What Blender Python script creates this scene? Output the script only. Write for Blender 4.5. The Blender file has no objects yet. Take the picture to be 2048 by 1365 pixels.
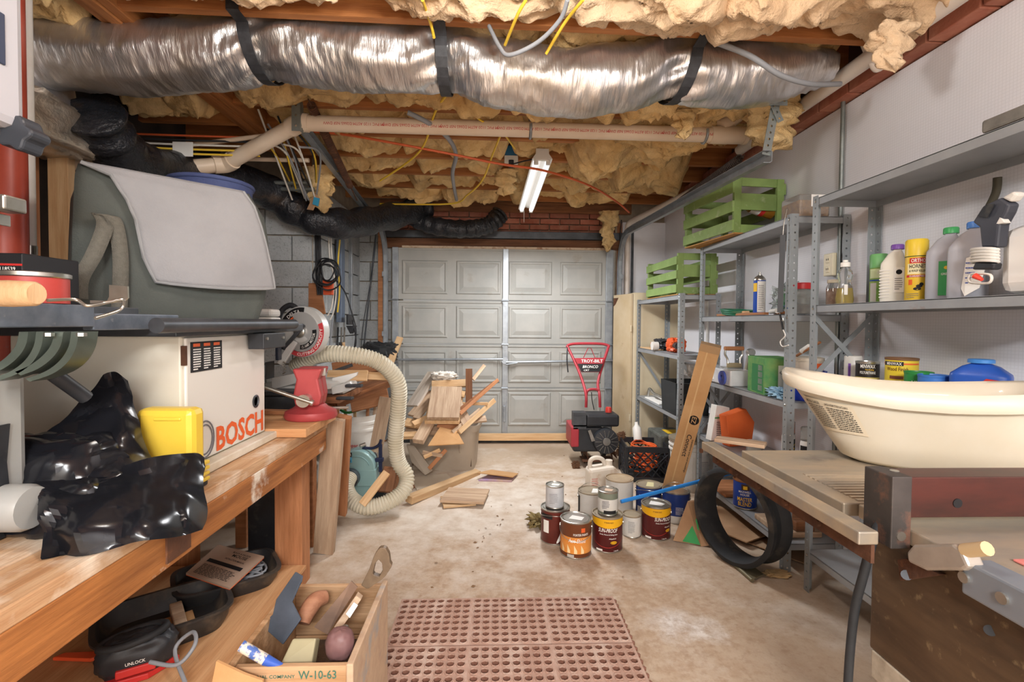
import bpy, bmesh, math, random
from math import sin, cos, pi, radians, sqrt, atan2
from mathutils import Vector as V, Matrix, noise
random.seed(7)
sc = bpy.context.scene
COL = sc.collection
# ---------------------------------------------------------------- camera
F = 967.0; CAMZ = 1.25; YAW = 2.1; PITCH = 1.5; ROLL = 0.45; SHY = -0.0060
cd = bpy.data.cameras.new('camera'); cam = bpy.data.objects.new('camera', cd); COL.objects.link(cam)
cd.sensor_width = 36; cd.lens = F / 2048 * 36; cd.shift_y = SHY; cd.clip_start = 0.05
RM = Matrix.Rotation(radians(-YAW), 3, 'Z') @ Matrix.Rotation(radians(90 - PITCH), 3, 'X') @ Matrix.Rotation(radians(ROLL), 3, 'Z')
cam.matrix_world = Matrix.Translation((0, 0, CAMZ)) @ RM.to_4x4()
sc.camera = cam
# ---------------------------------------------------------------- light
sc.view_settings.view_transform = 'Standard'; sc.view_settings.look = 'None'
sc.view_settings.gamma = 1; sc.view_settings.use_curve_mapping = False
sc.view_settings.exposure = 0.58
w = bpy.data.worlds.new('world'); sc.world = w; w.use_nodes = True
w.node_tree.nodes['Background'].inputs[0].default_value = (1, .96, .9, 1)
w.node_tree.nodes['Background'].inputs[1].default_value = 0.25
def lamp(name, kind, loc, power, color=(1, .965, .92), size=.1, size_y=None, rot=(0, 0, 0)):
    l = bpy.data.lights.new(name, kind); l.energy = power; l.color = color
    if kind == 'AREA':
        l.shape = 'RECTANGLE'; l.size = size; l.size_y = size_y or size
    else:
        l.shadow_soft_size = size
    o = bpy.data.objects.new(name, l); o.location = loc; o.rotation_euler = rot; COL.objects.link(o)
    return o
lamp('light_bulb_glow', 'POINT', (0.05, 1.15, 2.24), 19, size=.1)
lamp('rear_fill_point', 'POINT', (.15, -1.2, 2.2), 80, (1, .98, .96), size=.25)  # unseen point lamp added behind the camera as soft fill
lamp('rear_fill_area', 'AREA', (.2, -2.1, 2.3), 150, (.97, .985, 1), 1.6, .6)  # broad fill light added behind the camera, no tube fixture stands there
lamp('shop_light_glow', 'AREA', (.32, 3.85, 1.985), 26, (.97, .98, 1), .14, .95)
# ---------------------------------------------------------------- pixel helpers (2048 x 1365 frame)
def ray(px, py):
    return RM @ V(((px - 1024) / F, (682.5 - py) / F + SHY * 2048 / F, -1))
def PZ(px, py, z=0.0):
    d = ray(px, py); return V((0, 0, CAMZ)) + d * ((z - CAMZ) / d.z)
def PX(px, py, x):
    d = ray(px, py); return V((0, 0, CAMZ)) + d * (x / d.x)
def PY(px, py, y):
    d = ray(px, py); return V((0, 0, CAMZ)) + d * (y / d.y)
# ---------------------------------------------------------------- materials
MATS = {}
def lin(c):
    if isinstance(c, str):
        c = [int(c[i:i + 2], 16) / 255 for i in (0, 2, 4)]
    return tuple((x / 12.92 if x <= .04045 else ((x + .055) / 1.055) ** 2.4) for x in c) + (1,)
def M(name, c, r=.6, m=0.0, c2=None, s=6.0, st=(1, 1, 1), lo=.35, hi=.7, c3=None, s3=20, lo3=.6, hi3=.75, bump=0, bs=None, bst=None, trans=0, alpha=1, vary=0, emit=0, coat=0, det=6, ior=1.45, r2=None):
    if name in MATS: return MATS[name]
    mt = bpy.data.materials.new(name); mt.use_nodes = True; nt = mt.node_tree; N = nt.nodes; L = nt.links
    b = N['Principled BSDF']
    b.inputs['Base Color'].default_value = lin(c); b.inputs['Roughness'].default_value = r; b.inputs['Metallic'].default_value = m
    b.inputs['IOR'].default_value = ior
    if trans: b.inputs['Transmission Weight'].default_value = trans
    if alpha < 1: b.inputs['Alpha'].default_value = alpha
    if coat: b.inputs['Coat Weight'].default_value = coat
    if emit:
        b.inputs['Emission Color'].default_value = lin(c); b.inputs['Emission Strength'].default_value = emit
    tc = N.new('ShaderNodeTexCoord')
    def nz(scale, stretch, detail=6):
        mp = N.new('ShaderNodeMapping'); L.new(tc.outputs['Object'], mp.inputs[0])
        mp.inputs['Scale'].default_value = stretch
        if vary:
            oi = N.new('ShaderNodeObjectInfo'); ml = N.new('ShaderNodeMath'); ml.operation = 'MULTIPLY'; ml.inputs[1].default_value = 37
            L.new(oi.outputs['Random'], ml.inputs[0]); cb = N.new('ShaderNodeCombineXYZ')
            L.new(ml.outputs[0], cb.inputs[0]); L.new(ml.outputs[0], cb.inputs[1]); L.new(cb.outputs[0], mp.inputs['Location'])
        t = N.new('ShaderNodeTexNoise'); t.inputs['Scale'].default_value = scale; t.inputs['Detail'].default_value = detail
        t.inputs['Roughness'].default_value = .6
        L.new(mp.outputs[0], t.inputs['Vector']); return t
    cur = None
    def rampmix(a, colb, tex, l, h):
        mr = N.new('ShaderNodeMapRange'); mr.inputs[1].default_value = l; mr.inputs[2].default_value = h
        L.new(tex.outputs[0], mr.inputs[0])
        mx = N.new('ShaderNodeMix'); mx.data_type = 'RGBA'; L.new(mr.outputs[0], mx.inputs[0])
        if a is None: mx.inputs[6].default_value = lin(c)
        else: L.new(a, mx.inputs[6])
        mx.inputs[7].default_value = lin(colb); return mx.outputs[2], mr
    if c2:
        cur, mr = rampmix(cur, c2, nz(s, st, det), lo, hi)
        if r2 is not None:
            rr = N.new('ShaderNodeMapRange'); rr.inputs[3].default_value = r; rr.inputs[4].default_value = r2
            L.new(mr.outputs[0], rr.inputs[0]); L.new(rr.outputs[0], b.inputs['Roughness'])
    if c3: cur, _ = rampmix(cur, c3, nz(s3, (1, 1, 1)), lo3, hi3)
    if vary:
        oi = N.new('ShaderNodeObjectInfo'); mr = N.new('ShaderNodeMapRange'); mr.inputs[3].default_value = 1 - vary; mr.inputs[4].default_value = 1 + vary
        L.new(oi.outputs['Random'], mr.inputs[0]); hs = N.new('ShaderNodeHueSaturation'); L.new(mr.outputs[0], hs.inputs['Value'])
        if cur is None: hs.inputs['Color'].default_value = lin(c)
        else: L.new(cur, hs.inputs['Color'])
        cur = hs.outputs[0]
    if cur is not None: L.new(cur, b.inputs['Base Color'])
    if bump:
        t = nz(bs or s * 3, bst or st, 4); bp = N.new('ShaderNodeBump'); bp.inputs['Strength'].default_value = min(1, bump)
        bp.inputs['Distance'].default_value = .01 * max(1, bump)
        L.new(t.outputs[0], bp.inputs['Height']); L.new(bp.outputs[0], b.inputs['Normal'])
    MATS[name] = mt; return mt
def wood(name, c, c2, vary=.15, s=5, r=.7, c3=None):
    return M(name, c, r, c2=c2, s=s, st=(.6, 7, 7), lo=.35, hi=.68, vary=vary, bump=.25, bs=14, c3=c3, s3=5, lo3=.55, hi3=.8)
W_PINE = wood('pine wood', 'DDBB90', 'C69C6E', .16)
W_OLD = wood('weathered wood', 'C4AA8E', '9E8066', .18)
W_RED = wood('reddish lumber', 'BD8258', '9A643E', .16)
W_DARK = wood('dark stained wood', '8A5A38', '5F3A22', .15)
W_JOIST = wood('joist lumber', 'B87A45', '8C5429', .12, s=4)
W_BENCH = M('workbench wood', 'CDA983', .7, c2='AE8159', s=4, st=(.5, 7, 7), lo=.35, hi=.66, vary=.1, bump=.3, bs=16, c3='E4D6C2', s3=4, lo3=.5, hi3=.66)
W_FRONT = M('bench front board', 'B5763F', .65, c2='7E4A24', s=5, st=(.5, 6, 6), lo=.38, hi=.7, bump=.3, bs=16, c3='E6DCCB', s3=3.4, lo3=.60, hi3=.67)
W_PLY = wood('plywood', 'D2A274', 'B98252', .08, s=3)
CARD = M('corrugated cardboard', 'C49A6B', .85, c2='B58757', s=5, vary=.08, bump=.15, bs=30)
KRAFT = M('kraft paper', 'B99572', .85, c2='A98260', s=6, bump=.3, bs=12)
STEEL = M('galvanised steel', '9DA3A0', .42, .75, c2='7F8684', s=9, c3='8a6a52', s3=7, lo3=.68, hi3=.85, r2=.6)
SHELFM = M('grey shelf enamel', 'A2A6A9', .45, .2, c2='92969A', s=5, c3='8C6A50', s3=9, lo3=.66, hi3=.82)
POSTM = M('grey post enamel', '9AA0A3', .5, .2, c2='8a9093', s=6, c3='8C5A3C', s3=7, lo3=.66, hi3=.8)
DKSTEEL = M('dark grey steel', '5B5E63', .45, .6, c2='43464A', s=8)
CHROME = M('bright steel', 'C9C8C2', .28, .9, c2='A9A59B', s=14)
RUST = M('rusty steel', '6E4A36', .8, .3, c2='4A3328', s=12, c3='A0683F', bump=.3)
BLACKP = M('black plastic', '24262A', .45, c2='34363a', s=9, c3='57534c', s3=14, lo3=.6, hi3=.8)
BLACKM = M('black rubber', '2E3033', .65, c2='1d1f21', s=7, c3='6d6459', s3=6, lo3=.55, hi3=.8)
WHITEP = M('white plastic', 'E4E2DC', .4, c2='D3CFC6', s=5)
WHITEM = M('white metal', 'E7E4DC', .35, .1)
PRINT_K = M('black print', '1A1A1C', .6)
PRINT_W = M('white print', 'F2F0EA', .6)
PRINT_R = M('red print', 'C8302C', .55)
PRINT_Y = M('yellow print', 'F2C42E', .55)
PRINT_G = M('grey print', '77757A', .7)
PRINT_B = M('blue print', '2E55B0', .55)
PRINT_O = M('orange print', 'E4622C', .55)
# ---------------------------------------------------------------- mesh builder
def tag(o, label=None, cat=None, group=None, kind=None):
    if label: o['label'] = label
    if cat: o['category'] = cat
    if group: o['group'] = group
    if kind: o['kind'] = kind
    return o
def thing(name, label, cat, loc=(0, 0, 0), rz=0, group=None):
    o = bpy.data.objects.new(name, None); o.empty_display_size = .05; COL.objects.link(o)
    o.location = loc; o.rotation_euler = (0, 0, rz)
    return tag(o, label, cat, group)
def basis(d, up=V((0, 0, 1))):
    d = V(d).normalized(); up = V(up)
    s = d.cross(up)
    if s.length < 1e-4: s = d.cross(V((1, 0, 0)))
    s.normalize(); return d, s, s.cross(d)
class MB:
    def __init__(self): self.v = []; self.f = []
    def add(self, vs, fs, m=None):
        n = len(self.v)
        self.v += [tuple(m @ V(p)) if m else tuple(p) for p in vs]
        self.f += [tuple(i + n for i in f) for f in fs]; return self
    def box(self, lo, hi, m=None):
        x0, y0, z0 = lo; x1, y1, z1 = hi
        return self.add([(x0, y0, z0), (x1, y0, z0), (x1, y1, z0), (x0, y1, z0), (x0, y0, z1), (x1, y0, z1), (x1, y1, z1), (x0, y1, z1)],
                        [(0, 3, 2, 1), (4, 5, 6, 7), (0, 1, 5, 4), (1, 2, 6, 5), (2, 3, 7, 6), (3, 0, 4, 7)], m)
    def cbox(self, c, s, m=None):
        return self.box([c[i] - s[i] / 2 for i in range(3)], [c[i] + s[i] / 2 for i in range(3)], m)
    def cyl(self, p0, p1, r0, r1=None, n=16, caps=True):
        r1 = r0 if r1 is None else r1
        p0 = V(p0); p1 = V(p1); d, s, u = basis(p1 - p0)
        vs = []
        for p, r in ((p0, r0), (p1, r1)):
            for i in range(n):
                a = 2 * pi * i / n; vs.append(p + s * (cos(a) * r) + u * (sin(a) * r))
        fs = [(i, (i + 1) % n, n + (i + 1) % n, n + i) for i in range(n)]
        if caps: fs += [tuple(range(n - 1, -1, -1)), tuple(range(n, 2 * n))]
        return self.add(vs, fs)
    def lathe(self, prof, n=24, m=None, sx=1, sy=1):
        vs = []; fs = []
        for r, z in prof:
            for i in range(n):
                a = 2 * pi * i / n; vs.append((sin(a) * r * sx, -cos(a) * r * sy, z))
        k = len(prof)
        for j in range(k - 1):
            for i in range(n):
                fs.append((j * n + i, j * n + (i + 1) % n, (j + 1) * n + (i + 1) % n, (j + 1) * n + i))
        if prof[0] == prof[-1]: return self.add(vs, fs, m)
        if prof[0][0] > 1e-5: fs.append(tuple(range(n - 1, -1, -1)))
        if prof[-1][0] > 1e-5: fs.append(tuple(range((k - 1) * n, k * n)))
        return self.add(vs, fs, m)
    def tube(self, pts, r, n=8, caps=True, closed=False):
        pts = [V(p) for p in pts]; k = len(pts); vs = []; fs = []; ps = None
        for j, p in enumerate(pts):
            if closed: t = pts[(j + 1) % k] - pts[j - 1]
            else: t = pts[min(j + 1, k - 1)] - pts[max(j - 1, 0)]
            if t.length < 1e-7: t = V((0, 0, 1))
            t.normalize()
            if ps is None: _, s, u = basis(t)
            else:
                s = ps - t * ps.dot(t)
                s = s.normalized() if s.length > 1e-5 else basis(t)[1]
                u = s.cross(t)
            ps = s; rr = r(j / (k - 1)) if callable(r) else r
            for i in range(n):
                a = 2 * pi * i / n; vs.append(p + s * (cos(a) * rr) + u * (sin(a) * rr))
        for j in range(k if closed else k - 1):
            for i in range(n):
                a, b_ = j * n, ((j + 1) % k) * n
                fs.append((a + i, a + (i + 1) % n, b_ + (i + 1) % n, b_ + i))
        if caps and not closed: fs += [tuple(range(n - 1, -1, -1)), tuple(range((k - 1) * n, k * n))]
        return self.add(vs, fs)
    def prism(self, poly, d, m=None):
        """polygon of 3D points (planar) swept by vector d"""
        n = len(poly); d = V(d); vs = [V(p) for p in poly] + [V(p) + d for p in poly]
        fs = [tuple(range(n - 1, -1, -1)), tuple(range(n, 2 * n))] + [(i, (i + 1) % n, n + (i + 1) % n, n + i) for i in range(n)]
        return self.add(vs, fs, m)
    def grid(self, fn, nu, nv, m=None, wrapu=False):
        vs = [fn(i / nu, j / nv) for j in range(nv + 1) for i in range(nu + (0 if wrapu else 1))]
        k = nu if wrapu else nu + 1
        fs = [(j * k + i, j * k + (i + 1) % k, (j + 1) * k + (i + 1) % k, (j + 1) * k + i) for j in range(nv) for i in range(nu)]
        return self.add(vs, fs, m)
    def mesh(self, name, fix=True):
        me = bpy.data.meshes.new(name); me.from_pydata(self.v, [], self.f)
        if fix:
            bm = bmesh.new(); bm.from_mesh(me); bmesh.ops.recalc_face_normals(bm, faces=bm.faces); bm.to_mesh(me); bm.free()
        me.update(); return me
    def build(self, name, mat, parent=None, label=None, cat=None, group=None, kind=None, bev=0, smooth=0, loc=None, rz=0, mw=None, solid=0, sub=0):
        o = bpy.data.objects.new(name, self.mesh(name)); COL.objects.link(o)
        if mat: o.data.materials.append(mat)
        fin(o, bev, smooth, solid, sub)
        if parent: o.parent = parent
        if mw is not None: o.matrix_local = mw
        else:
            if loc is not None: o.location = loc
            if rz: o.rotation_euler = (0, 0, rz)
        return tag(o, label, cat, group, kind)
def fin(o, bev=0, smooth=0, solid=0, sub=0):
    if smooth:
        for p in o.data.polygons: p.use_smooth = True
        if smooth < 90 and hasattr(o.data, 'set_sharp_from_angle'): o.data.set_sharp_from_angle(angle=radians(smooth))
    if solid:
        s = o.modifiers.new('solid', 'SOLIDIFY'); s.thickness = solid; s.offset = 0
    if sub:
        s = o.modifiers.new('sub', 'SUBSURF'); s.levels = sub; s.render_levels = sub
    if bev:
        b = o.modifiers.new('bevel', 'BEVEL'); b.width = bev; b.segments = 2; b.limit_method = 'ANGLE'; b.angle_limit = radians(40)
def inst(src, parent=None, mw=None, loc=None, rz=None, label=None, cat=None, group=None, name=None):
    o = src.copy(); COL.objects.link(o)
    if name: o.name = name
    o.parent = parent
    if mw is not None: o.matrix_local = mw
    if loc is not None: o.location = loc
    if rz is not None: o.rotation_euler = (0, 0, rz)
    return tag(o, label, cat, group)
def copytree(root, loc, rz, label=None, group=None):
    r = inst(root, None, loc=loc, rz=rz, label=label, group=group)
    for ch in list(root.children):
        c = inst(ch, r)
        for g in list(ch.children): inst(g, c)
    return r
def spline(pts, n=8):
    pts = [V(p) for p in pts]; out = []
    for i in range(len(pts) - 1):
        a = pts[max(i - 1, 0)]; b = pts[i]; c = pts[i + 1]; d = pts[min(i + 2, len(pts) - 1)]
        for k in range(n):
            t = k / n
            out.append(.5 * ((2 * b) + (c - a) * t + (2 * a - 5 * b + 4 * c - d) * t * t + (3 * b - a - 3 * c + d) * t ** 3))
    out.append(pts[-1]); return out
def frame(o, x, z):
    """matrix with local x along x, local z near z"""
    x = V(x).normalized(); y = V(z).cross(x).normalized(); z = x.cross(y)
    return Matrix(((x[0], y[0], z[0], o[0]), (x[1], y[1], z[1], o[1]), (x[2], y[2], z[2], o[2]), (0, 0, 0, 1)))
def plank(p0, p1, w, t, mat, label=None, cat='board', up=(0, 0, 1), name='wood_board', group=None, parent=None, bev=.002):
    p0 = V(p0); p1 = V(p1); L = (p1 - p0).length
    return MB().cbox((0, 0, 0), (L, w, t)).build(name, mat, parent, label, cat if label else None, group, bev=bev, mw=frame((p0 + p1) / 2, p1 - p0, up))
def cable(pts, r, mat, label=None, cat='cable', name='electrical_cable', parent=None, n=8, k=6, group=None):
    return MB().tube(spline(pts, k), r, n).build(name, mat, parent, label, cat if label else None, group, smooth=60)
# ---------------------------------------------------------------- lettering
TXT = {}
def glyphs(s, size, bold=0, align='CENTER'):
    key = (s, bold, align)
    if key not in TXT:
        c = bpy.data.curves.new('t', 'FONT'); c.body = s; c.align_x = align; c.align_y = 'CENTER'; c.resolution_u = 2; c.offset = bold
        o = bpy.data.objects.new('t', c); me = bpy.data.meshes.new_from_object(o)
        TXT[key] = ([tuple(v.co) for v in me.vertices], [tuple(p.vertices) for p in me.polygons])
        bpy.data.objects.remove(o); bpy.data.curves.remove(c); bpy.data.meshes.remove(me)
    vs, fs = TXT[key]
    return [(x * size, y * size) for x, y, z in vs], fs
def text(s, size, mat, parent, o, ux=(1, 0, 0), uy=(0, 0, 1), bold=.008, align='CENTER', sx=1, rot=0, name='lettering'):
    """flat lettering in the parent's local space"""
    vs, fs = glyphs(s, size, bold, align); o = V(o); ux = V(ux).normalized(); uy = V(uy).normalized()
    ca, sa = cos(rot), sin(rot)
    me = MB().add([o + ux * ((x * ca - y * sa) * sx) + uy * (x * sa + y * ca) for x, y in vs], fs).build(name, mat, parent)
    return me
def ctext(s, size, mat, parent, R, z, a0=0, bold=.008, sx=1, rot=0, name='lettering', rz=None):
    vs, fs = glyphs(s, size, bold); ca, sa = cos(rot), sin(rot); pts = []
    for x, y in vs:
        X = (x * ca - y * sa) * sx; Y = x * sa + y * ca; a = a0 + X / R; pts.append((R * sin(a), -R * cos(a), z + Y))
    return MB().add(pts, fs).build(name, mat, parent)
def ftext(s, w, h, mat, parent, o, ux=(1, 0, 0), uy=(0, 0, 1), bold=.012, name='lettering', shear=0):
    """lettering stretched to a width and height, centred on o"""
    vs, fs = glyphs(s, 1, bold); x0 = min(p[0] for p in vs); x1 = max(p[0] for p in vs); y0 = min(p[1] for p in vs); y1 = max(p[1] for p in vs)
    o = V(o); ux = V(ux).normalized(); uy = V(uy).normalized(); pts = []
    for x, y in vs:
        b = (y - (y0 + y1) / 2) / (y1 - y0) * h; a = (x - (x0 + x1) / 2) / (x1 - x0) * w + shear * b; pts.append(o + ux * a + uy * b)
    return MB().add(pts, fs).build(name, mat, parent)
def cftext(s, w, h, mat, parent, R, z, a0=0, bold=.012, shear=0, name='lettering'):
    vs, fs = glyphs(s, 1, bold); x0 = min(p[0] for p in vs); x1 = max(p[0] for p in vs); y0 = min(p[1] for p in vs); y1 = max(p[1] for p in vs); pts = []
    for x, y in vs:
        b = (y - (y0 + y1) / 2) / (y1 - y0) * h; a = a0 + ((x - (x0 + x1) / 2) / (x1 - x0) * w + shear * b) / R
        pts.append((R * sin(a), -R * cos(a), z + b))
    return MB().add(pts, fs).build(name, mat, parent)
def arctext(s, w, h, mat, parent, m, R, am, name='lettering', flip=False):
    """lettering along an arc in the local xz plane of matrix m; am = mid angle from +x"""
    vs, fs = glyphs(s, 1, .012); x0 = min(p[0] for p in vs); x1 = max(p[0] for p in vs); y0 = min(p[1] for p in vs); y1 = max(p[1] for p in vs); pts = []
    for x, y in vs:
        b = ((y - y0) / (y1 - y0) - .5) * h; a = (x - (x0 + x1) / 2) / (x1 - x0) * w / R
        r, t = (R - b, am + a) if flip else (R + b, am - a)
        pts.append(m @ V((r * cos(t), 0, r * sin(t))))
    return MB().add(pts, fs).build(name, mat, parent)
def cpatch(mat, parent, R, a0, a1, z0, z1, name='label', n=None, shape=None):
    """curved label patch on a cylinder of radius R"""
    n = n or max(2, int(abs(a1 - a0) / .15))
    def fn(u, v):
        a = a0 + (a1 - a0) * u
        zl, zh = (z0, z1) if shape is None else shape(u)
        return (R * sin(a), -R * cos(a), zl + (zh - zl) * v)
    return MB().grid(fn, n, 1).build(name, mat, parent, smooth=30)
def lines(parent, mat, o, ux, uy, w, h, n, name='fine_print', seed=1, th=.5, last=.6):
    """rows of small print as thin bars"""
    rnd = random.Random(seed); mb = MB(); o = V(o); ux = V(ux).normalized(); uy = V(uy).normalized()
    for i in range(n):
        y = h * (1 - (i + .5) / n); x = 0; e = w * (last if i == n - 1 else rnd.uniform(.88, 1))
        while x < e:
            l = min(rnd.uniform(.05, .14) * w, e - x); hh = h / n * th / 2
            mb.add([o + ux * x + uy * (y - hh), o + ux * (x + l) + uy * (y - hh), o + ux * (x + l) + uy * (y + hh), o + ux * x + uy * (y + hh)], [(0, 1, 2, 3)])
            x += l + .02 * w
    return mb.build(name, mat, parent)
# ================================================================ THE SETTING
XR, XL, YD, YJ = 1.79, -2.15, 5.0, 3.9
CONC = M('concrete floor', 'C9B7A2', .75, c2='B79F86', s=1.6, lo=.3, hi=.75, c3='DAD0C4', s3=2.3, lo3=.52, hi3=.75, bump=.2, bs=25)
def stain(mat, spots):
    nt = mat.node_tree; N = nt.nodes; L = nt.links; b = N['Principled BSDF']; cur = b.inputs['Base Color'].links[0].from_socket
    tc = N.new('ShaderNodeTexCoord')
    for (x, y, rx, ry, col, ns, thr) in spots:
        mp = N.new('ShaderNodeMapping'); L.new(tc.outputs['Object'], mp.inputs[0]); mp.inputs['Location'].default_value = (-x / rx, -y / ry, 0); mp.inputs['Scale'].default_value = (1 / rx, 1 / ry, 1)
        ln = N.new('ShaderNodeVectorMath'); ln.operation = 'LENGTH'; L.new(mp.outputs[0], ln.inputs[0])
        tx = N.new('ShaderNodeTexNoise'); tx.inputs['Scale'].default_value = ns; tx.inputs['Detail'].default_value = 8; tx.inputs['Roughness'].default_value = .7; L.new(tc.outputs['Object'], tx.inputs['Vector'])
        a = N.new('ShaderNodeMath'); a.operation = 'MULTIPLY_ADD'; L.new(tx.outputs[0], a.inputs[0]); a.inputs[1].default_value = 2.2; L.new(ln.outputs['Value'], a.inputs[2])
        mr = N.new('ShaderNodeMapRange'); mr.inputs[1].default_value = thr + .35; mr.inputs[2].default_value = thr - .45; L.new(a.outputs[0], mr.inputs[0])
        mx = N.new('ShaderNodeMix'); mx.data_type = 'RGBA'; L.new(mr.outputs[0], mx.inputs[0]); L.new(cur, mx.inputs[6]); mx.inputs[7].default_value = lin(col); cur = mx.outputs[2]
    L.new(cur, b.inputs['Base Color'])
s1 = PZ(1375, 1255); s2 = PZ(1335, 1235); s3 = PZ(985, 1060); s4 = PZ(1110, 905); s5 = PZ(830, 1035); s6 = PZ(1290, 1330)
stain(CONC, [(s1.x, s1.y, .17, .12, 'EDEBE8', 9, 1.75), (s2.x, s2.y, .14, .10, 'EFEDEA', 14, 1.6), (s3.x, s3.y, .09, .45, '84735F', 9, 1.5),
             (s4.x, s4.y, .5, .35, 'A8937C', 3, 1.75), (.2, 2.6, 2.2, 2.6, 'AE9378', 11, 1.45), (.3, 2.2, 2.4, 2.4, '9A7C60', 28, 1.12), (0, 3.2, 2.4, 2, 'DDD3C6', 5, 1.35), (s5.x, s5.y, .2, .12, 'DED5C8', 8, 1.6)])
MB().box((XL - .1, -2.9, -.12), (XR + .1, 5.4, 0)).build('floor', CONC, kind='structure')
BLOCKM = M('cinder block', 'BCC1C3', .9, c2='ABAFB0', s=7, c3='7F8283', s3=60, lo3=.55, hi3=.75, vary=.06, bump=.5, bs=90)
MORTAR = M('mortar', 'A89A86', .95, c2='8C8072', s=12)
DKWALL = M('dark wall board', '4B3D33', .9, c2='2E2825', s=4)
BRICKM = M('red brick', 'B97C66', .85, c2='A05A46', s=9, c3='C9A08C', s3=12, lo3=.6, hi3=.85, vary=.18, bump=.3, bs=40)
block0 = None
def blocks(parent, origin, ux, n_out, x0, x1, ztop, rows, step, joints, name='cinder_block', mat=None, h=.193, gap=.01, dep=.05):
    """courses of blocks as children of a wall: x along ux measured from origin"""
    for k in range(rows):
        z1 = ztop - k * step; js = sorted(j for j in joints[k % len(joints)] if x0 < j < x1)
        e = [x0] + js + [x1]
        for a, b in zip(e[:-1], e[1:]):
            if b - a < .03: continue
            L = b - a - gap; key = (name, round(L, 3), h, dep)
            if key not in BK:
                o = MB().cbox((0, 0, 0), (L, dep, h)).build(name, mat or BLOCKM, bev=.004); BK[key] = o
            else: o = inst(BK[key])
            o.parent = parent
            o.matrix_local = frame(V(origin) + V(ux) * ((a + b) / 2) + V(n_out) * (dep * .5 - .02) + V((0, 0, z1 - h / 2)), ux, (0, 0, 1))
BK = {}
wl = MB().box((XL - .1, YJ, 0), (-1.44, YJ + .2, 2.69)).build('wall_left_return', MORTAR, kind='structure')
blocks(wl, (0, YJ, 0), (1, 0, 0), (0, -1, 0), XL, -1.44, 2.32, 11, .203, [(-1.593, -1.993), (-1.80,)])
wr_ = MB().box((-1.64, YJ + .2, 0), (-1.44, 5.35, 2.69)).build('wall_recess_side', MORTAR, kind='structure')
blocks(wr_, (-1.44, 0, 0), (0, 1, 0), (1, 0, 0), YJ, 5.14, 2.32, 11, .203, [(4.1, 4.5, 4.9), (4.3, 4.7)])
wf = MB().box((-1.44, 5.15, 0), (-1.0, 5.35, 2.69)).box((1.26, 5.05, 0), (XR, 5.25, 2.7)).box((-1.05, 5.12, 2.1), (1.3, 5.3, 2.7)).build('wall_front', MORTAR, kind='structure')
blocks(wf, (0, 5.15, 0), (1, 0, 0), (0, -1, 0), -1.44, -1.08, 2.27, 11, .203, [(-1.3,), (-1.16,)])
blocks(wf, (0, 5.12, 0), (1, 0, 0), (0, -1, 0), -1.02, 1.30, 2.46, 5, .062, [[-1 + .21 * i for i in range(12)], [-.9 + .21 * i for i in range(12)]], 'brick', BRICKM, h=.052, dep=.06)
MB().box((XL - .12, -2.9, 0), (XL, YJ, 2.7)).build('wall_left', DKWALL, kind='structure')
MB().box((XL - .12, -3.0, 0), (XR + .1, -2.9, 2.7)).build('wall_back', M('plain wall', 'CFC8BE', .8), kind='structure')
# right wall with scrim sheet
SHEET = M('scrim sheet', 'EDEDF2', .5, c2='E4E4E9', s=2, bump=.15, bs=3)
def gridmat(mat, sp, col):
    nt = mat.node_tree; N = nt.nodes; L = nt.links; b = N['Principled BSDF']; cur = b.inputs['Base Color'].links[0].from_socket
    tc = N.new('ShaderNodeTexCoord'); sp_ = N.new('ShaderNodeSeparateXYZ'); L.new(tc.outputs['Object'], sp_.inputs[0]); mxs = []
    for ax in (1, 2):
        a = N.new('ShaderNodeMath'); a.operation = 'MULTIPLY'; a.inputs[1].default_value = 1 / sp; L.new(sp_.outputs[ax], a.inputs[0])
        f = N.new('ShaderNodeMath'); f.operation = 'FRACT'; L.new(a.outputs[0], f.inputs[0])
        g = N.new('ShaderNodeMath'); g.operation = 'LESS_THAN'; g.inputs[1].default_value = .16; L.new(f.outputs[0], g.inputs[0]); mxs.append(g)
    m = N.new('ShaderNodeMath'); m.operation = 'MAXIMUM'; L.new(mxs[0].outputs[0], m.inputs[0]); L.new(mxs[1].outputs[0], m.inputs[1])
    m2 = N.new('ShaderNodeMath'); m2.operation = 'MULTIPLY'; m2.inputs[1].default_value = .32; L.new(m.outputs[0], m2.inputs[0])
    mx = N.new('ShaderNodeMix'); mx.data_type = 'RGBA'; L.new(m2.outputs[0], mx.inputs[0]); L.new(cur, mx.inputs[6]); mx.inputs[7].default_value = lin(col)
    L.new(mx.outputs[2], b.inputs['Base Color'])
gridmat(SHEET, .012, 'CACACE')
wR = MB().box((XR, -2.9, 0), (XR + .15, 5.3, 2.7)).build('wall_right', M('dark masonry', '6B4A3E', .9, c2='4E362E', s=8), kind='structure')
MB().grid(lambda u, v: (XR - .012 - .006 * noise.noise((u * 9, v * 3, 3)), -2.8 + 7.9 * u, .01 + 2.36 * v), 80, 10).build('scrim_sheet', SHEET, wR, smooth=60)
blocks(wR, (XR - .02, 0, 0), (0, 1, 0), (-1, 0, 0), .6, 5.1, 2.437, 1, .07, [[.6 + .215 * i for i in range(22)]], 'brick', BRICKM, h=.06, dep=.08)
blocks(wR, (XR + .015, 0, 0), (0, 1, 0), (-1, 0, 0), .6, 5.1, 2.51, 1, .07, [[.7 + .215 * i for i in range(22)]], 'brick', BRICKM, h=.06, dep=.08)
MB().cyl((XR - .025, 3.95, .05), (XR - .025, 3.95, 2.2), .01, n=8).build('sheet_batten', WHITEP, wR, smooth=40)
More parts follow.
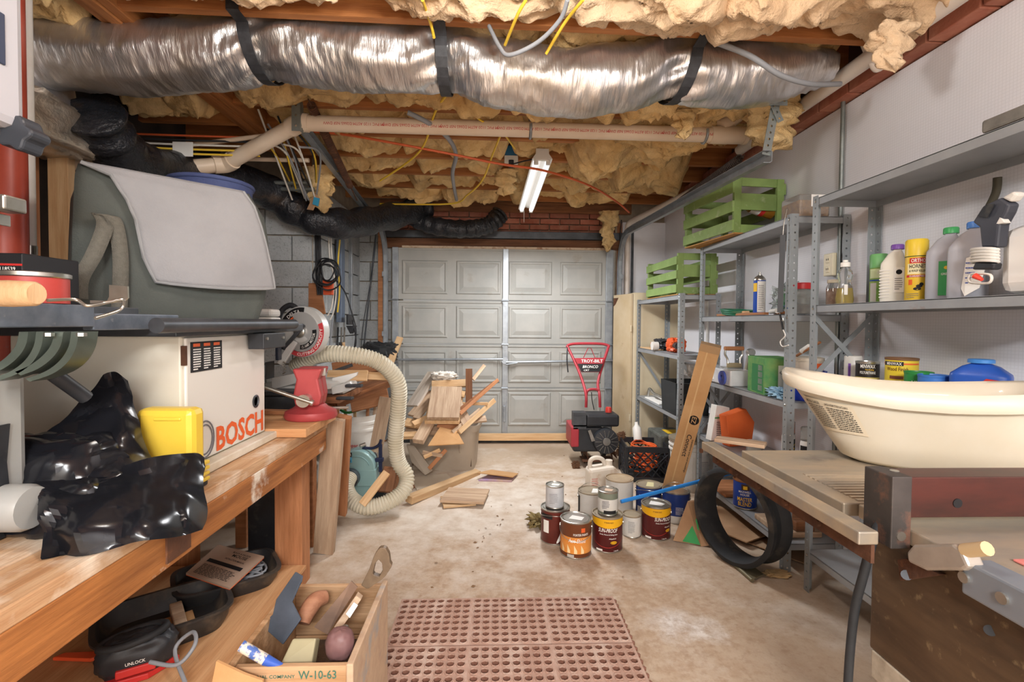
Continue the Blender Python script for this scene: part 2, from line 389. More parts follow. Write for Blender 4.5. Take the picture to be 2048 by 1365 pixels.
# scrim on front return wall, dark batten
MB().box((1.33, 5.02, 0), (XR - .01, 5.05, 2.3)).build('scrim_sheet', SHEET, wf)
MB().box((1.42, 4.99, 0), (1.44, 5.02, 2.25)).build('batten', DKSTEEL, wf)
# ---------------------------------------------------------------- ceiling
ceil = MB().box((XL - .1, -2.9, 2.69), (XR + .1, 5.35, 2.75)).build('ceiling', M('subfloor boards', '9A6A42', .85, c2='6E4628', s=4, st=(.5, 6, 6)), kind='structure')
JY = [.35, .76, 1.17, 1.58, 1.99, 2.40, 2.81, 3.21, 3.61, 4.01, 4.41, 4.80]
TJ = .028
jo = MB().cbox((0, 0, 0), (3.26, .04, .235)).build('joist', W_JOIST, ceil, bev=.003)
for i, y in enumerate(JY):
    o = jo if i == 0 else inst(jo, ceil)
    o.matrix_local = frame((.165, y + TJ * .165, 2.565), (1, TJ, 0), (0, 0, 1))
jl = MB().cbox((0, 0, 0), (.6, .04, .235)).build('joist', W_JOIST, ceil, bev=.003)
for i, y in enumerate([.95, 1.35, 1.75, 2.2, 2.62, 3.05, 3.5]):
    o = jl if i == 0 else inst(jl, ceil)
    o.matrix_local = frame((-1.87, y, 2.565), (1, TJ, 0), (0, 0, 1))
for dx, dz in ((-1.56, 0), (-1.515, -.012), (-1.468, -.004)):
    MB().cbox((0, 0, 0), (4.6, .043, .24)).build('beam', W_JOIST, ceil, mw=frame((dx, 2.1, 2.56 + dz), (0, 1, 0), (0, 0, 1)), bev=.003)
plank((-1.15, 4.93, 2.42), (1.4, 4.97, 2.42), .04, .1, W_DARK, up=(0, 0, 1), name='rim_board', parent=ceil)
# ---------------------------------------------------------------- fibreglass insulation
INSUL = M('fibreglass', 'E3C692', .95, c2='CDA468', s=5, c3='8E7656', s3=4.0, lo3=.5, hi3=.78, bump=2.0, bs=20, vary=.12)
INSUL2 = M('aged fibreglass', 'DDC3A2', .95, c2='D0AE88', s=4, c3='BC9C74', s3=7, lo3=.6, hi3=.8, bump=2.0, bs=20, vary=.06)
NB = 0
def batt(x0, x1, yc, wy, sag, mat=None, z0=2.47, sk=0.0, top=.12, nu=None, rag=.05, seed=None):
    global NB
    NB += 1; sd = seed or NB * 7.31; nu = nu or max(24, int((x1 - x0) * 90)); nv = max(20, int(wy * 95))
    ph = random.uniform(0, 6)
    def fn(u, v):
        x = x0 + (x1 - x0) * u
        e = min(1, u * 9, (1 - u) * 9); edge = sin(pi * v) ** .45 if 0 < v < 1 else 0
        env = edge * (e ** .5)
        prof = .62 + .38 * sin(ph + u * (3 + 5 * (x1 - x0)))
        p = V((x * 3.1, v * 2.2, sd))
        big = noise.fractal(p, 1, 2, 3); tur = abs(noise.noise(V((x * 7 + big, v * 5, sd + 9)))) * 1.6
        yy = v * wy
        fine = noise.fractal(V((x * 13 + 2 * big, yy * 20, sd)), .7, 2.2, 4)
        rdg = 1 - abs(noise.noise(V((x * 8 + 1.5 * big, yy * 15, sd + 5)))) * 2
        z = z0 + top * (1 - env) - env * (sag * prof + .07 * big + .03 * tur + .028 * rdg) + .024 * fine
        y = yc + TJ * x + wy * (v - .5) + sk * env + rag * noise.noise(V((x * 6, v * 3, sd + 4))) + .02 * noise.noise(V((x * 17, v * 9, sd)))
        xx = x + rag * 1.1 * noise.noise(V((v * 6, u * 4, sd + 2)))
        return (xx, y, z)
    o = MB().grid(fn, nu, nv).build('insulation_batt', mat or INSUL, ceil, smooth=180)
    return o
def strand(px, py, Y, l, w, mat=None):
    """ragged tuft of fibreglass hanging down"""
    p = PY(px, py, Y); sd = px * .13
    def fn(u, v):
        a = 2 * pi * u; t = v
        q = V((cos(a) * 1.3, sin(a) * 1.3, t * 4 * l / .2 + sd)); nz = noise.fractal(q, .9, 2, 4)
        r = w * (1.15 - .55 * t) * (1 + .75 * nz) * (1 if v < .86 else max(.03, (1 - v) / .14))
        return (p.x + r * cos(a) + .035 * noise.noise(V((t * 4, sd, 0))), p.y + .6 * r * sin(a) + .02 * noise.noise(V((t * 5, sd, 3))), p.z - l * t * (1 + .12 * nz) + .03)
    return MB().grid(fn, 26, 22, wrapu=True).build('insulation_tuft', mat or INSUL, ceil, smooth=180)
spec = {  # bay index -> list of (x0, x1, sag, extra width)
    3: [(-1.40, -.55, .02, .0), (-.5, .35, .04, .02), (.25, .85, .10, .08), (.75, 1.66, .13, .10)],
    4: [(-1.42, -.6, .03, .02), (-.62, .2, .05, .04), (.15, .95, .05, .04), (.9, 1.64, .03, .02)],
    5: [(-1.42, -.7, .06, .03), (-.72, .1, .06, .03), (.05, .72, .09, .05), (.68, 1.2, .10, .05), (1.12, 1.6, .13, .05)],
    6: [(-1.4, -.55, .03, .0), (-.58, .2, .02, -.02), (.15, .8, .03, .0), (.72, 1.34, .14, .09), (1.25, 1.7, .03, .0)],
    7: [(-1.4, -.62, .05, .02), (-.66, .1, .03, -.02), (.12, .55, .03, .0), (.5, 1.28, .17, .10)],
    8: [(-1.36, -.6, .05, .0), (-.62, .08, .03, -.02), (.1, .62, .03, .0), (.55, 1.02, .05, .02), (.9, 1.5, .19, .09)],
    9: [(-1.3, -.7, .07, .02), (-.75, -.15, .07, .02), (-.2, .3, .06, .02), (.3, .85, .05, .0), (.8, 1.45, .06, .02)],
    10: [(-1.1, -.45, .08, .04), (-.5, .06, .10, .05), (.1, .7, .05, .02), (.66, 1.3, .11, .05)],
}
for bay, lst in spec.items():
    for k, (a, b, sag, ex) in enumerate(lst):
        yc = (JY[bay] + JY[bay + 1]) / 2; wy = JY[bay + 1] - JY[bay] - .03 + ex * 1.3
        batt(a, b, yc - ex * .35, wy, sag, INSUL2 if bay < 4 else INSUL, z0=2.495 if bay > 5 and sag < .12 else (2.56 if bay == 4 else 2.47))
batt(-2.05, -1.62, 1.95, .34, .05)
batt(-2.05, -1.62, 2.42, .34, .06)
batt(-2.05, -1.62, 2.9, .36, .07)
batt(-1.40, -.7, 1.37, .36, .02, INSUL2)
batt(-.6, 1.6, 1.34, .40, .06, INSUL2)
strand(1780, 70, 1.75, .16, .06, INSUL2)
strand(1218, 430, 4.7, .36, .07)
strand(640, 345, 3.5, .3, .09)
strand(1370, 235, 2.55, .14, .05)
strand(1010, 350, 3.7, .18, .07)
strand(1545, 205, 2.5, .28, .13)
# ================================================================ GARAGE DOOR
DOORM = M('door paint', 'B0AFA9', .55, c2='9FA09C', s=3, c3='8F8270', s3=5, lo3=.62, hi3=.85)
GALV = M('galvanised strap', 'A8AEB3', .42, .6, c2='8A9096', s=10)
door = thing('door_1', None, None); door['kind'] = 'structure'
zs = [PY(1000, y, YD).z for y in (880, 776, 689, 602, 497)]
xl, xr = PY(785, 650, YD).x, PY(1228, 650, YD).x
pxs = [(804, 895), (912, 1001), (1017, 1103), (1119, 1203)]
pzs = [(852, 785), (766, 702), (677, 613), (590, 523)]
for i in range(4):
    sct = MB().box((xl, YD, zs[i] + .006), (xr, YD + .045, zs[i + 1] - .006)).build('door_section', DOORM, door, bev=.003)
    MB().box((xl, YD - .01, zs[i + 1] - .028), (xr, YD, zs[i + 1] - .006)).build('section_rail', DOORM, sct, bev=.003)
    for a, b in pxs:
        x0, x1 = PY(a, 650, YD).x, PY(b, 650, YD).x; z0, z1 = PY(1000, pzs[i][0], YD).z, PY(1000, pzs[i][1], YD).z
        vs = []; fs = []
        for ins, y in ((0, 0), (.01, -.012), (.022, -.012), (.032, -.003), (.075, -.016)):
            vs += [(x0 + ins, YD + y, z0 + ins), (x1 - ins, YD + y, z0 + ins), (x1 - ins, YD + y, z1 - ins), (x0 + ins, YD + y, z1 - ins)]
        for k in range(4):
            for j in range(4): fs.append((k * 4 + j, k * 4 + (j + 1) % 4, k * 4 + 4 + (j + 1) % 4, k * 4 + 4 + j))
        fs.append((16, 17, 18, 19))
        MB().add(vs, fs).build('door_panel', DOORM, sct)
    for a, b in ((785, 797), (1005, 1016), (1210, 1224)):
        MB().box((PY(a, 650, YD).x, YD - .024, zs[i] + .004), (PY(b, 650, YD).x, YD, zs[i + 1] - .004)).build('stile', GALV, sct, bev=.003)
hg = None
for i in range(1, 4):
    for a in (791, 1010, 1217):
        x = PY(a, 650, YD).x
        if hg is None:
            hg = MB().prism([(-.012, 0, .06), (.012, 0, .06), (.03, 0, .01), (.03, 0, -.01), (.012, 0, -.06), (-.012, 0, -.06), (-.03, 0, -.01), (-.03, 0, .01)], (0, -.006, 0)).cyl((-.035, -.012, 0), (.035, -.012, 0), .008, n=8).build('hinge', GALV, door)
            o = hg
        else: o = inst(hg, door)
        o.location = (x, YD - .025, zs[i])
for (a, b, c_, d_) in ((797, 720, 1006, 719), (1012, 725, 1225, 722)):
    MB().cyl(PY(a, b, YD - .05), PY(c_, d_, YD - .05), .012, n=8).build('lock_rod', GALV, door, smooth=40)
MB().cyl(PY(1010, 722, YD - .05), PY(1010, 722, YD - .02), .035, n=12).cyl(PY(1012, 730, YD - .06), PY(1035, 726, YD - .06), .006, n=6).build('lock_hub', GALV, door, smooth=40)
MB().box(PY(1006, 845, YD - .05), PY(1011, 812, YD - .024)).build('lift_handle', GALV, door, bev=.004)
MB().box((xl + .1, YD - .03, zs[4] - .01), (xr - .05, YD + .05, zs[4] + .012)).build('top_edge', M('rusty edge', 'C9B49A', .6, c2='8C5F3F', s=20, lo=.5, hi=.75), door)
plank((xl + .6, YD - .06, .07), (xr - .35, YD - .06, .07), .04, .07, W_PINE, name='bottom_board', parent=door)
MB().box((xl, YD - .02, 0), (xr, YD + .05, .03)).build('bottom_seal', BLACKM, door)
# opening frame
t1 = thing('trim_1', None, None); t1['kind'] = 'structure'
plank((-1.16, 5.06, 2.06), (1.35, 5.06, 2.06), .04, .1, W_DARK, name='header_board', parent=t1)
MB().box((-1.15, 5.02, 2.115), (1.33, 5.1, 2.19)).build('lintel_bar', DKSTEEL, t1, bev=.003)
jm = MB().box((-.04, -.03, 0), (.04, .03, 2.3)).build('door_jamb', W_RED, t1, loc=(PY(765, 600, 5.06).x, 5.06, 0), bev=.004)
inst(jm, t1, loc=(PY(1238, 600, 5.07).x, 5.08, 0))
# ================================================================ GARAGE TRACKS AND SPRINGS
def track(path, label):
    t = thing('garage_track', label, 'track', group='garage door tracks')
    pts = [V(p) for p in path]; mb = MB(); n = len(pts); vs = []; fs = []
    prof = [(-.028, .02), (-.028, -.012), (-.022, -.02), (.022, -.02), (.028, -.012), (.028, .02)]
    for j, p in enumerate(pts):
        d = (pts[min(j + 1, n - 1)] - pts[max(j - 1, 0)]).normalized(); side = V((1, 0, 0)); up = side.cross(d).normalized()
        vs += [p + up * a + side * (b * SD) for a, b in prof]
    k = len(prof)
    for j in range(n - 1):
        fs += [(j * k + i, j * k + i + 1, (j + 1) * k + i + 1, (j + 1) * k + i) for i in range(k - 1)]
    mb.add(vs, fs).build('rail', GALV, t, solid=.003)
    return t
def arc_path(x, ztop, yend, zend):
    pts = [(x, 4.93, .05), (x, 4.93, 1.0), (x, 4.93, ztop - .3)]
    for i in range(1, 8):
        a = i / 8 * pi / 2; pts.append((x, 4.93 - .3 * (1 - cos(a)), ztop - .3 + .3 * sin(a)))
    return pts + [(x, 4.6, ztop), (x, (4.6 + yend) / 2, (ztop + zend) / 2), (x, yend, zend)]
def perf(mb, L, w, m, pitch=.0375, r=.0055, hx=0):
    """flat strip with a row of holes: x across, z along"""
    n = max(1, int(L / pitch)); p = L / n
    for i in range(n):
        z = i * p; c = (hx, z + p / 2)
        o = [(-w / 2, z), (0, z), (w / 2, z), (w / 2, z + p / 2), (w / 2, z + p), (0, z + p), (-w / 2, z + p), (-w / 2, z + p / 2)]
        vs = [(a, 0, b) for a, b in o]
        for j in range(8):
            an = -3 * pi / 4 + j * pi / 4; vs.append((c[0] + r * cos(an), 0, c[1] + r * sin(an)))
        mb.add(vs, [(j, (j + 1) % 8, 8 + (j + 1) % 8, 8 + j) for j in range(8)], m)
    return mb
def angle_bar(p0, p1, w, name, mat, parent, up=(0, -1, 0), pitch=.0375, two=True, r=.0055):
    p0 = V(p0); p1 = V(p1); d = (p1 - p0); L = d.length; z = d.normalized(); y = V(up); y = (y - z * y.dot(z)).normalized(); x = y.cross(z)
    m = Matrix(((x[0], y[0], z[0], p0[0]), (x[1], y[1], z[1], p0[1]), (x[2], y[2], z[2], p0[2]), (0, 0, 0, 1)))
    mb = perf(MB(), L, w, Matrix.Translation((w / 2, 0, 0)), pitch, r)
    if two: perf(mb, L, w, Matrix.Rotation(radians(-90), 4, 'Z') @ Matrix.Translation((w / 2, 0, 0)), pitch, r)
    return mb.build(name, mat, parent, mw=m, solid=.003)
SD = 1
e0 = PX(612, 262, -1.08)
tL = track(arc_path(-1.10, 2.16, 2.75, 2.36), 'galvanised garage door track along the left side of ceiling')
SD = -1
tR = track(arc_path(1.28, 2.13, 2.25, 2.04), 'galvanised garage door track along the right side by white wall')
b0 = PY(600, 262, 2.72); b1 = PY(600, 180, 2.72)
angle_bar(b0, (b0.x, b0.y, 2.46), .045, 'hanger_bracket', STEEL, tL, pitch=.045, r=.007)
c0 = PY(1540, 312, 2.27); c1 = PY(1562, 196, 2.27)
angle_bar(c0, c1, .04, 'hanger_bracket', STEEL, tR, pitch=.03, r=.006)
angle_bar(PY(1472, 190, 2.25), PY(1575, 192, 2.25), .045, 'hanger_bracket', STEEL, tR, up=(0, 0, 1), pitch=.03, r=.006)
angle_bar(PY(1534, 196, 2.26), PY(1556, 246, 2.26), .03, 'hanger_brace', STEEL, tR, pitch=.03, r=.006, two=False)
for s_, x in ((1, -1.1), (-1, 1.28)):
    for k, z in enumerate((.4, 1.1, 1.7)):
        MB().box((x - .03 if s_ > 0 else x, 4.90, z), (x if s_ > 0 else x + .03, 5.02, z + .05)).build('track_bracket', GALV, tL if s_ > 0 else tR, bev=.003)
def coil(p0, p1, R, r, turns, mat, name, label, cat, n=10):
    p0 = V(p0); p1 = V(p1); d, s, u = basis(p1 - p0); N_ = turns * n
    pts = [p0 + (p1 - p0) * (i / N_) + s * (R * cos(2 * pi * i / n)) + u * (R * sin(2 * pi * i / n)) for i in range(N_ + 1)]
    t = thing(name, label, cat)
    MB().tube(pts, r, 5).build('coil', mat, t, smooth=60)
    MB().cyl(p0 - (p1 - p0).normalized() * .05, p0, r, n=6).build('hook', mat, t, smooth=60)
    MB().cyl(p1, p1 + (p1 - p0).normalized() * .25, r, n=6).build('hook', mat, t, smooth=60)
    return t
coil(PX(622, 210, -1.0), PX(700, 372, -1.07), .022, .0045, 60, RUST, 'extension_spring', 'brown coiled door spring beside the left garage track', 'spring')
coil((1.40, 2.75, 2.2), (1.38, 3.75, 2.16), .022, .0045, 60, M('dark spring', '3A2E28', .6, .5), 'extension_spring', 'dark coiled door spring beside the right garage track', 'spring')
MB().tube(spline([PX(700, 372, -1.07), PY(752, 470, 4.7), PY(725, 660, 4.98), PY(722, 760, 5.05)], 8), .004, 5).build('lift_cable', DKSTEEL, None, 'thin steel lift cable hanging beside left door jamb', 'cable', smooth=60)
# ================================================================ SILVER DUCT
FOIL = M('duct foil', 'D9D9DB', .3, .9, c2='B5A897', s=3, lo=.42, hi=.72, r2=.46, bump=.55, bs=30, bst=(1.6, .3, .3))
DUSTF = M('dull foil', 'D5CFC4', .38, .8, c2='B39F87', s=6, bump=1.2, bs=14)
duct = thing('silver_flex_duct', 'silver foil flexible air duct slung under the joists on black straps', 'duct')
DY = 2.17
xs = [PY(80, 140, DY).x, PY(545, 100, DY).x, PY(893, 100, DY).x, PY(1342, 100, DY).x, PY(1672, 120, DY).x]
KN = [(PY(p, 140, DY).x, z) for p, z in ((60, 2.36), (160, 2.355), (270, 2.345), (420, 2.375), (545, 2.425), (640, 2.405), (740, 2.40), (893, 2.405), (1000, 2.345), (1120, 2.315), (1240, 2.345), (1342, 2.405), (1440, 2.385), (1540, 2.395), (1690, 2.44))]
def dz_(x):
    for (a, z0), (b, z1) in zip(KN[:-1], KN[1:]):
        if x <= b:
            t = max(0, min(1, (x - a) / (b - a))); t = t * t * (3 - 2 * t); return z0 + (z1 - z0) * t
    return KN[-1][1]
def ductpt(u, v):
    x = xs[0] + (xs[4] - xs[0]) * u
    pin = min(abs(x - q) for q in xs[1:4]); pn = 1 - .13 * math.exp(-(pin / .06) ** 2)
    en = min(1, (x - xs[0]) * 9 + .6); endr = 1 - .5 * max(0, (u - .88) / .12) ** 1.5
    a = 2 * pi * v; cs, sn = cos(a), sin(a)
    wr = .006 * noise.noise(V((x * 34 + 4 * noise.noise(V((x * 3, cs, sn))), cs * 1.6, sn * 1.6))) + .012 * noise.noise(V((x * 6, cs * 2, sn * 2))) + .002 * noise.noise(V((x * 90, cs * 3, sn * 3)))
    fold = .011 * math.exp(-(pin / .13) ** 2) * sin(a * 8 + x * 26)
    r = (.14 * pn * en * endr) + wr + fold
    return (x, DY + TJ * x + r * cs, dz_(x) + r * sn * 1.02)
MB().grid(lambda u, v: ductpt(v, u), 56, 420, wrapu=True).build('foil_jacket', FOIL, duct, smooth=180)
STRAP = M('black strap', '2B2C2F', .55, c2='3d3e42', s=40)
for q, (tx, dx) in zip(xs[1:4], ((-.05, 0), (-.01, 0), (.09, .0))):
    path = []
    path.append((q + tx, 1.967 + TJ * q, 2.60)); path.append((q + tx * .95, 1.962 + TJ * q, 2.45))
    for i in range(13):
        a = radians(175 + i * 15); path.append((q + tx * (.8 - .07 * i), DY + TJ * q + .149 * cos(a), dz_(q) + .149 * sin(a)))
    path.append((q, 2.33 + TJ * q, 2.6))
    vs = []; fs = []
    for p in path: vs += [(p[0] - .024, p[1], p[2]), (p[0] + .024, p[1], p[2])]
    for i in range(len(path) - 1): fs.append((2 * i, 2 * i + 1, 2 * i + 3, 2 * i + 2))
    MB().add(vs, fs).build('hanging_strap', STRAP, duct, solid=.003)
# foil plenum and black flexible duct
pl = thing('foil_plenum', 'crumpled foil covered plenum box at the left end of silver duct', 'duct')
def blob(c, s, sd, pw=.45, amp=.03, nu=40, nv=26, fr=3.5):
    def fn(u, v):
        a = 2 * pi * u; b = pi * (v - .5)
        sg = lambda q, p: (abs(q) ** p) * (1 if q >= 0 else -1)
        p = V((sg(cos(a), pw) * sg(cos(b), pw), sg(sin(a), pw) * sg(cos(b), pw), sg(sin(b), pw)))
        k = 1 + amp * noise.fractal(p * fr + V((sd, 0, 0)), .8, 2, 4) / max(s)
        return (c[0] + s[0] * p.x * k, c[1] + s[1] * p.y * k, c[2] + s[2] * p.z * k)
    return MB().grid(fn, nu, nv, wrapu=True)
blob((-2.0, 2.08, 2.29), (.14, .2, .17), 3, .4, .05).build('upper_box', FOIL, pl, smooth=180)
blob((-1.95, 2.12, 2.07), (.15, .2, .10), 8, .35, .03).build('lower_box', DUSTF, pl, smooth=180)
BAGM = M('black duct jacket', '191B20', .28, c2='2B2D33', s=5, c3='6B5540', s3=3.5, lo3=.6, hi3=.85, bump=1.3, bs=30, bst=(1, 1, 1))
def flex(pts, r, label, name='black_flex_duct', amp=.06):
    P = spline(pts, 14); n = len(P)
    mb = MB(); mb.tube(P, lambda t: r * (1 + .06 * sin(t * 90) + .05 * noise.noise(V((t * 25, r, 0)))), 20)
    mb.v = [tuple(V(p) + V((noise.noise(V(p) * 9), noise.noise(V(p) * 9 + V((5, 0, 0))), noise.noise(V(p) * 9 + V((0, 7, 0))))) * amp * r * 2) for p in mb.v]
    return mb.build(name, BAGM, None, label, 'duct', smooth=180)
flex([PY(185, 225, 2.2), PY(215, 275, 2.32), PY(265, 325, 2.5), PY(350, 345, 2.85), PY(440, 352, 3.2), PY(540, 385, 3.55), PY(600, 425, 3.68), PY(665, 447, 3.75), PY(735, 443, 4.15), PY(815, 425, 4.6), PY(850, 416, 4.76)], .115, 'black plastic flexible duct sweeping from foil plenum over the block wall')
flex([PY(818, 427, 4.74), PY(850, 447, 4.72), PY(910, 458, 4.70), PY(960, 456, 4.70), PY(985, 445, 4.71), PY(1000, 428, 4.74)], .085, 'short loop of black flexible duct above the garage door')
MB().lathe([(.09, 0), (.094, .01), (.094, .05), (.09, .06)], 20).build('duct_clamp', GALV, None, 'grey metal clamp band around black duct near garage header', 'clamp', mw=frame(PY(817, 420, 4.62), (0, 0, 1), (1, .3, -.1)), smooth=40)
# ================================================================ PIPES
PVC = M('cream pvc', 'EAD8C2', .38, c2='E0C9AE', s=4)
PVCW = M('white pvc', 'E6DCD2', .38, c2='D9CCBF', s=4)
dp = thing('drain_pipe', 'cream plastic drain pipe with red print crossing below the joists', 'pipe')
A = PY(600, 246, 2.78); B = PY(1420, 270, 2.84); Cc = PY(1485, 271, 2.84)
MB().cyl(A, B, .043, n=20).build('pipe_run', PVC, dp, smooth=40)
E1 = PY(452, 328, 2.98); E2 = PY(350, 335, 2.85); E3 = PY(135, 322, 2.5)
MB().tube(spline([A + (B - A) * .02, A, A + (E1 - A) * .12], 4), .051, 16).build('elbow', PVC, dp, smooth=60)
MB().cyl(A, E1, .043, n=20).build('pipe_run', PVC, dp, smooth=40)
MB().tube(spline([E1 + (A - E1) * .1, E1, E1 + (E2 - E1) * .25], 4), .051, 16).build('elbow', PVC, dp, smooth=60)
MB().tube(spline([E1, E2, E3], 6), .043, 20).build('pipe_run', PVC, dp, smooth=40)
MB().cyl(B, Cc, .05, n=20).cyl(Cc, Cc + (Cc - B) * .12, .053, n=20).build('end_cap', PVC, dp, smooth=40)
W1 = PY(1440, 255, 2.84); W2 = PY(1475, 228, 2.84)
MB().cyl(W1, W2, .045, n=16).cyl(W1 + (W2 - W1) * .5, W2, .05, n=16).build('branch', PVC, dp, smooth=40)
for px in (1050, 1408):
    p = A + (B - A) * ((px - 600) / 820)
    MB().tube([p + V((0, .048 * cos(a), .048 * sin(a))) for a in [radians(-200 + 20 * i) for i in range(12)]] + [p + V((0, .0, .16))], .008, 6).build('pipe_strap', GALV, dp, smooth=60)
d_, s_, u_ = basis(B - A)
for k in range(7):
    p = A + (B - A) * (.06 + .135 * k) + V((0, -.0436, -.012))
    text('JM PVC 1120 ASTM D2665 NSF DWV', .021, PRINT_R, dp, p, -(B - A), (0, .3, -1), bold=0, align='RIGHT')
wp = thing('wall_pipe', 'white plastic pipe running along the top of right wall', 'pipe')
q0 = PX(1480, 300, 1.66); q1 = PX(1900, 2, 1.60)
MB().cyl(q0, q1 + (q1 - q0) * .5, .036, n=16).build('pipe_run', PVCW, wp, smooth=40)
h0 = PX(1752, 125, 1.63)
MB().tube(spline([PX(1713, 52, 1.6), PX(1735, 108, 1.6), h0 + V((0, 0, -.03)), h0 + V((.04, 0, 0)), h0 + V((.03, 0, .05))], 6), .012, 8).build('pipe_hook', PVCW, wp, smooth=60)
MB().cyl((XR - .035, PX(1686, 300, XR - .03).y, .4), (XR - .035, PX(1686, 300, XR - .03).y, 2.46), .011, n=10).build('conduit', STEEL, None, 'thin grey steel conduit rising up the white right wall', 'conduit', smooth=40)
v0 = thing('vent_riser', 'white plastic riser pipe in the right corner beside garage door', 'pipe')
MB().cyl((1.37, 4.975, .05), (1.37, 4.975, 2.22), .028, n=14).build('pipe_run', PVCW, v0, smooth=40)
MB().tube(spline([(1.37, 4.975, 2.2), (1.375, 4.95, 2.27), (1.42, 4.86, 2.3), (1.5, 4.6, 2.32), (1.62, 3.9, 2.34), (1.66, 3.3, 2.36)], 6), .03, 12).build('elbow', PVCW, v0, smooth=60)
# supply lines at left below the joists
for k, (a, b, r, lab) in enumerate((((110, 297, 2.35), (300, 300, 2.6), .012, 'thin cream pipe at far left behind the black duct'), ((380, 290, 2.9), (610, 262, 2.9), .013, 'thin cream pipe with paper tag beside the black duct'),
                                 ((480, 318, 3.2), (618, 321, 3.2), .014, 'thin cream pipe ending by the left garage track'))):
    MB().cyl(PY(*a), PY(*b), r, n=10).build('supply_pipe', PVC, None, lab, 'pipe', smooth=40)
for k, (a, b) in enumerate((((490, 366, 3.5), (622, 366, 3.45)), ((500, 378, 3.55), (628, 379, 3.45)))):
    MB().cyl(PY(*a), PY(*b), .014, n=10).build('grey_conduit', STEEL, None, ('upper' if k == 0 else 'lower') + ' of two grey conduits in front of black duct', 'conduit', smooth=40)
tagc = PY(372, 298, 2.86)
MB().box((tagc.x - .04, tagc.y - .055, tagc.z - .06), (tagc.x + .07, tagc.y - .05, tagc.z + .02)).build('paper_tag', PRINT_W, None, 'small white paper tag with red stripe on cream pipe', 'tag')
# ================================================================ CABLES
YEL = M('yellow cable', 'E3BF3C', .5); GRY = M('grey cable', '8F9297', .5); ORG = M('orange pex', 'CF5F33', .4); WHC = M('white cable', 'DDD8CE', .5); BLC = M('black cable', '232427', .5)
cable([PY(580, 262, 2.95), PY(680, 268, 3.0), PY(860, 300, 3.05), PY(1000, 328, 3.1), PY(1090, 342, 3.2), PY(1180, 372, 3.6), PY(1235, 405, 4.1), PY(1258, 425, 4.4)], .008, ORG, 'orange water line sagging across the ceiling under the joists', 'pipe', name='water_line')
cable([PY(845, 0, 1.75), PY(862, 50, 1.93), PY(868, 75, 1.93)], .006, YEL, 'yellow cable hanging before the nearest joist', name='electrical_cable')
cable([PY(1166, 0, 1.7), PY(1130, 45, 1.8), PY(1092, 108, 1.88)], .006, YEL, 'yellow cable draped over the nearest joist right of centre')
cable([PY(1052, 0, 1.7), PY(1035, 30, 1.75), PY(1010, 90, 1.9)], .006, YEL, 'yellow cable hanging behind the bent grey cable')
cable([PY(1135, 0, 1.65), PY(1120, 40, 1.72), PY(1075, 85, 1.8), PY(1020, 110, 1.85), PY(1000, 95, 1.88), PY(978, 52, 1.93)], .008, GRY, 'grey cable bent in a hook before the silver duct')
cable([PY(893, 190, 2.5), PY(870, 225, 2.7), PY(848, 290, 3.0), PY(815, 325, 3.3), PY(760, 362, 3.6)], .007, YEL, 'yellow cable looping behind the drain pipe left of centre')
cable([PY(1002, 268, 2.95), PY(985, 310, 3.2), PY(965, 360, 3.5), PY(935, 390, 3.8), PY(900, 408, 4.1), PY(760, 408, 4.4)], .007, YEL, 'yellow cable dropping from the blue box towards the header')
cable([PY(925, 205, 2.6), PY(960, 240, 2.75), PY(1000, 260, 2.9), PY(1030, 298, 3.3)], .006, YEL, 'yellow cable running into the blue electrical box')
cable([PY(815, 225, 2.7), PY(855, 245, 2.75), PY(895, 275, 2.9), PY(912, 310, 3.2), PY(905, 350, 3.5), PY(913, 400, 4.1)], .014, GRY, 'thick grey flexible conduit hanging below the drain pipe', 'conduit', name='flexible_conduit')
cable([PY(1430, 84, 1.95), PY(1500, 112, 1.93), PY(1560, 150, 1.95), PY(1620, 168, 2.0), PY(1680, 168, 2.1)], .011, GRY, 'grey conduit crossing in front of the duct right end', 'conduit', name='flexible_conduit')
cable([PY(1245, 635, 5.0), PY(1240, 500, 4.98), PY(1243, 440, 4.9)], .006, BLC, 'black cable beside the right door jamb')
rnd = random.Random(3); xs_ = sorted(rnd.uniform(515, 600) for k in range(14))
ORD = 'first second third fourth fifth sixth seventh eighth ninth tenth eleventh twelfth thirteenth last'.split()
for k, x0 in enumerate(xs_):
    x1 = x0 + rnd.uniform(30, 90); mt = [WHC, YEL, BLC, GRY, WHC][k % 5]
    cable([PY(x0, 205 + rnd.uniform(0, 90), 2.75 + rnd.uniform(0, .3)), PY((x0 + x1) / 2, 310, 3.1), PY(min(632, x1), 385 + rnd.uniform(-20, 20), 3.5)], .006, mt, '%s cable, %s from the left, in the bundle feeding the left corner' % (['white', 'yellow', 'black', 'grey', 'white'][k % 5], ORD[k]), group='cables bundled at the left corner')
kf = PY(628, 402, 3.45)
MB().prism([kf + V((-.05, 0, -.06)), kf + V((.0, -.02, -.07)), kf + V((.04, 0, .02)), kf + V((0, .01, .06))], (0, .004, 0)).build('paper_scrap', KRAFT, ceil)
MB().prism([kf + V((0, -.03, -.03)), kf + V((.04, -.03, -.045)), kf + V((.05, -.03, .01)), kf + V((.01, -.03, .02))], (0, .004, 0)).build('blue_foam_scrap', M('blue foam', '2F86A8', .6), ceil)
for k in range(5):
    y0 = 262 + k * 9
    cable([PY(120 + 40 * k, y0, 2.7), PY(330, y0 + 8, 2.8), PY(520, y0 + 14, 2.95)], .006, [ORG, BLC, WHC, YEL, YEL][k], ['orange', 'black', 'white', 'upper yellow', 'lower yellow'][k] + ' cable stretched behind the cream drain elbow')
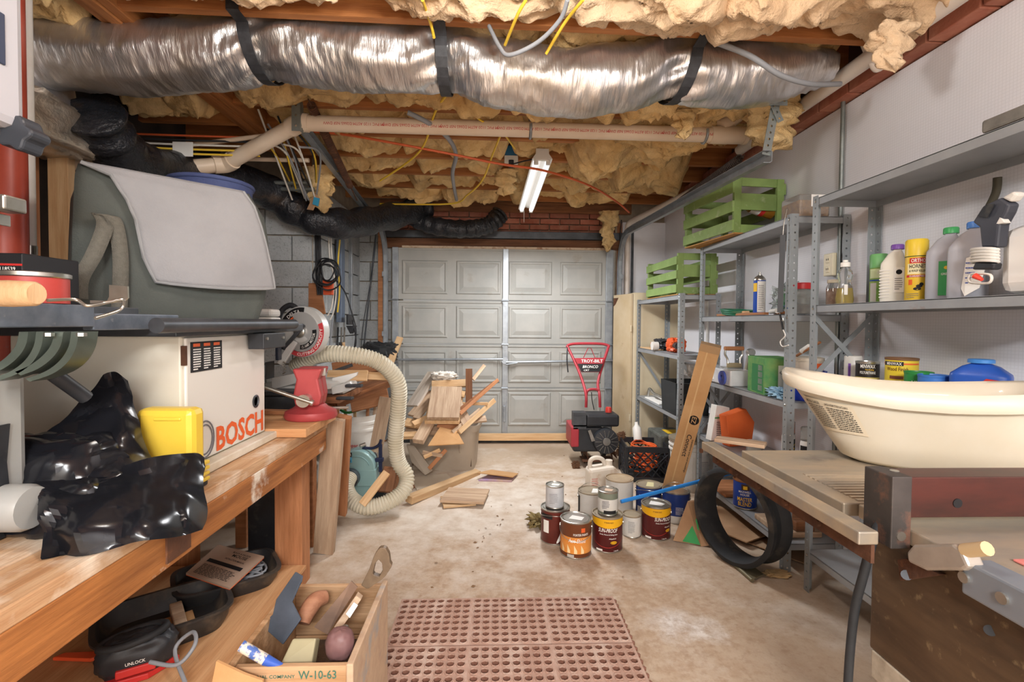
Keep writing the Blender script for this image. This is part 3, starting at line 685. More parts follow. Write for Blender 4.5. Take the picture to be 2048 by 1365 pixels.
# blue electrical box and outlet
eb = thing('electrical_box', 'blue plastic outlet box with white receptacle fixed to a ceiling joist', 'outlet', PY(1022, 312, 3.58))
MB().box((-.045, -.05, -.04), (.045, .02, .06)).build('box', M('blue plastic', '2F6E9C', .5), eb, bev=.004)
MB().box((-.05, -.058, -.075), (.05, -.03, -.015)).build('receptacle', WHITEP, eb, bev=.004)
MB().box((-.018, -.07, -.1), (.018, -.03, -.05)).build('plug', BLACKP, eb, bev=.004)
cable([PY(1060, 298, 3.4), PY(1085, 300, 3.45), PY(1110, 299, 3.6)], .006, WHC, 'white cable behind the top of shop light')
cable([PY(1020, 330, 3.52), PY(1050, 322, 3.45), PY(1072, 318, 3.42)], .005, BLC, 'black power lead from ceiling receptacle to the shop light')
# ================================================================ SHOP LIGHT
sl = thing('shop_light', 'white twin tube fluorescent shop light hanging on chains', 'light')
L0 = PY(1085, 312, 3.35); L1 = PY(1052, 415, 4.35)
mt = frame((L0 + L1) / 2, L1 - L0, (0, 0, 1)); LL = (L1 - L0).length
MB().prism([(-LL / 2, -.07, -.02), (-LL / 2, -.03, .04), (-LL / 2, .03, .04), (-LL / 2, .07, -.02), (-LL / 2, .06, -.022), (-LL / 2, .0, .0), (-LL / 2, -.06, -.022)], (LL, 0, 0)).build('reflector', WHITEM, sl, mw=mt)
TUBE = M('lit tube glass', 'F4F6FA', .25, emit=.75)
for s_ in (-.042, .042):
    MB().cyl((-LL / 2 + .03, s_, -.032), (LL / 2 - .03, s_, -.032), .019, n=12).build('tube', TUBE, sl, mw=mt, smooth=40)
    for e in (-1, 1): MB().cbox((e * (LL / 2 - .02), s_, -.032), (.02, .03, .045)).build('socket', WHITEP, sl, mw=mt, bev=.004)
MB().cbox((0, 0, .035), (LL * .9, .05, .03)).build('ballast_cover', WHITEM, sl, mw=mt, bev=.004)
MB().prism([(-LL / 2 - .004, -.045, -.03), (-LL / 2 - .004, -.045, .05), (-LL / 2 - .004, .045, .05), (-LL / 2 - .004, .045, -.03)], (.02, 0, 0)).build('end_plate', WHITEM, sl, mw=mt)
for p in (L0 + (L1 - L0) * .04, L0 + (L1 - L0) * .93):
    mb = MB(); z = p.z + .03; k = 0
    while z < 2.46:
        ax = V((.006, 0, 0)) if k % 2 else V((0, .006, 0))
        mb.tube([V((p.x, p.y, z)) + ax * cos(a) * 1.2 + V((0, 0, .011)) * sin(a) for a in [i * pi / 3 for i in range(6)]], .0015, 4, closed=True); z += .017; k += 1
    mb.build('chain', GALV, sl)
MB().cyl(PY(1048, 421, 4.3), PY(1048, 445, 4.3), .002, n=5).build('pull_cord', WHC, sl)
# bare bulb fixture above the camera's view
def bulb_fix(x, y, label):
    t = thing('ceiling_bulb', label, 'light', (x, y, 2.45), group='bare ceiling bulbs')
    MB().lathe([(.05, .24), (.055, .1), (.05, .06), (.03, .03), (.022, -.03)], 16).build('lamp_holder', WHITEP, t, smooth=40)
    MB().lathe([(.014, -.03), (.016, -.05), (.03, -.08), (.034, -.105), (.026, -.13), (.0, -.142)], 16).build('bulb', M('lit bulb', 'FFF0D8', .3, emit=6), t, smooth=180)
bulb_fix(.05, 1.15, 'bare bulb in white porcelain holder, the nearer to garage door')
bulb_fix(-.2, -.75, 'added unseen bare bulb in white porcelain holder behind the viewer')  # bulb added out of view to go with the rear fill
# ================================================================ WORKBENCH AND WHAT STANDS ON IT
BX, BZ, BY1 = -.82, .76, 2.42
wb = thing('workbench', 'long paint splashed wooden workbench with thick front apron along the left', 'workbench', (-1.16, 1.3, 0))
def L(p): return V(p) - V((-1.16, 1.3, 0))
for k in range(5):
    x1 = BX - .14 * k
    MB().cbox((0, 0, 0), (2.3, .135, .04)).build('top_plank', W_BENCH, wb, mw=frame(L((x1 - .0695, 1.27, BZ - .02)), (0, 1, 0), (0, 0, 1)), bev=.003)
MB().cbox((0, 0, 0), (2.26, .038, .1)).build('front_apron', W_FRONT, wb, mw=frame(L((BX - .02, 1.26, BZ - .09)), (0, 1, 0), (0, 0, 1)), bev=.003)
MB().cbox((0, 0, 0), (.62, .038, .1)).build('end_apron', W_FRONT, wb, mw=frame(L((BX - .36, BY1 - .04, BZ - .09)), (1, 0, 0), (0, 0, 1)), bev=.003)
pp = PX(350, 1100, BX)
MB().box(L((BX - .001, pp.y - .035, BZ - .125)), L((BX + .004, pp.y + .06, BZ - .05))).build('metal_plate', RUST, wb)
for (x0, x1, y0, y1) in ((-1.01, -.885, 2.25, 2.35), (-1.50, -1.41, 2.27, 2.36), (-1.0, -.885, .4, .5), (-1.5, -1.41, .4, .5)):
    MB().cbox((0, 0, 0), (BZ - .145, x1 - x0, y1 - y0)).build('leg', W_RED, wb, mw=frame(L(((x0 + x1) / 2, (y0 + y1) / 2, (BZ - .145) / 2)), (0, 0, 1), (0, 1, 0)), bev=.004)
plank(L((-1.46, 2.30, .6)), L((-1.02, 2.30, .6)), .03, .1, W_RED, name='rail', parent=wb)
for yy in (.45, 2.30): plank(L((-1.46, yy, .06)), L((-.9, yy, .06)), .04, .09, W_RED, name='shelf_rail', parent=wb)
MB().cbox((0, 0, 0), (1.85, .69, .018)).build('lower_shelf', W_PLY, wb, mw=frame(L((-1.205, 1.31, .114)), (0, 1, 0), (0, 0, 1)), bev=.002)
# ---- router table with lettering
rt = thing('router_table', 'white boxed bench machine with red lettering standing on the workbench', 'power tool', (-1.2, 1.75, BZ + .002))
def L(p): return V(p) - V((-1.2, 1.75, BZ + .002))
CREAM = M('cream enamel', 'E3DFD2', .45, c2='DAD4C2', s=2)
WOODB = M('machine wood base', 'E4DDCD', .6, c2='CDBFA6', s=8)
MB().box(L((-1.47, 1.47, BZ + .002)), L((-.90, 2.06, BZ + .03))).build('base_plate', WOODB, rt, bev=.004)
MB().box(L((-1.45, 1.5, BZ + .03)), L((-.95, 2.02, 1.2))).build('housing', CREAM, rt, bev=.006)
MB().box(L((-.951, 1.51, BZ + .035)), L((-.940, 2.015, 1.195))).build('side_panel', WHITEM, rt, bev=.012)
for z in (1.14, .86): MB().cbox(L((-.946, 1.508, z)), (.014, .012, .06)).build('hinge', RUST, rt)
ftext('BOSCH', .33, .085, PRINT_O, rt, L((-.9385, 1.83, .845)), (0, 1, 0), (0, 0, 1), bold=.03)
text('parts', .03, PRINT_O, rt, L((-.9385, 1.95, .782)), (0, 1, 0), (0, 0, 1))
for r_ in (.05, .04):
    MB().tube([L((-.9385, 1.60 + r_ * cos(a), .86 + r_ * 1.2 * sin(a))) for a in [i * pi / 12 for i in range(24)]], .0025, 5, closed=True).build('emblem_ring', PRINT_G, rt)
lp = MB().box(L((-.94, 1.53, 1.085)), L((-.9375, 1.70, 1.18))).build('warning_label', PRINT_K, rt)
for k in range(3):
    lines(lp, PRINT_W, L((-.937, 1.54 + .055 * k, 1.09)), (0, 1, 0), (0, 0, 1), .04, .07, 9, seed=k)
    MB().box(L((-.9372, 1.54 + .055 * k, 1.165)), L((-.9368, 1.575 + .055 * k, 1.175))).build('stripe', PRINT_O, lp)
hc = PX(512, 803, -.938)
MB().lathe([(.024, 0), (.026, .004), (.02, .006), (.017, .001), (.0, .001)], 20).build('port_ring', DKSTEEL, rt, mw=frame(L((-.941, hc.y, hc.z)), (0, 1, 0), (1, 0, 0)), smooth=40)
MB().box(L((-1.48, 1.42, 1.2)), L((-.91, 2.34, 1.235))).build('table_top', DKSTEEL, rt, bev=.004)
MB().cyl(L((-.885, 1.3, 1.234)), L((-.885, 2.17, 1.234)), .021, n=18).build('fence_rail', DKSTEEL, rt, smooth=40)
MB().box(L((-.93, 1.86, 1.14)), L((-.87, 2.05, 1.2))).build('rail_bracket', BLACKP, rt, bev=.003)
for yy in (1.88, 2.02): MB().cyl(L((-.872, yy, 1.18)), L((-.864, yy, 1.18)), .006, n=8).build('bolt', CHROME, rt)
# ---- soft grey case on the machine table
bag = thing('soft_tool_case', 'grey padded fabric case with pale flap and webbing strap on machine table', 'bag')
Af, Bf = V((-1.295, 1.5, 0)), V((-.925, 1.845, 0)); fd = (Bf - Af).normalized(); fn_ = V((fd.y, -fd.x, 0))
if fn_.y > 0: fn_ = -fn_
def PF(px, py, off=0.0):
    d = ray(px, py); o = V((0, 0, CAMZ)); t = (Af + fn_ * off - o).dot(fn_) / d.dot(fn_); return o + d * t
CASE = M('grey green fabric', '565A55', .85, c2='4B4F4B', s=5, bump=.25, bs=180)
FLAP = M('pale grey fabric', '969698', .8, c2='88888a', s=3, bump=.2, bs=150)
def fl(z, p): p = V(p); p.z = max(z, p.z); return p
zb = 1.2365
def bulge(u, v): return .028 * (sin(pi * min(1, max(0, u))) * sin(pi * min(1, max(0, v)))) ** .6
Lc = [PF(146, 640), PF(143, 560), PF(145, 450), PF(149, 350), PF(156, 327)]
Rc = [PF(512, 655), PF(530, 600), PF(541, 520), PF(530, 440), PF(498, 388)]
def cur(c, t):
    t = min(.9999, max(0, t)) * (len(c) - 1); i = int(t); return c[i].lerp(c[i + 1], t - i)
def casept(u, v, d):
    p = fl(zb, cur(Lc, v).lerp(cur(Rc, v), u)); p.z += -.006 * sin(pi * u) * (v ** 3)
    w_ = .95 - .22 * d * v
    q = p - fn_ * (.21 * d) + fn_ * (bulge(u, v) * (1 - 2 * d)); q.z -= .0 if d == 0 else .05 * v; q.z = max(zb, q.z); return q
mb = MB(); n = 18
mb.grid(lambda u, v: casept(u, v, 0), n, n).grid(lambda u, v: casept(1 - u, v, 1), n, n)
mb.grid(lambda u, v: casept(0, v, 1 - u), 6, n).grid(lambda u, v: casept(1, v, u), 6, n).grid(lambda u, v: casept(u, 1, v), n, 6).grid(lambda u, v: casept(u, 0, 1 - v), n, 6)
o = mb.build('case_body', CASE, bag, smooth=50)
bm = bmesh.new(); bm.from_mesh(o.data); bmesh.ops.remove_doubles(bm, verts=bm.verts, dist=1e-4); bmesh.ops.recalc_face_normals(bm, faces=bm.faces); bm.to_mesh(o.data); bm.free()
FL = [PF(162, 324, .02), PF(222, 350, .035), PF(255, 400, .04), PF(272, 440, .04), PF(288, 515, .04), PF(312, 564, .04)]
FR = [PF(486, 384, .02), PF(508, 415, .035), PF(522, 455, .04), PF(534, 500, .04), PF(543, 545, .04), PF(549, 577, .04)]
def flappt(u, v):
    p = cur(FL, v).lerp(cur(FR, v), u) + fn_ * (.025 * sin(pi * u) * v + .006 * noise.noise(V((u * 4, v * 4, 1))))
    p.z -= .010 * sin(pi * u) * v; return p
fo = MB().grid(flappt, 26, 26).build('flap', FLAP, bag, smooth=180, solid=.010)
edge = [flappt(0, v / 20) for v in range(21)] + [flappt(u / 20, 1) for u in range(1, 21)] + [flappt(1, 1 - v / 20) for v in range(1, 21)]
MB().tube(edge, .0065, 6).build('piping', M('grey piping', '8C8D8E', .7), fo, smooth=60)
top0 = [flappt(u / 12, 0) for u in range(13)]
MB().grid(lambda u, v: V(flappt(u, 0)) - fn_ * (.20 * v) + V((0, 0, .012 * sin(pi * v))), 16, 8).build('top_panel', FLAP, bag, smooth=180, solid=.008)
STRP = M('olive webbing', '77746A', .85, c2='6a675d', s=90, bump=.6, bs=400)
def ribbon(c, w, mat, name, parent, off=.004):
    P = spline([p[0] for p in c], 6); ws = []
    n = len(P)
    for i in range(n):
        t = i / (n - 1) * (len(c) - 1); k = min(int(t), len(c) - 2); ws.append(c[k][1].lerp(c[k + 1][1], t - k))
    vs = []
    for p, d in zip(P, ws): vs += [p - d * w, p + d * w]
    return MB().add(vs, [(2 * i, 2 * i + 1, 2 * i + 3, 2 * i + 2) for i in range(n - 1)]).build(name, mat, parent, solid=.003, smooth=180)
hz = fd
ribbon([(PF(200, 428, .04), hz), (PF(210, 452, .05), hz), (PF(188, 510, .07), hz), (PF(160, 560, .07), hz), (PF(158, 600, .06), hz)], .021, STRP, 'strap', bag)
ribbon([(PF(205, 430, .045), hz), (PF(228, 440, .05), hz), (PF(240, 500, .045), hz), (PF(241, 560, .045), hz), (PF(238, 632, .04), hz)], .02, STRP, 'strap', bag)
# navy tub behind the case
nt_ = thing('navy_tub', 'navy blue round padded tub behind the grey case', 'tub', (-1.235, 2.17, 1.236))
NAVY = M('navy fabric', '4A5680', .75, c2='3C4670', s=8, bump=.2, bs=120)
MB().lathe([(.115, 0), (.135, .3), (.15, .5), (.158, .585), (.163, .598), (.158, .606), (.150, .60), (.14, .5), (.12, .05), (0, .04)], 36).build('tub_body', NAVY, nt_, smooth=50)
MB().tube([(.158 * cos(a), .158 * sin(a), .6) for a in [i * pi / 20 for i in range(40)]], .010, 8, closed=True).build('rim', NAVY, nt_, smooth=60)
MB().box((.06, .07, .45), (.12, .09, .58)).build('folded_paper', M('cream paper', 'DAD0A8', .8), None, 'folded cream paper standing inside the navy tub', 'paper', loc=(-1.235, 2.17, 1.236))
wb2 = thing('white_case', 'small white plastic case behind the grey bag beside miter saw', 'case', (-1.09, 2.26, 1.236))
MB().box((-.09, -.05, 0), (.09, .05, .028)).build('base', WHITEP, wb2, bev=.008)
MB().box((-.09, -.05, .03), (.09, .05, .065)).build('lid', WHITEP, wb2, bev=.012)
# ---- band saw, near left
bs_ = thing('band_saw', 'grey bench band saw cropped at the left edge of view', 'power tool', (-1.2, 1.08, BZ + .002))
def L(p): return V(p) - V((-1.2, 1.08, BZ + .002))
SAWG = M('grey saw enamel', 'A9AAA7', .35, .1, c2='9D9D98', s=4, c3='8f8270', s3=12, lo3=.66, hi3=.85)
SAWW = M('white saw enamel', 'BCBCC2', .3)
xq = PY(60, 900, 1.14).x
MB().box(L((-1.5, .9, BZ + .03)), L((xq, 1.14, 1.15))).build('lower_case', SAWG, bs_, bev=.02)
MB().box(L((-1.47, .92, BZ + .002)), L((xq - .02, 1.13, BZ + .03))).build('foot', BLACKM, bs_, bev=.004)
for z0, z1 in ((.855, 1.02), ):
    MB().prism([L((xq + .002, .96, z0)), L((xq + .002, PX(14, 900, xq).y, z0)), L((xq + .002, PX(8, 900, xq).y, (z0 + z1) / 2)), L((xq + .002, PX(16, 900, xq).y, z1)), L((xq + .002, .96, z1))], (.004, 0, 0)).build('case_inset', BLACKP, bs_)
MB().lathe([(.05, 0), (.05, .06), (.044, .075), (.0, .077)], 24).build('dust_port', SAWG, bs_, mw=frame(L((xq - .01, 1.075, BZ + .08)), (0, 1, 0), (1, 0, 0)), smooth=50)
xu = PY(55, 200, 1.12).x
MB().box(L((-1.45, .9, 1.66)), L((xu, 1.12, 2.12))).build('upper_case', SAWW, bs_, bev=.02)
MB().box(L((xu, .93, PX(5, 130, xu).z)), L((xu + .004, PX(8, 100, xu).y, PX(5, 28, xu).z))).build('case_inset', M('blue black trim', '3A4258', .5), bs_, bev=.01)
MB().box(L((-1.45, .99, 1.14)), L((-1.3, 1.1, 1.68))).build('arm', SAWG, bs_, bev=.015)
kn = PY(52, 275, 1.12)
mb = MB()
poly = [(kn.x + (.034 + .005 * cos(5 * a)) * cos(a), kn.y - .03, kn.z + (.034 + .005 * cos(5 * a)) * sin(a)) for a in [i * 2 * pi / 40 for i in range(40)]]
mb.prism([L(p) for p in poly], (0, .05, 0)).build('knob', M('dark knob', '3B3F46', .3), bs_, bev=.005)
mb = MB().box(L((-1.5, .80, 1.238)), L((-1.0, 1.40, 1.282))).build('saw_table', DKSTEEL, bs_, bev=.003)
BARM = M('worn grey bar', '8A93A0', .35, .65, c2='6C7683', s=18, c3='C4C7CB', s3=30, lo3=.62, hi3=.8)
MB().box(L((-1.0, .80, 1.231)), L((-.968, PX(190, 640, -.968).y, 1.283))).build('front_bar', BARM, bs_, bev=.003)
MB().box(L((-1.0, PX(190, 640, -.968).y + .002, 1.222)), L((-.972, PX(358, 650, -.972).y, 1.264))).build('rear_bar', BARM, bs_, bev=.003)
TRUN = M('greenish bracket', '6E7A72', .35, .6, c2='59635B', s=7)
for k, dx in enumerate((0, -70)):
    O = [(157, 664), (152, 695), (135, 725), (105, 748), (60, 764)]; I = [(108, 664), (102, 690), (85, 712), (58, 732), (30, 744)]
    def lerp2(a, b, t): return (a[0] + (b[0] - a[0]) * t, a[1] + (b[1] - a[1]) * t)
    for t0, t1 in ((0, .3), (.62, 1)):
        A_ = [lerp2(o, i, t0) for o, i in zip(O, I)]; B_ = [lerp2(o, i, t1) for o, i in zip(O, I)]
        A_ = spline([L(PY(p[0] + dx, p[1], 1.03)) for p in A_], 4); B_ = spline([L(PY(p[0] + dx, p[1], 1.03)) for p in B_], 4)
        m_ = MB(); n_ = len(A_); vs = []
        for a, b in zip(A_, B_): vs += [a, b, a + V((0, .05, 0)), b + V((0, .05, 0))]
        fs = []
        for i in range(n_ - 1):
            q = 4 * i; fs += [(q, q + 1, q + 5, q + 4), (q + 2, q + 6, q + 7, q + 3), (q, q + 4, q + 6, q + 2), (q + 1, q + 3, q + 7, q + 5)]
        fs += [(0, 2, 3, 1), (4 * n_ - 4, 4 * n_ - 3, 4 * n_ - 1, 4 * n_ - 2)]
        m_.add(vs, fs).build('trunnion', TRUN, bs_, smooth=40)
for px in (98, 163): MB().cyl(L(PY(px, 666, 1.02)), L(PY(px, 673, 1.02)), .009, n=6).build('bolt', CHROME, bs_)
MB().cyl(L(PY(70, 722, 1.1)), L(PY(172, 796, 1.2)), .016, n=10).build('tilt_lever', BLACKP, bs_, smooth=40)
for a, b, y0, y1 in ((0, 55, 400, 418), (0, 22, 432, 445)):
    MB().box(L(PY(a - 30, y1, 1.04)), L(PY(b, y0, 1.09))).build('blade_guide', CHROME, bs_, bev=.004)
# things on the saw table
ml = thing('wooden_mallet', 'wooden handled tool lying on the band saw table', 'hand tool')
MB().lathe([(.0, 0), (.019, .0), (.023, .006), (.025, .05), (.021, .2), (.022, .32), (0, .32)], 18).build('handle', W_PINE, ml, mw=frame(PY(74, 588, .93), (0, 0, 1), (-1, .06, 0)), smooth=50)
cable([PY(95, 601, .95), PY(150, 600, 1.0), PY(175, 612, 1.0), PY(215, 605, 1.03), PY(245, 600, 1.05), PY(240, 620, 1.05), PY(190, 637, 1.0)], .0035, CHROME, 'bent steel wire hook lying over the grey bar', 'hook', name='wire_hook', n=6)
MB().prism([PY(180, 601, 1.12), PY(214, 602, 1.12), PY(218, 594, 1.12), (PY(218, 570, 1.12)), PY(255, 573, 1.12), PY(256, 596, 1.12), PY(245, 606, 1.12), PY(180, 607, 1.12)], (0, .004, 0)).build('steel_clip', CHROME, None, 'bent steel clip standing on the bar by the strap', 'clip')
mbx = thing('mask_box', 'black dust mask carton with red lettering behind band saw table', 'box', (-1.30, 1.30, 1.2835))
MB().box((-.17, -.08, 0), (.155, .08, .125)).build('carton', M('black carton', '1E1D20', .5), mbx, bev=.003)
lb = MB().add([(-.17, -.081, .098), (.155, -.081, .094), (.155, -.081, .099), (-.17, -.081, .103)], [(0, 1, 2, 3)]).build('stripe', PRINT_R, mbx)
text('CRAFTSMAN', .026, PRINT_W, mbx, (.02, -.0815, .112)); text('Disposable', .016, PRINT_W, mbx, (.02, -.0815, .083)); text('118539', .013, PRINT_W, mbx, (.12, -.0815, .086)); text('Dust Mask', .034, PRINT_R, mbx, (.06, -.0815, .058))
MB().prism([(-.04, -.07, .126), (.0, -.085, .14), (.02, -.085, .128), (.0, -.06, .126)], (0, .01, .002)).build('torn_flap', PRINT_Y, mbx)
tn = thing('red_tin', 'round red tin with silver rim beside the dust mask carton', 'tin', (-1.03, 1.12, 1.284))
MB().lathe([(.062, 0), (.062, .056)], 28).build('tin_wall', M('red label', 'B8453E', .4, c2='A13A36', s=6), tn, smooth=40)
MB().lathe([(.064, .056), (.066, .058), (.066, .066), (.062, .068), (.0, .067)], 28).build('lid', CHROME, tn, smooth=40)
# columns behind the bench
MB().cyl((-1.57, 1.62, 0), (-1.57, 1.62, 2.45), .054, n=24).build('steel_column', M('red paint', 'B9503C', .4, c2='A34230', s=5, c3='8f6a5c', s3=30, lo3=.66, hi3=.78), None, 'red painted steel support column at far left', 'column', smooth=40)
wp2 = thing('white_post', 'slim white painted pipe standing beside the red column', 'pipe', (-1.60, 1.73, 0))
MB().cyl((0, 0, 0), (0, 0, 2.45), .019, n=14).build('pipe', WHITEP, wp2, smooth=40)
MB().cyl((0, 0, 1.47), (0, 0, 1.50), .021, n=14).build('tape_band', CHROME, wp2, smooth=40)
sp_ = PY(124, 400, 2.3)
plank((sp_.x, 2.3, 0), (sp_.x, 2.3, 2.44), .09, .04, W_PINE, 'pale wooden wall stud standing between red column and grey case', 'stud', up=(0, 1, 0), name='wall_stud')
plank((-2.14, 2.3, .9), (-2.14, 2.3, 2.44), .09, .04, W_RED, 'reddish wall stud in shadow left of pale stud', 'stud', up=(0, 1, 0), name='wall_stud')
# ---- black plastic bag heap
POLY = M('black polythene', '16171B', .2, c2='1c1d22', s=6)
pb = thing('black_plastic_bag', 'crumpled black plastic bag heaped on the bench', 'bag')
def crump(p, sd, amp):
    d = noise.voronoi(V(p) * 7 + V((sd, 0, 0)))[0]; d2 = noise.voronoi(V(p) * 15 + V((0, sd, 0)))[0]
    return amp * 1.3 * ((d[1] - d[0]) - .3) + amp * .12 * ((d2[1] - d2[0]) - .3)
def lump(c, s, sd, name, amp=.03, pw=.75, top=None):
    def fn(u, v):
        a = 2 * pi * u; b = pi * (v - .5); sg = lambda q: (abs(q) ** pw) * (1 if q >= 0 else -1)
        p = V((sg(cos(a)) * sg(cos(b)), sg(sin(a)) * sg(cos(b)), sg(sin(b))))
        k = 1 + crump(p * .22, sd, amp * 7) + .12 * noise.noise(p * 1.5 + V((sd, 1, 0)))
        q = V((c[0] + s[0] * p.x * k, c[1] + s[1] * p.y * k, c[2] + s[2] * p.z * k)); q.z = max(BZ + .004, q.z); return q
    return MB().grid(fn, 46, 28, wrapu=True).build(name, POLY, pb, smooth=28)
lump((-1.09, 1.22, BZ + .09), (.17, .10, .12), 2, 'bag_heap')
def sheet(rows, name, sd, amp=.016, n=8):
    R = [spline(r, n) for r in rows]; nv = len(R) - 1; k = len(R[0]); rows2 = []
    for i in range(k): rows2.append(spline([r[i] for r in R], n))
    nu = k - 1; nv = len(rows2[0]) - 1
    def fn(u, v):
        p = rows2[round(u * nu)][round(v * nv)]; q = p + V((.3, -1, .4)).normalized() * (crump(p * 1.3, sd, amp * 2.2)); q.z = max(BZ + .003, q.z) if q.x < BX else q.z; return q
    return MB().grid(fn, nu, nv).build(name, POLY, pb, smooth=25)
sheet([[PY(120, 840, 1.30), PY(170, 790, 1.34), PY(218, 742, 1.36), PY(256, 762, 1.36)], [PY(85, 870, 1.26), PY(165, 840, 1.30), PY(225, 810, 1.32), PY(272, 830, 1.34)], [PY(65, 930, 1.2), PY(150, 900, 1.22), PY(230, 890, 1.24), PY(290, 885, 1.32)], [PY(62, 985, 1.15), PY(150, 960, 1.15), PY(240, 950, 1.18), PY(302, 920, 1.30)]], 'upright_fold', 4)
sheet([[PY(62, 955, 1.12), PY(160, 955, 1.15), PY(270, 925, 1.22), PY(380, 905, 1.33), PY(408, 915, 1.36)], [PY(64, 985, 1.08), PY(170, 1000, 1.08), PY(280, 985, 1.13), PY(365, 965, 1.24), PY(408, 960, 1.3)], [PY(75, 1030, 1.05), PY(170, 1050, 1.04), PY(280, 1040, 1.07), PY(360, 1020, 1.16), PY(412, 1030, 1.24)],
       [PY(85, 1125, 1.0), PY(175, 1112, 1.01), PY(270, 1085, 1.04), PY(350, 1075, 1.10), PY(405, 1060, 1.2)]], 'front_fold', 9, .02)
lump((-.99, 1.17, BZ + .05), (.13, .09, .075), 6, 'low_fold')
# ---- yellow case
yc = thing('yellow_case', 'yellow plastic tool case standing upright by the white machine', 'case', (-.925, 1.42, BZ + .002))
YELP = M('yellow plastic', 'EBCB4C', .35, c2='E2BE3C', s=4)
MB().box((-.085, -.03, .02), (.075, .035, .235)).build('case_shell', YELP, yc, bev=.018)
MB().box((-.03, -.036, .203), (.045, -.028, .212)).build('latch_ridge', YELP, yc, bev=.003)
mb = MB()
for k in range(4): MB().box((.045, -.02 + .0, .062 - .016 * k), (.083, .04, .073 - .016 * k)).build('grip_rib', YELP, yc, bev=.003)
MB().box((-.08, -.028, 0), (.08, .035, .02)).build('foot', BLACKP, yc, bev=.004)
# ---- vise
VR = M('vise red', 'B4494A', .42, .1, c2='A03C3E', s=7, c3='D0A09A', s3=12, lo3=.66, hi3=.82)
vpad = plank((-1.12, 2.22, BZ + .021), (-.78, 2.22, BZ + .021), .38, .036, W_PLY, 'short plywood pad under the red vise on bench corner', 'board', name='plywood_pad')
plank((-1.12, 2.36, BZ + .05), (-.92, 2.34, BZ + .05), .05, .018, W_RED, 'small wood strip lying behind the red vise', 'board', name='wood_strip')
vs_ = thing('bench_vise', 'red painted bench vise with steel screw handle on bench corner', 'vise', (-.845, 2.26, BZ + .041), radians(6)); vs_.scale = (1.12, 1.12, 1.08)
MB().lathe([(.10, 0), (.105, .01), (.1, .03), (.07, .045), (.055, .06)], 24, sy=.9).build('swivel_base', VR, vs_, smooth=40)
MB().prism([(-.045, -.06, .06), (.045, -.06, .06), (.055, -.06, .10), (.042, -.06, .17), (.058, -.06, .215), (-.058, -.06, .215), (-.042, -.06, .17), (-.055, -.06, .10)], (0, .05, 0)).build('front_jaw', VR, vs_, bev=.008)
MB().prism([(-.04, .01, .05), (.04, .01, .05), (.05, .01, .10), (.04, .01, .17), (.055, .01, .215), (-.055, .01, .215), (-.04, .01, .17), (-.05, .01, .10)], (0, .07, 0)).build('rear_jaw', VR, vs_, bev=.008)
MB().box((-.03, -.04, .07), (.03, .1, .12)).build('slide', VR, vs_, bev=.006)
for y in (-.012, .003): MB().box((-.058, y - .004, .18), (.058, y + .004, .213)).build('jaw_plate', CHROME, vs_, bev=.002)
MB().cyl((0, -.11, .09), (0, .0, .09), .022, n=16).cyl((0, -.118, .09), (0, -.11, .09), .026, n=16).build('screw', CHROME, vs_, smooth=40)
MB().cyl((-.17, -.115, .16), (.03, -.118, .085), .008, n=10).cyl((.03, -.118, .085), (.038, -.118, .082), .013, n=10).build('handle', CHROME, vs_, smooth=40)
MB().cyl((.05, .05, .03), (.14, .05, .032), .007, n=8).build('lock_lever', CHROME, vs_, smooth=40)
# ================================================================ UNDER THE BENCH
CASEK = M('black case plastic', '2A2A2C', .45, c2='3A3734', s=8, c3='6A5C4C', s3=9, lo3=.56, hi3=.8)
def tray(name, label, cx, cy, z, sx, sy, h, rz, cat='case'):
    t = thing(name, label, cat, (cx, cy, z), rz); mb = MB(); n = 40
    def loop(a, b, zz): return [(a * abs(cos(q)) ** .45 * (1 if cos(q) > 0 else -1), b * abs(sin(q)) ** .45 * (1 if sin(q) > 0 else -1), zz) for q in [2 * pi * (i + .5) / n for i in range(n)]]
    Ls = [loop(sx * .86, sy * .86, 0), loop(sx * .96, sy * .96, h * .5), loop(sx, sy, h), loop(sx * 1.04, sy * 1.04, h), loop(sx * 1.04, sy * 1.04, h + .008), loop(sx * .95, sy * .95, h + .008), loop(sx * .9, sy * .9, h * .5), loop(sx * .8, sy * .8, .01)]
    vs = [p for l in Ls for p in l]; fs = [(j * n + i, j * n + (i + 1) % n, (j + 1) * n + (i + 1) % n, (j + 1) * n + i) for j in range(len(Ls) - 1) for i in range(n)]
    fs += [tuple(range(n)), tuple(range((len(Ls) - 1) * n, len(Ls) * n))]
    mb.add(vs, fs).build('shell', CASEK, t, smooth=40); return t
SZ = .124
c1 = PZ(330, 1262, SZ); t1_ = tray('sander_case', 'open black plastic tool case lying empty under the bench', c1.x, c1.y, SZ, .20, .15, .075, radians(38))
MB().box((-.07, -.06, .012), (.09, .05, .02)).build('insert_card', CARD, t1_, bev=.002)
MB().box((.02, -.11, .02), (.06, .09, .05)).build('divider', W_OLD, t1_, bev=.004)
MB().box((-.205, -.02, .05), (-.198, .04, .07)).build('sticker', PRINT_W, t1_)
c2_ = PZ(455, 1172, SZ); t2_ = tray('sander_case', 'black plastic case half filled with grey cord under the manual', c2_.x, c2_.y, SZ, .19, .14, .06, radians(35))
rnd = random.Random(5); pts = []
for k in range(36): pts.append((rnd.uniform(-.02, .14), rnd.uniform(-.10, .10), rnd.uniform(.022, .055)))
MB().tube(spline(pts, 5), .005, 6).build('power_cord', GRY, None, 'grey power cord coiled in the black case under the manual', 'cord', loc=(c2_.x, c2_.y, SZ), rz=radians(35), smooth=60)
mz = SZ + .085
MC = [PZ(372, 1150, mz), PZ(459, 1180, mz), PZ(528, 1116, mz), PZ(436, 1093, mz)]
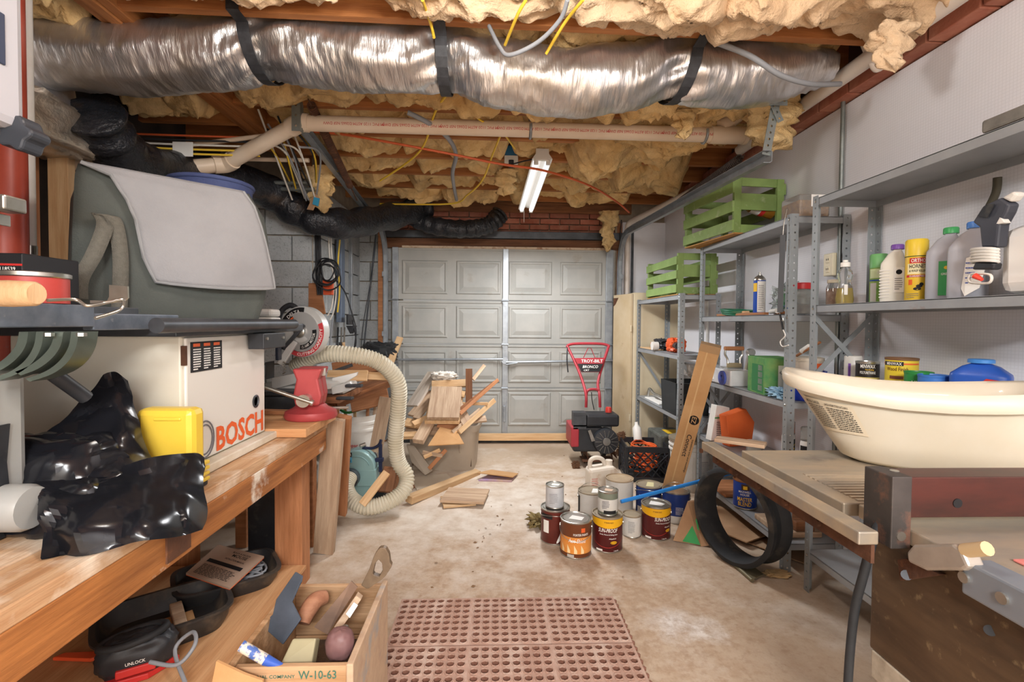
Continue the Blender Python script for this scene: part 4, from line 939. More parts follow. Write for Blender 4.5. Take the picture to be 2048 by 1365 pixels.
mn = thing('instruction_manual', 'printed tan instruction booklet lying on the black case', 'booklet', MC[0])
MB().prism([p - MC[0] for p in MC], (0, 0, .007)).build('pages', M('booklet paper', 'B39A86', .7), mn)
MB().prism([p - MC[0] for p in MC], (0, 0, -.003)).build('back_cover', PRINT_O, mn)
ux = (MC[3] - MC[0]); uy = (MC[0] - MC[1]); wv = (MC[2] - MC[1]); hh = (MC[0] - MC[1])
def mp(u, v): return MC[1] - MC[0] + (MC[2] - MC[1]) * u + (MC[0] - MC[1]) * v + V((0, 0, .008))
rd = wv.normalized()
def mt_(s, u, v, w, h, m): ftext(s, w, h, m, mn, mp(u, v), -hh, wv, bold=.01)
mt_('BLACK & DECKER', .86, .42, .11, .012, PRINT_K); mt_('MOUSE', .77, .40, .09, .022, PRINT_K); mt_('INSTRUCTION MANUAL', .64, .42, .12, .012, PRINT_K)
bq = MB().add([mp(.42, .12), mp(.42, .92), mp(.52, .92), mp(.52, .12)], [(0, 1, 2, 3)]).build('black_band', PRINT_K, mn)
lines(mn, PRINT_K, mp(.06, .9), -hh, wv, hh.length * .8, wv.length * .3, 9, th=.4)
cs_ = PZ(285, 1330, SZ)
sd_ = thing('palm_sander', 'dusty black palm sander with red trim under the bench', 'power tool', (cs_.x + .02, cs_.y - .03, SZ), radians(30))
MB().prism([(-.09, -.05, 0), (.02, -.055, 0), (.10, 0, 0), (.02, .055, 0), (-.09, .05, 0)], (0, 0, .02)).build('sanding_pad', PRINT_R, sd_, bev=.004)
blob((-.01, 0, .07), (.105, .055, .06), 4, .7, .01).build('body', BLACKP, sd_, smooth=180)
MB().tube([(-.02 + .085 * cos(a), .042 * sin(a), .12 + .01 * cos(a)) for a in [i * pi / 14 for i in range(28)]], .012, 8, closed=True).build('handle_ring', BLACKM, sd_, smooth=60)
MB().box((-.06, -.062, .03), (.04, -.045, .055)).build('switch_band', PRINT_R, sd_, bev=.004)
ftext('UNLOCK', .05, .01, PRINT_W, sd_, (-.01, -.063, .07))
cable([PZ(300, 1325, .2), PZ(355, 1330, .2), PZ(390, 1290, .24), PZ(385, 1265, .25), PZ(350, 1300, .2), PZ(370, 1365, .16)], .006, GRY, 'dusty grey cord looping from the palm sander', 'cord', name='power_cord')
oc = thing('orange_clip', 'flat orange plastic tool beside the empty black case', 'tool', PZ(160, 1318, SZ + .002))
MB().prism([(-.08, -.01, 0), (.05, -.02, 0), (.07, .0, 0), (.05, .02, 0), (-.06, .015, 0)], (0, 0, .012)).build('blade', M('orange plastic', 'E65A30', .4), oc, bev=.003)
# ---- wooden crate with tools
CR = thing('wooden_tool_crate', 'old stencilled wooden crate full of hand tools on the floor', 'crate', (-.455, 1.265, 0))
CW = wood('crate wood', 'BF9B76', '9C7650', .08)
PAINTW = M('painted crate side', 'C4A98C', .75, c2='B0937a', s=7, st=(1, 3, 3), c3='8C9AA3', s3=6, lo3=.55, hi3=.68)
cx0, cx1, cy0, cy1, cz = -.125, .125, -.175, .175, .47
for k in range(3):
    z0 = .02 + .15 * k; z1 = z0 + .147
    MB().box((cx0, cy0, z0), (cx1, cy0 + .014, z1)).build('front_slat', CW, CR, bev=.002)
    MB().box((cx0, cy1 - .014, z0), (cx1, cy1, z1)).build('back_slat', CW, CR, bev=.002)
MB().box((cx1, cy0 - .004, 0), (cx1 + .016, cy1 + .004, cz + .003)).build('side_panel', PAINTW, CR, bev=.003)
MB().box((cx0 - .016, cy0 - .004, 0), (cx0, cy1 + .004, cz + .003)).build('side_panel', CW, CR, bev=.003)
MB().box((cx0, cy0, .005), (cx1, cy1, .02)).build('bottom', CW, CR)
GRN = M('green stencil', '3F6B5A', .8)
ftext('W-10-63', .085, .02, GRN, CR, (.06, cy0 - .001, .448)); ftext('GREENSBORO', .08, .014, GRN, CR, (.07, cy0 - .001, .415)); ftext('NATIONAL COMPANY', .12, .008, GRN, CR, (-.05, cy0 - .001, .445))
MB().prism([(-.17, -.20, .40), (-.05, -.20, .40), (-.05, -.20, .455), (-.09, -.20, .47), (-.15, -.20, .50)], (0, .006, 0)).build('torn_cardboard', CARD, None, 'torn brown cardboard flap at the crate front', 'cardboard', loc=(-.455, 1.265, 0))
def L(p): return V(p) - V((-.455, 1.265, 0))
MB().box((-.12, -.16, .02), (.12, .155, .31)).build('crate_filling', M('tool jumble', '5A4636', .8, c2='3c3029', s=25, bump=1), CR)
hs = thing('hand_saw', 'old handsaw with worn grip standing in the wooden crate', 'saw')
b0 = PY(640, 1250, 1.22); b1 = PY(730, 1175, 1.36); b2 = PY(745, 1190, 1.37); b3 = PY(668, 1275, 1.2)
MB().prism([PY(628, 1255, 1.25), PY(703, 1163, 1.30), PY(715, 1175, 1.30), PY(655, 1270, 1.25)], (.0, .002, .0)).build('blade', M('rusty blade', '6A5140', .45, .5, c2='4f3c30', s=14), hs)
hp = [PY(x, y, 1.33) for x, y in ((722, 1172), (738, 1140), (748, 1112), (758, 1097), (770, 1096), (778, 1110), (780, 1128), (784, 1133), (772, 1152), (764, 1160), (752, 1168), (735, 1180))]
ho = [PY(x, y, 1.33) for x, y in ((745, 1150), (750, 1128), (757, 1120), (764, 1128), (765, 1142), (758, 1155))]
bm = bmesh.new()
def ringmesh(outer, inner, d):
    mb = MB(); n = 36
    def rs(poly):
        poly = poly + [poly[0]]; Ls = [0]
        for a, b in zip(poly[:-1], poly[1:]): Ls.append(Ls[-1] + (b - a).length)
        out = []
        for i in range(n):
            t = Ls[-1] * i / n; k = max(j for j in range(len(Ls)) if Ls[j] <= t + 1e-9); k = min(k, len(poly) - 2)
            out.append(poly[k].lerp(poly[k + 1], (t - Ls[k]) / max(1e-9, Ls[k + 1] - Ls[k])))
        return out
    A_ = rs(outer); c = sum(inner, V((0, 0, 0))) / len(inner); B0 = rs(inner)
    B_ = []
    for p in A_: B_.append(min(B0, key=lambda q: -((q - c).normalized().dot((p - c).normalized()))))
    d = V(d); vs = A_ + B_ + [p + d for p in A_] + [p + d for p in B_]; fs = []
    for i in range(n):
        j = (i + 1) % n; fs += [(i, j, n + j, n + i), (2 * n + i, 3 * n + i, 3 * n + j, 2 * n + j), (i, 2 * n + i, 2 * n + j, j), (n + i, n + j, 3 * n + j, 3 * n + i)]
    return mb.add(vs, fs)
bm.free()
ringmesh(hp, ho, (0, .018, 0)).build('grip', M('worn grip', '7D6A54', .5, c2='5b4a3a', s=12, c3='8f9a98', s3=14), hs, bev=.003)
mh = PY(680, 1288, 1.16)
mlt = thing('round_mallet', 'round purplish wooden mallet head resting at crate corner', 'mallet')
blob(mh, (.033, .030, .037), 2, .85, .002).build('head', M('mallet wood', '7A5A58', .5, c2='6a4a4c', s=8), mlt, smooth=180)
MB().cyl(mh + V((.0, .02, .0)), PY(690, 1258, 1.22), .011, n=10).build('neck', CHROME, mlt, smooth=40)
fpl = thing('steel_guard_plate', 'dark blue steel plate with notched end leaning in the crate', 'plate')
MB().prism([PY(x, y, 1.24 + (1290 - y) * .0005) for x, y in ((545, 1230), (552, 1200), (590, 1145), (604, 1153), (602, 1165), (598, 1172), (583, 1205), (601, 1240), (565, 1290), (522, 1252))], (.003, .002, .0)).build('plate', M('blued steel', '3E454F', .4, .6, c2='525a66', s=9), fpl, bev=.001)
br = thing('paint_brush', 'small worn brush with blue striped handle at crate left', 'brush')
MB().cyl(PY(482, 1292, 1.10), PY(530, 1320, 1.10), .012, n=10).build('handle', M('striped handle', 'D8CDBA', .6, c2='4A66A8', s=40, st=(1, 1, 1), lo=.5, hi=.55), br, smooth=40)
MB().cyl(PY(530, 1320, 1.10), PY(565, 1334, 1.10), .012, .006, n=10).build('bristles', PRINT_B, br, smooth=40)
pt = thing('plastic_dish', 'cloudy plastic dish inside the wooden crate', 'dish')
q = [PY(585, 1278, 1.16), PY(632, 1277, 1.16), PY(622, 1335, 1.12), PY(560, 1330, 1.12)]
MB().prism(q, (0, .03, -.02)).build('dish', M('cloudy plastic', 'B6AE8C', .35, trans=.2, c2='a39b7c', s=5), pt, bev=.004)
fm = thing('plane_handle', 'rounded wooden plane handle behind the plate in crate', 'handle')
MB().tube(spline([PY(606, 1248, 1.32), PY(615, 1225, 1.34), PY(632, 1202, 1.36), PY(652, 1195, 1.38)], 6), lambda t: .018 + .006 * sin(pi * t), 12).build('grip', wood('handle wood', 'AF7E5F', '94634A'), fm, smooth=60)
lv = thing('spirit_level', 'narrow level with black and white label in the crate', 'level')
MB().prism([PY(668, 1255, 1.28), PY(712, 1192, 1.33), PY(722, 1200, 1.33), PY(680, 1262, 1.28)], (0, .02, 0)).build('body', W_OLD, lv)
MB().prism([PY(692, 1228, 1.30), PY(708, 1205, 1.315), PY(716, 1211, 1.315), PY(700, 1236, 1.30)], (0, -.002, 0)).build('sticker', PRINT_W, lv)
ftext('SIC', .03, .012, PRINT_K, lv, PY(704, 1221, 1.29), PY(708, 1205, 1.3) - PY(692, 1228, 1.3), (.3, 0, .4))
# ================================================================ MITER SAW AND ITS STAND
SAWL = M('saw silver paint', 'D6D7D4', .35, .2, c2='C8C9C6', s=5)
st_ = thing('saw_stand', 'dark wooden stand table under the miter saw', 'table', (-1.1, 2.9, 0))
MB().box((-.33, -.25, .80), (.26, .25, .835)).build('table_top', W_DARK, st_, bev=.003)
for x in (-.28, .08):
    for y in (-.2, .2): MB().box((x - .03, y - .03, 0), (x + .03, y + .03, .80)).build('leg', W_RED, st_, bev=.003)
ms = thing('miter_saw', 'silver and grey compound miter saw with round lettered blade guard', 'power tool', (-1.1, 2.85, .836))
def L(p): return V(p) - V((-1.1, 2.85, .836))
ctr = PY(603, 664, 2.72); R0 = 50 * 2.72 / F; tilt = Matrix.Rotation(radians(-14), 4, 'Z'); mD = Matrix.Translation(L(ctr)) @ tilt
def D(r, a, y=0): return mD @ V((r * cos(a), y, r * sin(a)))
def disc(r0, r1, a0, a1, y, t, name, mat, n=40, par=None):
    vs = []; fs = []
    for i in range(n + 1):
        a = radians(a0 + (a1 - a0) * i / n); vs += [D(r0, a, y), D(r1, a, y), D(r0, a, y + t), D(r1, a, y + t)]
    for i in range(n):
        q = 4 * i; fs += [(q, q + 4, q + 5, q + 1), (q + 2, q + 3, q + 7, q + 6), (q + 1, q + 5, q + 7, q + 3), (q, q + 2, q + 6, q + 4)]
    fs += [(0, 1, 3, 2), (4 * n, 4 * n + 2, 4 * n + 3, 4 * n + 1)]
    return MB().add(vs, fs).build(name, mat, par or ms, smooth=40)
gd = disc(0.0005, R0, 0, 360, 0, .05, 'blade_guard', SAWL, 60)
disc(.0, R0 * .78, -150, 120, -.008, .01, 'guard_plate', M('plate silver', 'C3C5C4', .35, .4), 50)
disc(R0 * .80, R0 * .98, -118, 22, -.004, .005, 'red_band', M('red decal', 'C8444A', .45), 40)
disc(R0 * .40, R0 * .96, 82, 156, -.004, .005, 'black_decal', PRINT_K, 30)
disc(R0 * .52, R0 * .70, -92, 8, -.0095, .002, 'black_decal', PRINT_K, 30)
mT = mD @ Matrix.Translation((0, -.012, 0))
mT2 = mD @ Matrix.Translation((0, -.006, 0))
arctext('CUTTING CAPACITY', R0 * 1.7, .017, PRINT_W, ms, mT2, R0 * .89, radians(-46), flip=True)
arctext('15 AMP. MOTOR', R0 * .85, .016, PRINT_W, ms, mT, R0 * .61, radians(-44), flip=True)
arctext('DELTA', R0 * .62, .02, PRINT_W, ms, mT2, R0 * .80, radians(115)); disc(R0 * .62, R0 * .69, 84, 154, -.005, .001, 'stripe', PRINT_O, 20)
arctext('12" COMPOUND', R0 * .5, .012, PRINT_W, ms, mT2, R0 * .56, radians(116)); arctext('MITER SAW', R0 * .36, .012, PRINT_W, ms, mT2, R0 * .46, radians(116))
MB().lathe([(.03, 0), (.032, .012), (.02, .02), (0, .02)], 20).build('hub', CHROME, ms, mw=mD @ Matrix.Translation((0, -.012, 0)) @ Matrix.Rotation(pi / 2, 4, 'X'), smooth=40)
disc(R0 * .25, R0 * .42, -175, -45, -.0105, .002, 'hub_ring', SAWL, 24)
plank(L(PY(608, 650, 2.68)), L(PY(567, 698, 2.68)), .02, .012, DKSTEEL, name='lever', parent=ms, up=(0, 1, 0))
plank(L(PY(590, 683, 2.70)), L(PY(560, 730, 2.66)), .035, .02, SAWL, name='guard_arm', parent=ms, up=(0, 1, 0))
MB().tube(spline([L(PY(555, 642, 2.8)), L(PY(565, 620, 2.8)), L(PY(580, 611, 2.8)), L(PY(592, 616, 2.8))], 5), .016, 8).build('handle', BLACKP, ms, smooth=60)
MB().box(L((ctr.x - .16, 2.78, ctr.z - .11)), L((ctr.x + .02, 3.0, ctr.z + .03))).build('motor_body', DKSTEEL, ms, bev=.03)
MB().box(L((-1.34, 2.74, .838)), L((-.84, 3.0, .885))).build('base_casting', SAWL, ms, bev=.01)
MB().lathe([(.13, 0), (.135, .03), (.12, .04), (0, .04)], 30).build('turntable', SAWL, ms, mw=Matrix.Translation(L((-.98, 2.78, .876))), smooth=40)
MB().prism([L(PY(543, 757, 2.72)), L(PY(612, 743, 2.74)), L(PY(612, 762, 2.74)), L(PY(543, 780, 2.72))], (0, .02, 0)).build('left_fence', SAWL, ms, bev=.002)
MB().prism([L(PY(664, 757, 2.72)), L(PY(715, 745, 2.74)), L(PY(713, 752, 2.74)), L(PY(690, 766, 2.73)), L(PY(664, 770, 2.72))], (0, .02, 0)).build('right_fence', SAWL, ms, bev=.002)
MB().prism([L(PY(662, 775, 2.68)), L(PY(700, 763, 2.68)), L(PY(706, 772, 2.68)), L(PY(700, 782, 2.68)), L(PY(664, 790, 2.68))], (0, .03, 0)).build('fence_clamp', SAWL, ms, bev=.004)
for x, y in ((693, 768), (675, 793)): MB().box(L(PY(x - 4, y + 8, 2.64)), L(PY(x + 34, y, 2.68))).build('clamp_handle', BLACKP, ms, bev=.006)
MB().box(L(PY(550, 695, 2.62)), L(PY(564, 720, 2.66))).build('trigger', M('dark blue knob', '2B3140', .4), ms, bev=.004)
MB().tube([L(PY(566 + 5 * (k % 2), 724 + 3 * k, 2.64)) for k in range(9)], .004, 6).build('spring', CHROME, ms, smooth=60)
MB().box(L(PY(530, 760, 2.6)), L(PY(549, 722, 2.7))).build('side_block', BLACKP, ms, bev=.006)
tb = thing('black_tool_box', 'black plastic tool box behind the white machine', 'toolbox', (-1.12, 2.57, 0))
MB().box((-.16, -.06, BZ - .3), (.12, .06, BZ + .10)).build('body', BLACKP, tb, bev=.01)
MB().box((-.165, -.065, BZ + .102), (.125, .065, BZ + .125)).build('lid', BLACKP, tb, bev=.006)
MB().box((-.15, -.05, 0), (.11, .05, BZ - .302)).build('lower_bin', BLACKP, tb, bev=.01)
# ================================================================ ELECTRICAL CORNER
ec = thing('cable_panel', 'wooden backing board with wiring boxes and coiled black cords on block corner', 'wiring', (-1.42, 4.05, 0))
def L(p): return V(p) - V((-1.42, 4.05, 0))
bp = [L(PY(617, 635, 3.86)), L(PY(650, 628, 3.86)), L(PY(640, 565, 3.86)), L(PY(617, 567, 3.86))]
MB().prism(bp, (0, .02, 0)).build('backing_board', W_RED, ec)
MB().box(L(PY(645, 590, 3.84)), L(PY(668, 562, 3.88))).build('orange_box', M('orange box', 'D0532C', .5), ec, bev=.004)
MB().box(L(PY(672, 645, 4.3)), L(PY(690, 480, 4.4))).build('grey_riser', M('blue grey conduit box', '6E7C90', .5, .2), ec, bev=.006)
MB().box(L(PY(692, 650, 4.25)), L(PY(708, 630, 4.4))).build('black_box', BLACKP, ec, bev=.006)
MB().prism([L(PY(692, 652, 4.25)), L(PY(708, 652, 4.25)), L(PY(700, 668, 4.25))], (0, .1, 0)).build('box_hopper', BLACKP, ec)
rnd = random.Random(11)
for k in range(5):
    c = PY(654 + rnd.uniform(-6, 6), 540 + rnd.uniform(-6, 14), 3.82 - .01 * k); rr = (.055 + .012 * k)
    MB().tube([L(c + V((rr * cos(a) * (1 + .1 * sin(3 * a + k)), .01 * sin(2 * a + k), rr * 1.15 * sin(a)))) for a in [i * pi / 14 for i in range(28)]], .006, 6, closed=True).build('cord_coil', BLC, ec, smooth=60)
for k in range(4):
    MB().tube(spline([L(PY(631 + 3 * k, 460, 3.88)), L(PY(632 + 3 * k, 520, 3.86)), L(PY(633 + 4 * k, 560, 3.85)), L(PY(636 + 3 * k, 590, 3.84))], 5), .007, 6).build('black_cord', BLC, ec, smooth=60)
def drop(pts, Y, r, mt, lab, name='electrical_cable'):
    return cable([PY(x, y, Y) for x, y in pts], r, mt, lab, name=name)
drop([(657, 470), (660, 520), (668, 560), (664, 610), (655, 632)], 4.0, .006, WHC, 'white cable hanging down beside the coiled black cords')
drop([(661, 470), (665, 530), (672, 580), (668, 620), (660, 640)], 4.05, .006, WHC, 'second white cable hanging down beside the coiled black cords')
drop([(680, 475), (676, 530), (679, 580), (675, 625)], 4.15, .007, YEL, 'yellow cable hanging in front of the grey riser')
drop([(665, 640), (660, 690), (658, 720)], 4.1, .008, GRY, 'grey cable dropping behind the miter saw disc')
drop([(705, 640), (712, 680), (708, 705)], 4.3, .006, BLC, 'black cord below the small black box')
drop([(672, 560), (690, 585), (702, 620), (712, 660), (708, 700)], 4.22, .006, BLC, 'black cord swinging right of the grey riser')
for k, (px, m_) in enumerate(((676, DKSTEEL), (683, CHROME), (689, CHROME))):
    tl = thing('hanging_tool', ['dark steel rod leaning in the left corner', 'steel tool hanging in the left corner', 'steel tool with wood handle hanging in left corner'][k], 'tool')
    MB().cyl(PY(px, 655, 4.35), PY(px - 2, 720, 4.4), .008, n=8).build('shaft', m_, tl, smooth=40)
    MB().cyl(PY(px - 2, 685, 4.37), PY(px - 2, 715, 4.37), .014, n=8).build('grip', W_PINE if k == 2 else BLACKP, tl, smooth=40)
MB().box(PY(697, 650, 4.55), PY(706, 470, 4.58)).build('steel_channel', GALV, None, 'vertical steel channel in the left corner by block wall', 'channel', bev=.003)
MB().cyl(PY(728, 690, 5.08), PY(752, 470, 5.08), .008, n=8).build('steel_rod', DKSTEEL, None, 'thin dark rod leaning on block wall left of jamb', 'rod', smooth=40)
# ================================================================ DUST COLLECTOR AND HOSE
TEAL = M('teal enamel', '8DB0B0', .35, .1, c2='7FA2A3', s=4)
dc = thing('dust_collector', 'teal dust collector blower with label and white filter bag', 'dust collector', (-.9, 3.4, 0))
def L(p): return V(p) - V((-.9, 3.4, 0))
hc = PY(713, 940, 3.3); hr = 36 * 3.3 / F
def spiral(n=44):
    pts = []
    for i in range(n):
        a = 2 * pi * i / n; r = hr * (1.0 + .06 * sin(a)); pts.append((hc.x + r * cos(a), hc.y, hc.z + r * sin(a)))
    return pts
MB().prism([L(p) for p in spiral()], (0, .11, 0)).build('blower_housing', TEAL, dc, bev=.008)
MB().box(L((hc.x, hc.y - .001, hc.z - hr * .95)), L((hc.x + hr * 1.05, hc.y + .11, hc.z - .0))).build('outlet', TEAL, dc, bev=.006)
MB().tube([L((hc.x + hr * .75 * cos(a), hc.y - .004, hc.z + hr * .75 * sin(a))) for a in [radians(20 + 8 * i) for i in range(18)]], .004, 6).build('raised_rib', TEAL, dc, smooth=60)
MB().lathe([(.062, 0), (.062, .05), (.055, .05), (.055, 0)], 24).build('inlet_port', DKSTEEL, dc, mw=frame(L(PY(702, 955, 3.28)), (1, 0, 0), (0, -1, .0)), smooth=40)
lb1 = PY(693, 909, 3.29); MB().box(L(PY(684, 914, 3.288)), L(PY(704, 906, 3.292))).build('name_plate', PRINT_K, dc)
ftext('DELTA', .055, .02, PRINT_W, dc, L(PY(694, 910, 3.285)))
MB().box(L(PY(684, 926, 3.288)), L(PY(704, 915, 3.292))).build('blue_plate', M('light blue label', '4FA3C9', .5), dc)
ftext('DUST', .045, .012, PRINT_W, dc, L(PY(694, 918, 3.285))); ftext('COLLECTOR', .055, .010, PRINT_K, dc, L(PY(694, 923, 3.285)))
MB().box(L((hc.x - .2, hc.y + .0, .0)), L((hc.x + .16, hc.y + .3, .03))).build('base', BLACKM, dc, bev=.006)
MB().box(L((hc.x - .09, hc.y + .02, .03)), L((hc.x + .09, hc.y + .22, hc.z - hr * .6))).build('pedestal', TEAL, dc, bev=.006)
MB().cyl(L((hc.x, hc.y + .11, hc.z)), L((hc.x, hc.y + .28, hc.z)), .075, n=20).build('motor', DKSTEEL, dc, smooth=40)
lump2 = blob(L(PY(634, 965, 3.35)), (.065, .10, .2), 5, .9, .05).build('filter_bag', M('white cloth', 'CBC5BA', .85, c2='b8b0a2', s=6, bump=.3), dc, smooth=180)
HOSE = M('hose plastic', 'CFC9B6', .5, c2='C0B79F', s=7)
hp = [(593, 735, 2.98), (615, 718, 2.94), (642, 709, 2.92), (692, 709, 2.92), (745, 719, 2.95), (777, 739, 3.0), (797, 772, 3.05), (796, 825, 3.1), (791, 884, 3.14), (797, 924, 3.17), (813, 953, 3.17), (806, 983, 3.12), (774, 1006, 3.07), (735, 1015, 3.05), (705, 1001, 3.08), (692, 976, 3.14), (699, 955, 3.235)]
HP = spline([PY(*p) for p in hp], 46)
# resample evenly so the ribs are regular
acc = [0]
for a, b in zip(HP[:-1], HP[1:]): acc.append(acc[-1] + (b - a).length)
nr = int(acc[-1] / .0045); RP = []; k = 0
for i in range(nr + 1):
    t = acc[-1] * i / nr
    while k < len(acc) - 2 and acc[k + 1] < t: k += 1
    RP.append(HP[k].lerp(HP[k + 1], (t - acc[k]) / max(1e-9, acc[k + 1] - acc[k])))
cnt = [0]
MB().tube(RP, lambda t: .0485 + (.0028 if int(round(t * nr)) % 4 < 2 else -.0028), 18).build('dust_hose', HOSE, None, 'ribbed cream dust hose looping from miter saw to floor', 'hose', smooth=35)
# ================================================================ BUCKET WITH OFFCUTS
def bucket(name, label, loc, rb, rt, h, mat, group=None, cat='bucket', rz=0, bail=True):
    t = thing(name, label, cat, loc, rz, group)
    MB().lathe([(rb, 0), (rb + (rt - rb) * .8, h * .8), (rt + .006, h * .8), (rt + .006, h * .83), (rt - .002, h * .84), (rt + .001, h * .89), (rt + .007, h * .89), (rt + .007, h * .92), (rt, h * .93), (rt + .004, h), (rt - .004, h), (rb - .004, .006), (0, .006)], 36).build('shell', mat, t, smooth=35)
    if bail:
        MB().tube([(rt * 1.03 * cos(a), -rt * .95 * sin(a) * .6 - .0, h * .85 - rt * .75 * sin(a)) for a in [i * pi / 14 for i in range(15)]], .002, 5).build('bail', CHROME, t, smooth=60)
    return t
bk = PY(719, 900, 3.62)
bu = bucket('plastic_bucket', 'white plastic bucket holding sticks and green strips beside hose', (bk.x, 3.62, 0), .115, .13, .56, WHITEP)
cftext('valspar', .10, .03, PRINT_R, bu, .127, .35, -.2); cpatch(PRINT_R, bu, .1265, -.1, .35, .28, .33, 'red_label'); lines(bu, PRINT_K, (.02, -.13, .22), (1, 0, 0), (0, 0, 1), .06, .05, 4)
for k, (x, l, m_) in enumerate(((-.06, .12, W_RED), (-.02, .16, W_PINE), (.04, .14, W_RED), (.07, .13, W_OLD))):
    plank((bk.x + x, 3.6, .2), (bk.x + x * 1.6, 3.56 + .04 * k, .56 + l), .022, .012, m_, ['left most', 'second', 'third', 'right most'][k] + ' of the thin wood sticks in the white bucket', 'stick', up=(0, 1, 0), name='wood_stick')
GSTR = M('green painted strip', '3A8A4A', .5)
MB().tube(spline([(bk.x - .12, 3.56, .60), (bk.x - .05, 3.53, .585), (bk.x + .1, 3.55, .63)], 5), .01, 6).build('green_strip', GSTR, None, 'green plastic strip curled over the white bucket rim', 'strip', smooth=60)
# ================================================================ LUMBER
def pk(a, b, w, t, m_, lab, up=(0, 0, 1), cat='board'):
    return plank(PY(*a), PY(*b), w, t, m_, lab, cat, up)
pk((668, 838, 2.44), (648, 1105, 2.60), .105, .036, W_OLD, 'long reddish plank leaning on the bench end, the nearer one', (0, -1, .1))
pk((689, 833, 2.52), (681, 1028, 2.87), .07, .03, W_RED, 'narrow plank leaning behind the nearer plank at bench end', (0, -1, .1))
pk((751, 905, 3.42), (772, 795, 3.5), .09, .025, W_OLD, 'upright board standing between white bucket and dust hose', (0, -1, 0))
pk((662, 805, 3.0), (778, 760, 3.35), .12, .05, W_DARK, 'dark brown timber lying across behind the vise', (0, -.3, 1))
pk((700, 800, 3.5), (775, 782, 3.55), .2, .02, W_RED, 'wide orange board under the dark timber', (0, -1, .6))
pk((655, 752, 3.05), (735, 752, 3.05), .07, .02, W_PINE, 'pale board lying behind the miter saw fence', (0, -1, .5))
pk((733, 752, 3.15), (777, 754, 3.2), .05, .022, W_PINE, 'short yellow stick end beside the dust hose top', (0, -1, .3))
pk((665, 742, 3.3), (760, 728, 3.4), .12, .02, W_RED, 'reddish board under the arch of dust hose', (0, -.8, .6))
pk((655, 748, 3.2), (705, 730, 3.25), .03, .02, DKSTEEL, 'black steel bar lying behind the miter saw', (0, 0, 1), 'bar')
pk((780, 728, 4.4), (800, 676, 4.6), .06, .03, W_PINE, 'yellowish post leaning in front of garage door left edge', (0, -1, 0))
pk((640, 760, 2.9), (668, 758, 2.9), .05, .012, W_PINE, 'thin pine strip on the saw table', (0, 0, 1))
blob(PY(762, 702, 4.5), (.14, .05, .07), 6, .5, .06).build('black_net_bundle', BLACKM, None, 'black mesh bundle lying above the dust hose by door', 'bundle', smooth=30)
# tote
TOTE = M('taupe tote plastic', 'B7A998', .45, c2='A99A88', s=3)
tt = PZ(885, 944); TX, TY = tt.x, tt.y + .22
to = thing('storage_tote', 'taupe plastic storage tote overflowing with scrap wood', 'tote', (TX, TY, 0), radians(-4))
def shell(mb, a, b, h, t=.006, tp=.9):
    n = 40
    def lp(s, z): return [(a * s * abs(cos(q)) ** .3 * (1 if cos(q) > 0 else -1), b * s * abs(sin(q)) ** .3 * (1 if sin(q) > 0 else -1), z) for q in [2 * pi * (i + .5) / n for i in range(n)]]
    Ls = [lp(tp, 0), lp(.97, h * .86), lp(1.03, h * .86), lp(1.05, h * .93), lp(1.05, h), lp(.99, h), lp(.97 - t, h * .86), lp(tp - t, t)]
    vs = [p for l in Ls for p in l]; fs = [(j * n + i, j * n + (i + 1) % n, (j + 1) * n + (i + 1) % n, (j + 1) * n + i) for j in range(len(Ls) - 1) for i in range(n)]
    fs += [tuple(range(n)), tuple(range((len(Ls) - 1) * n, len(Ls) * n))]; return mb.add(vs, fs)
shell(MB(), .30, .20, .38).build('bin', TOTE, to, smooth=40)
MB().box((.15, -.2, .15), (.16, -.185, .33)).build('rib', TOTE, to, bev=.003)
MB().box((-.25, -.165, .03), (.25, .165, .24)).build('scrap_fill', M('dark scrap', '5E4632', .9, c2='3f2f23', s=12), to)
t2 = thing('tote_lid', 'taupe tote lid tipped against the storage tote front', 'lid')
pl_ = [PY(806, 905, 4.0), PY(818, 895, 3.98), PY(862, 935, 3.9), PY(858, 952, 3.92), PY(848, 950, 3.92), PY(815, 930, 3.98)]
MB().prism([PY(812, 890, 3.95), PY(828, 892, 3.93), PY(866, 942, 3.84), PY(850, 952, 3.84), PY(822, 925, 3.92)], (0, .03, 0)).build('panel', TOTE, t2, bev=.008)
Y0 = 3.95
pk((824, 813, Y0 + .1), (867, 745, Y0 + .35), .13, .022, M('grey weathered board', 'C7BBAE', .75, c2='A39584', s=5, st=(.6, 7, 7), bump=.3), 'grey weathered board leaning at the left of scrap pile', (-.6, -.8, .3))
pk((822, 832, Y0), (865, 785, Y0 + .2), .07, .022, W_OLD, 'grooved board beside the grey weathered board', (-.5, -.8, .4))
pk((832, 838, Y0 - .08), (862, 800, Y0 + .1), .06, .02, W_OLD, 'narrow board below the grooved board in pile', (-.3, -.8, .5))
pk((886, 838, 3.74), (894, 776, 4.02), .25, .03, W_OLD, 'wide rough plank pointing forward on top of scrap pile', (0, -.35, 1))
pk((884, 846, 3.76), (894, 792, 4.06), .27, .03, W_PINE, 'second wide plank under the rough plank', (0, -.35, 1))
pk((864, 770, Y0 + .2), (932, 767, Y0 + .2), .06, .05, W_PINE, 'short squared pine block crossing the scrap pile', (0, -1, .4))
pk((872, 778, Y0 + .1), (930, 790, Y0 + .05), .05, .03, W_PINE, 'small pine strip below the squared block', (0, -1, .4))
pk((938, 738, Y0 + .1), (938, 806, Y0 + .05), .055, .025, W_DARK, 'dark wood stub standing upright in scrap pile', (0, -1, 0))
pk((946, 760, Y0 + .15), (969, 731, Y0 + .25), .03, .015, W_OLD, 'thin stick poking up behind the dark stub', (0, -1, 0))
pk((920, 828, 3.8), (996, 760, 4.2), .03, .012, W_RED, 'long reddish lath slanting up right from pile', (0, -1, 0))
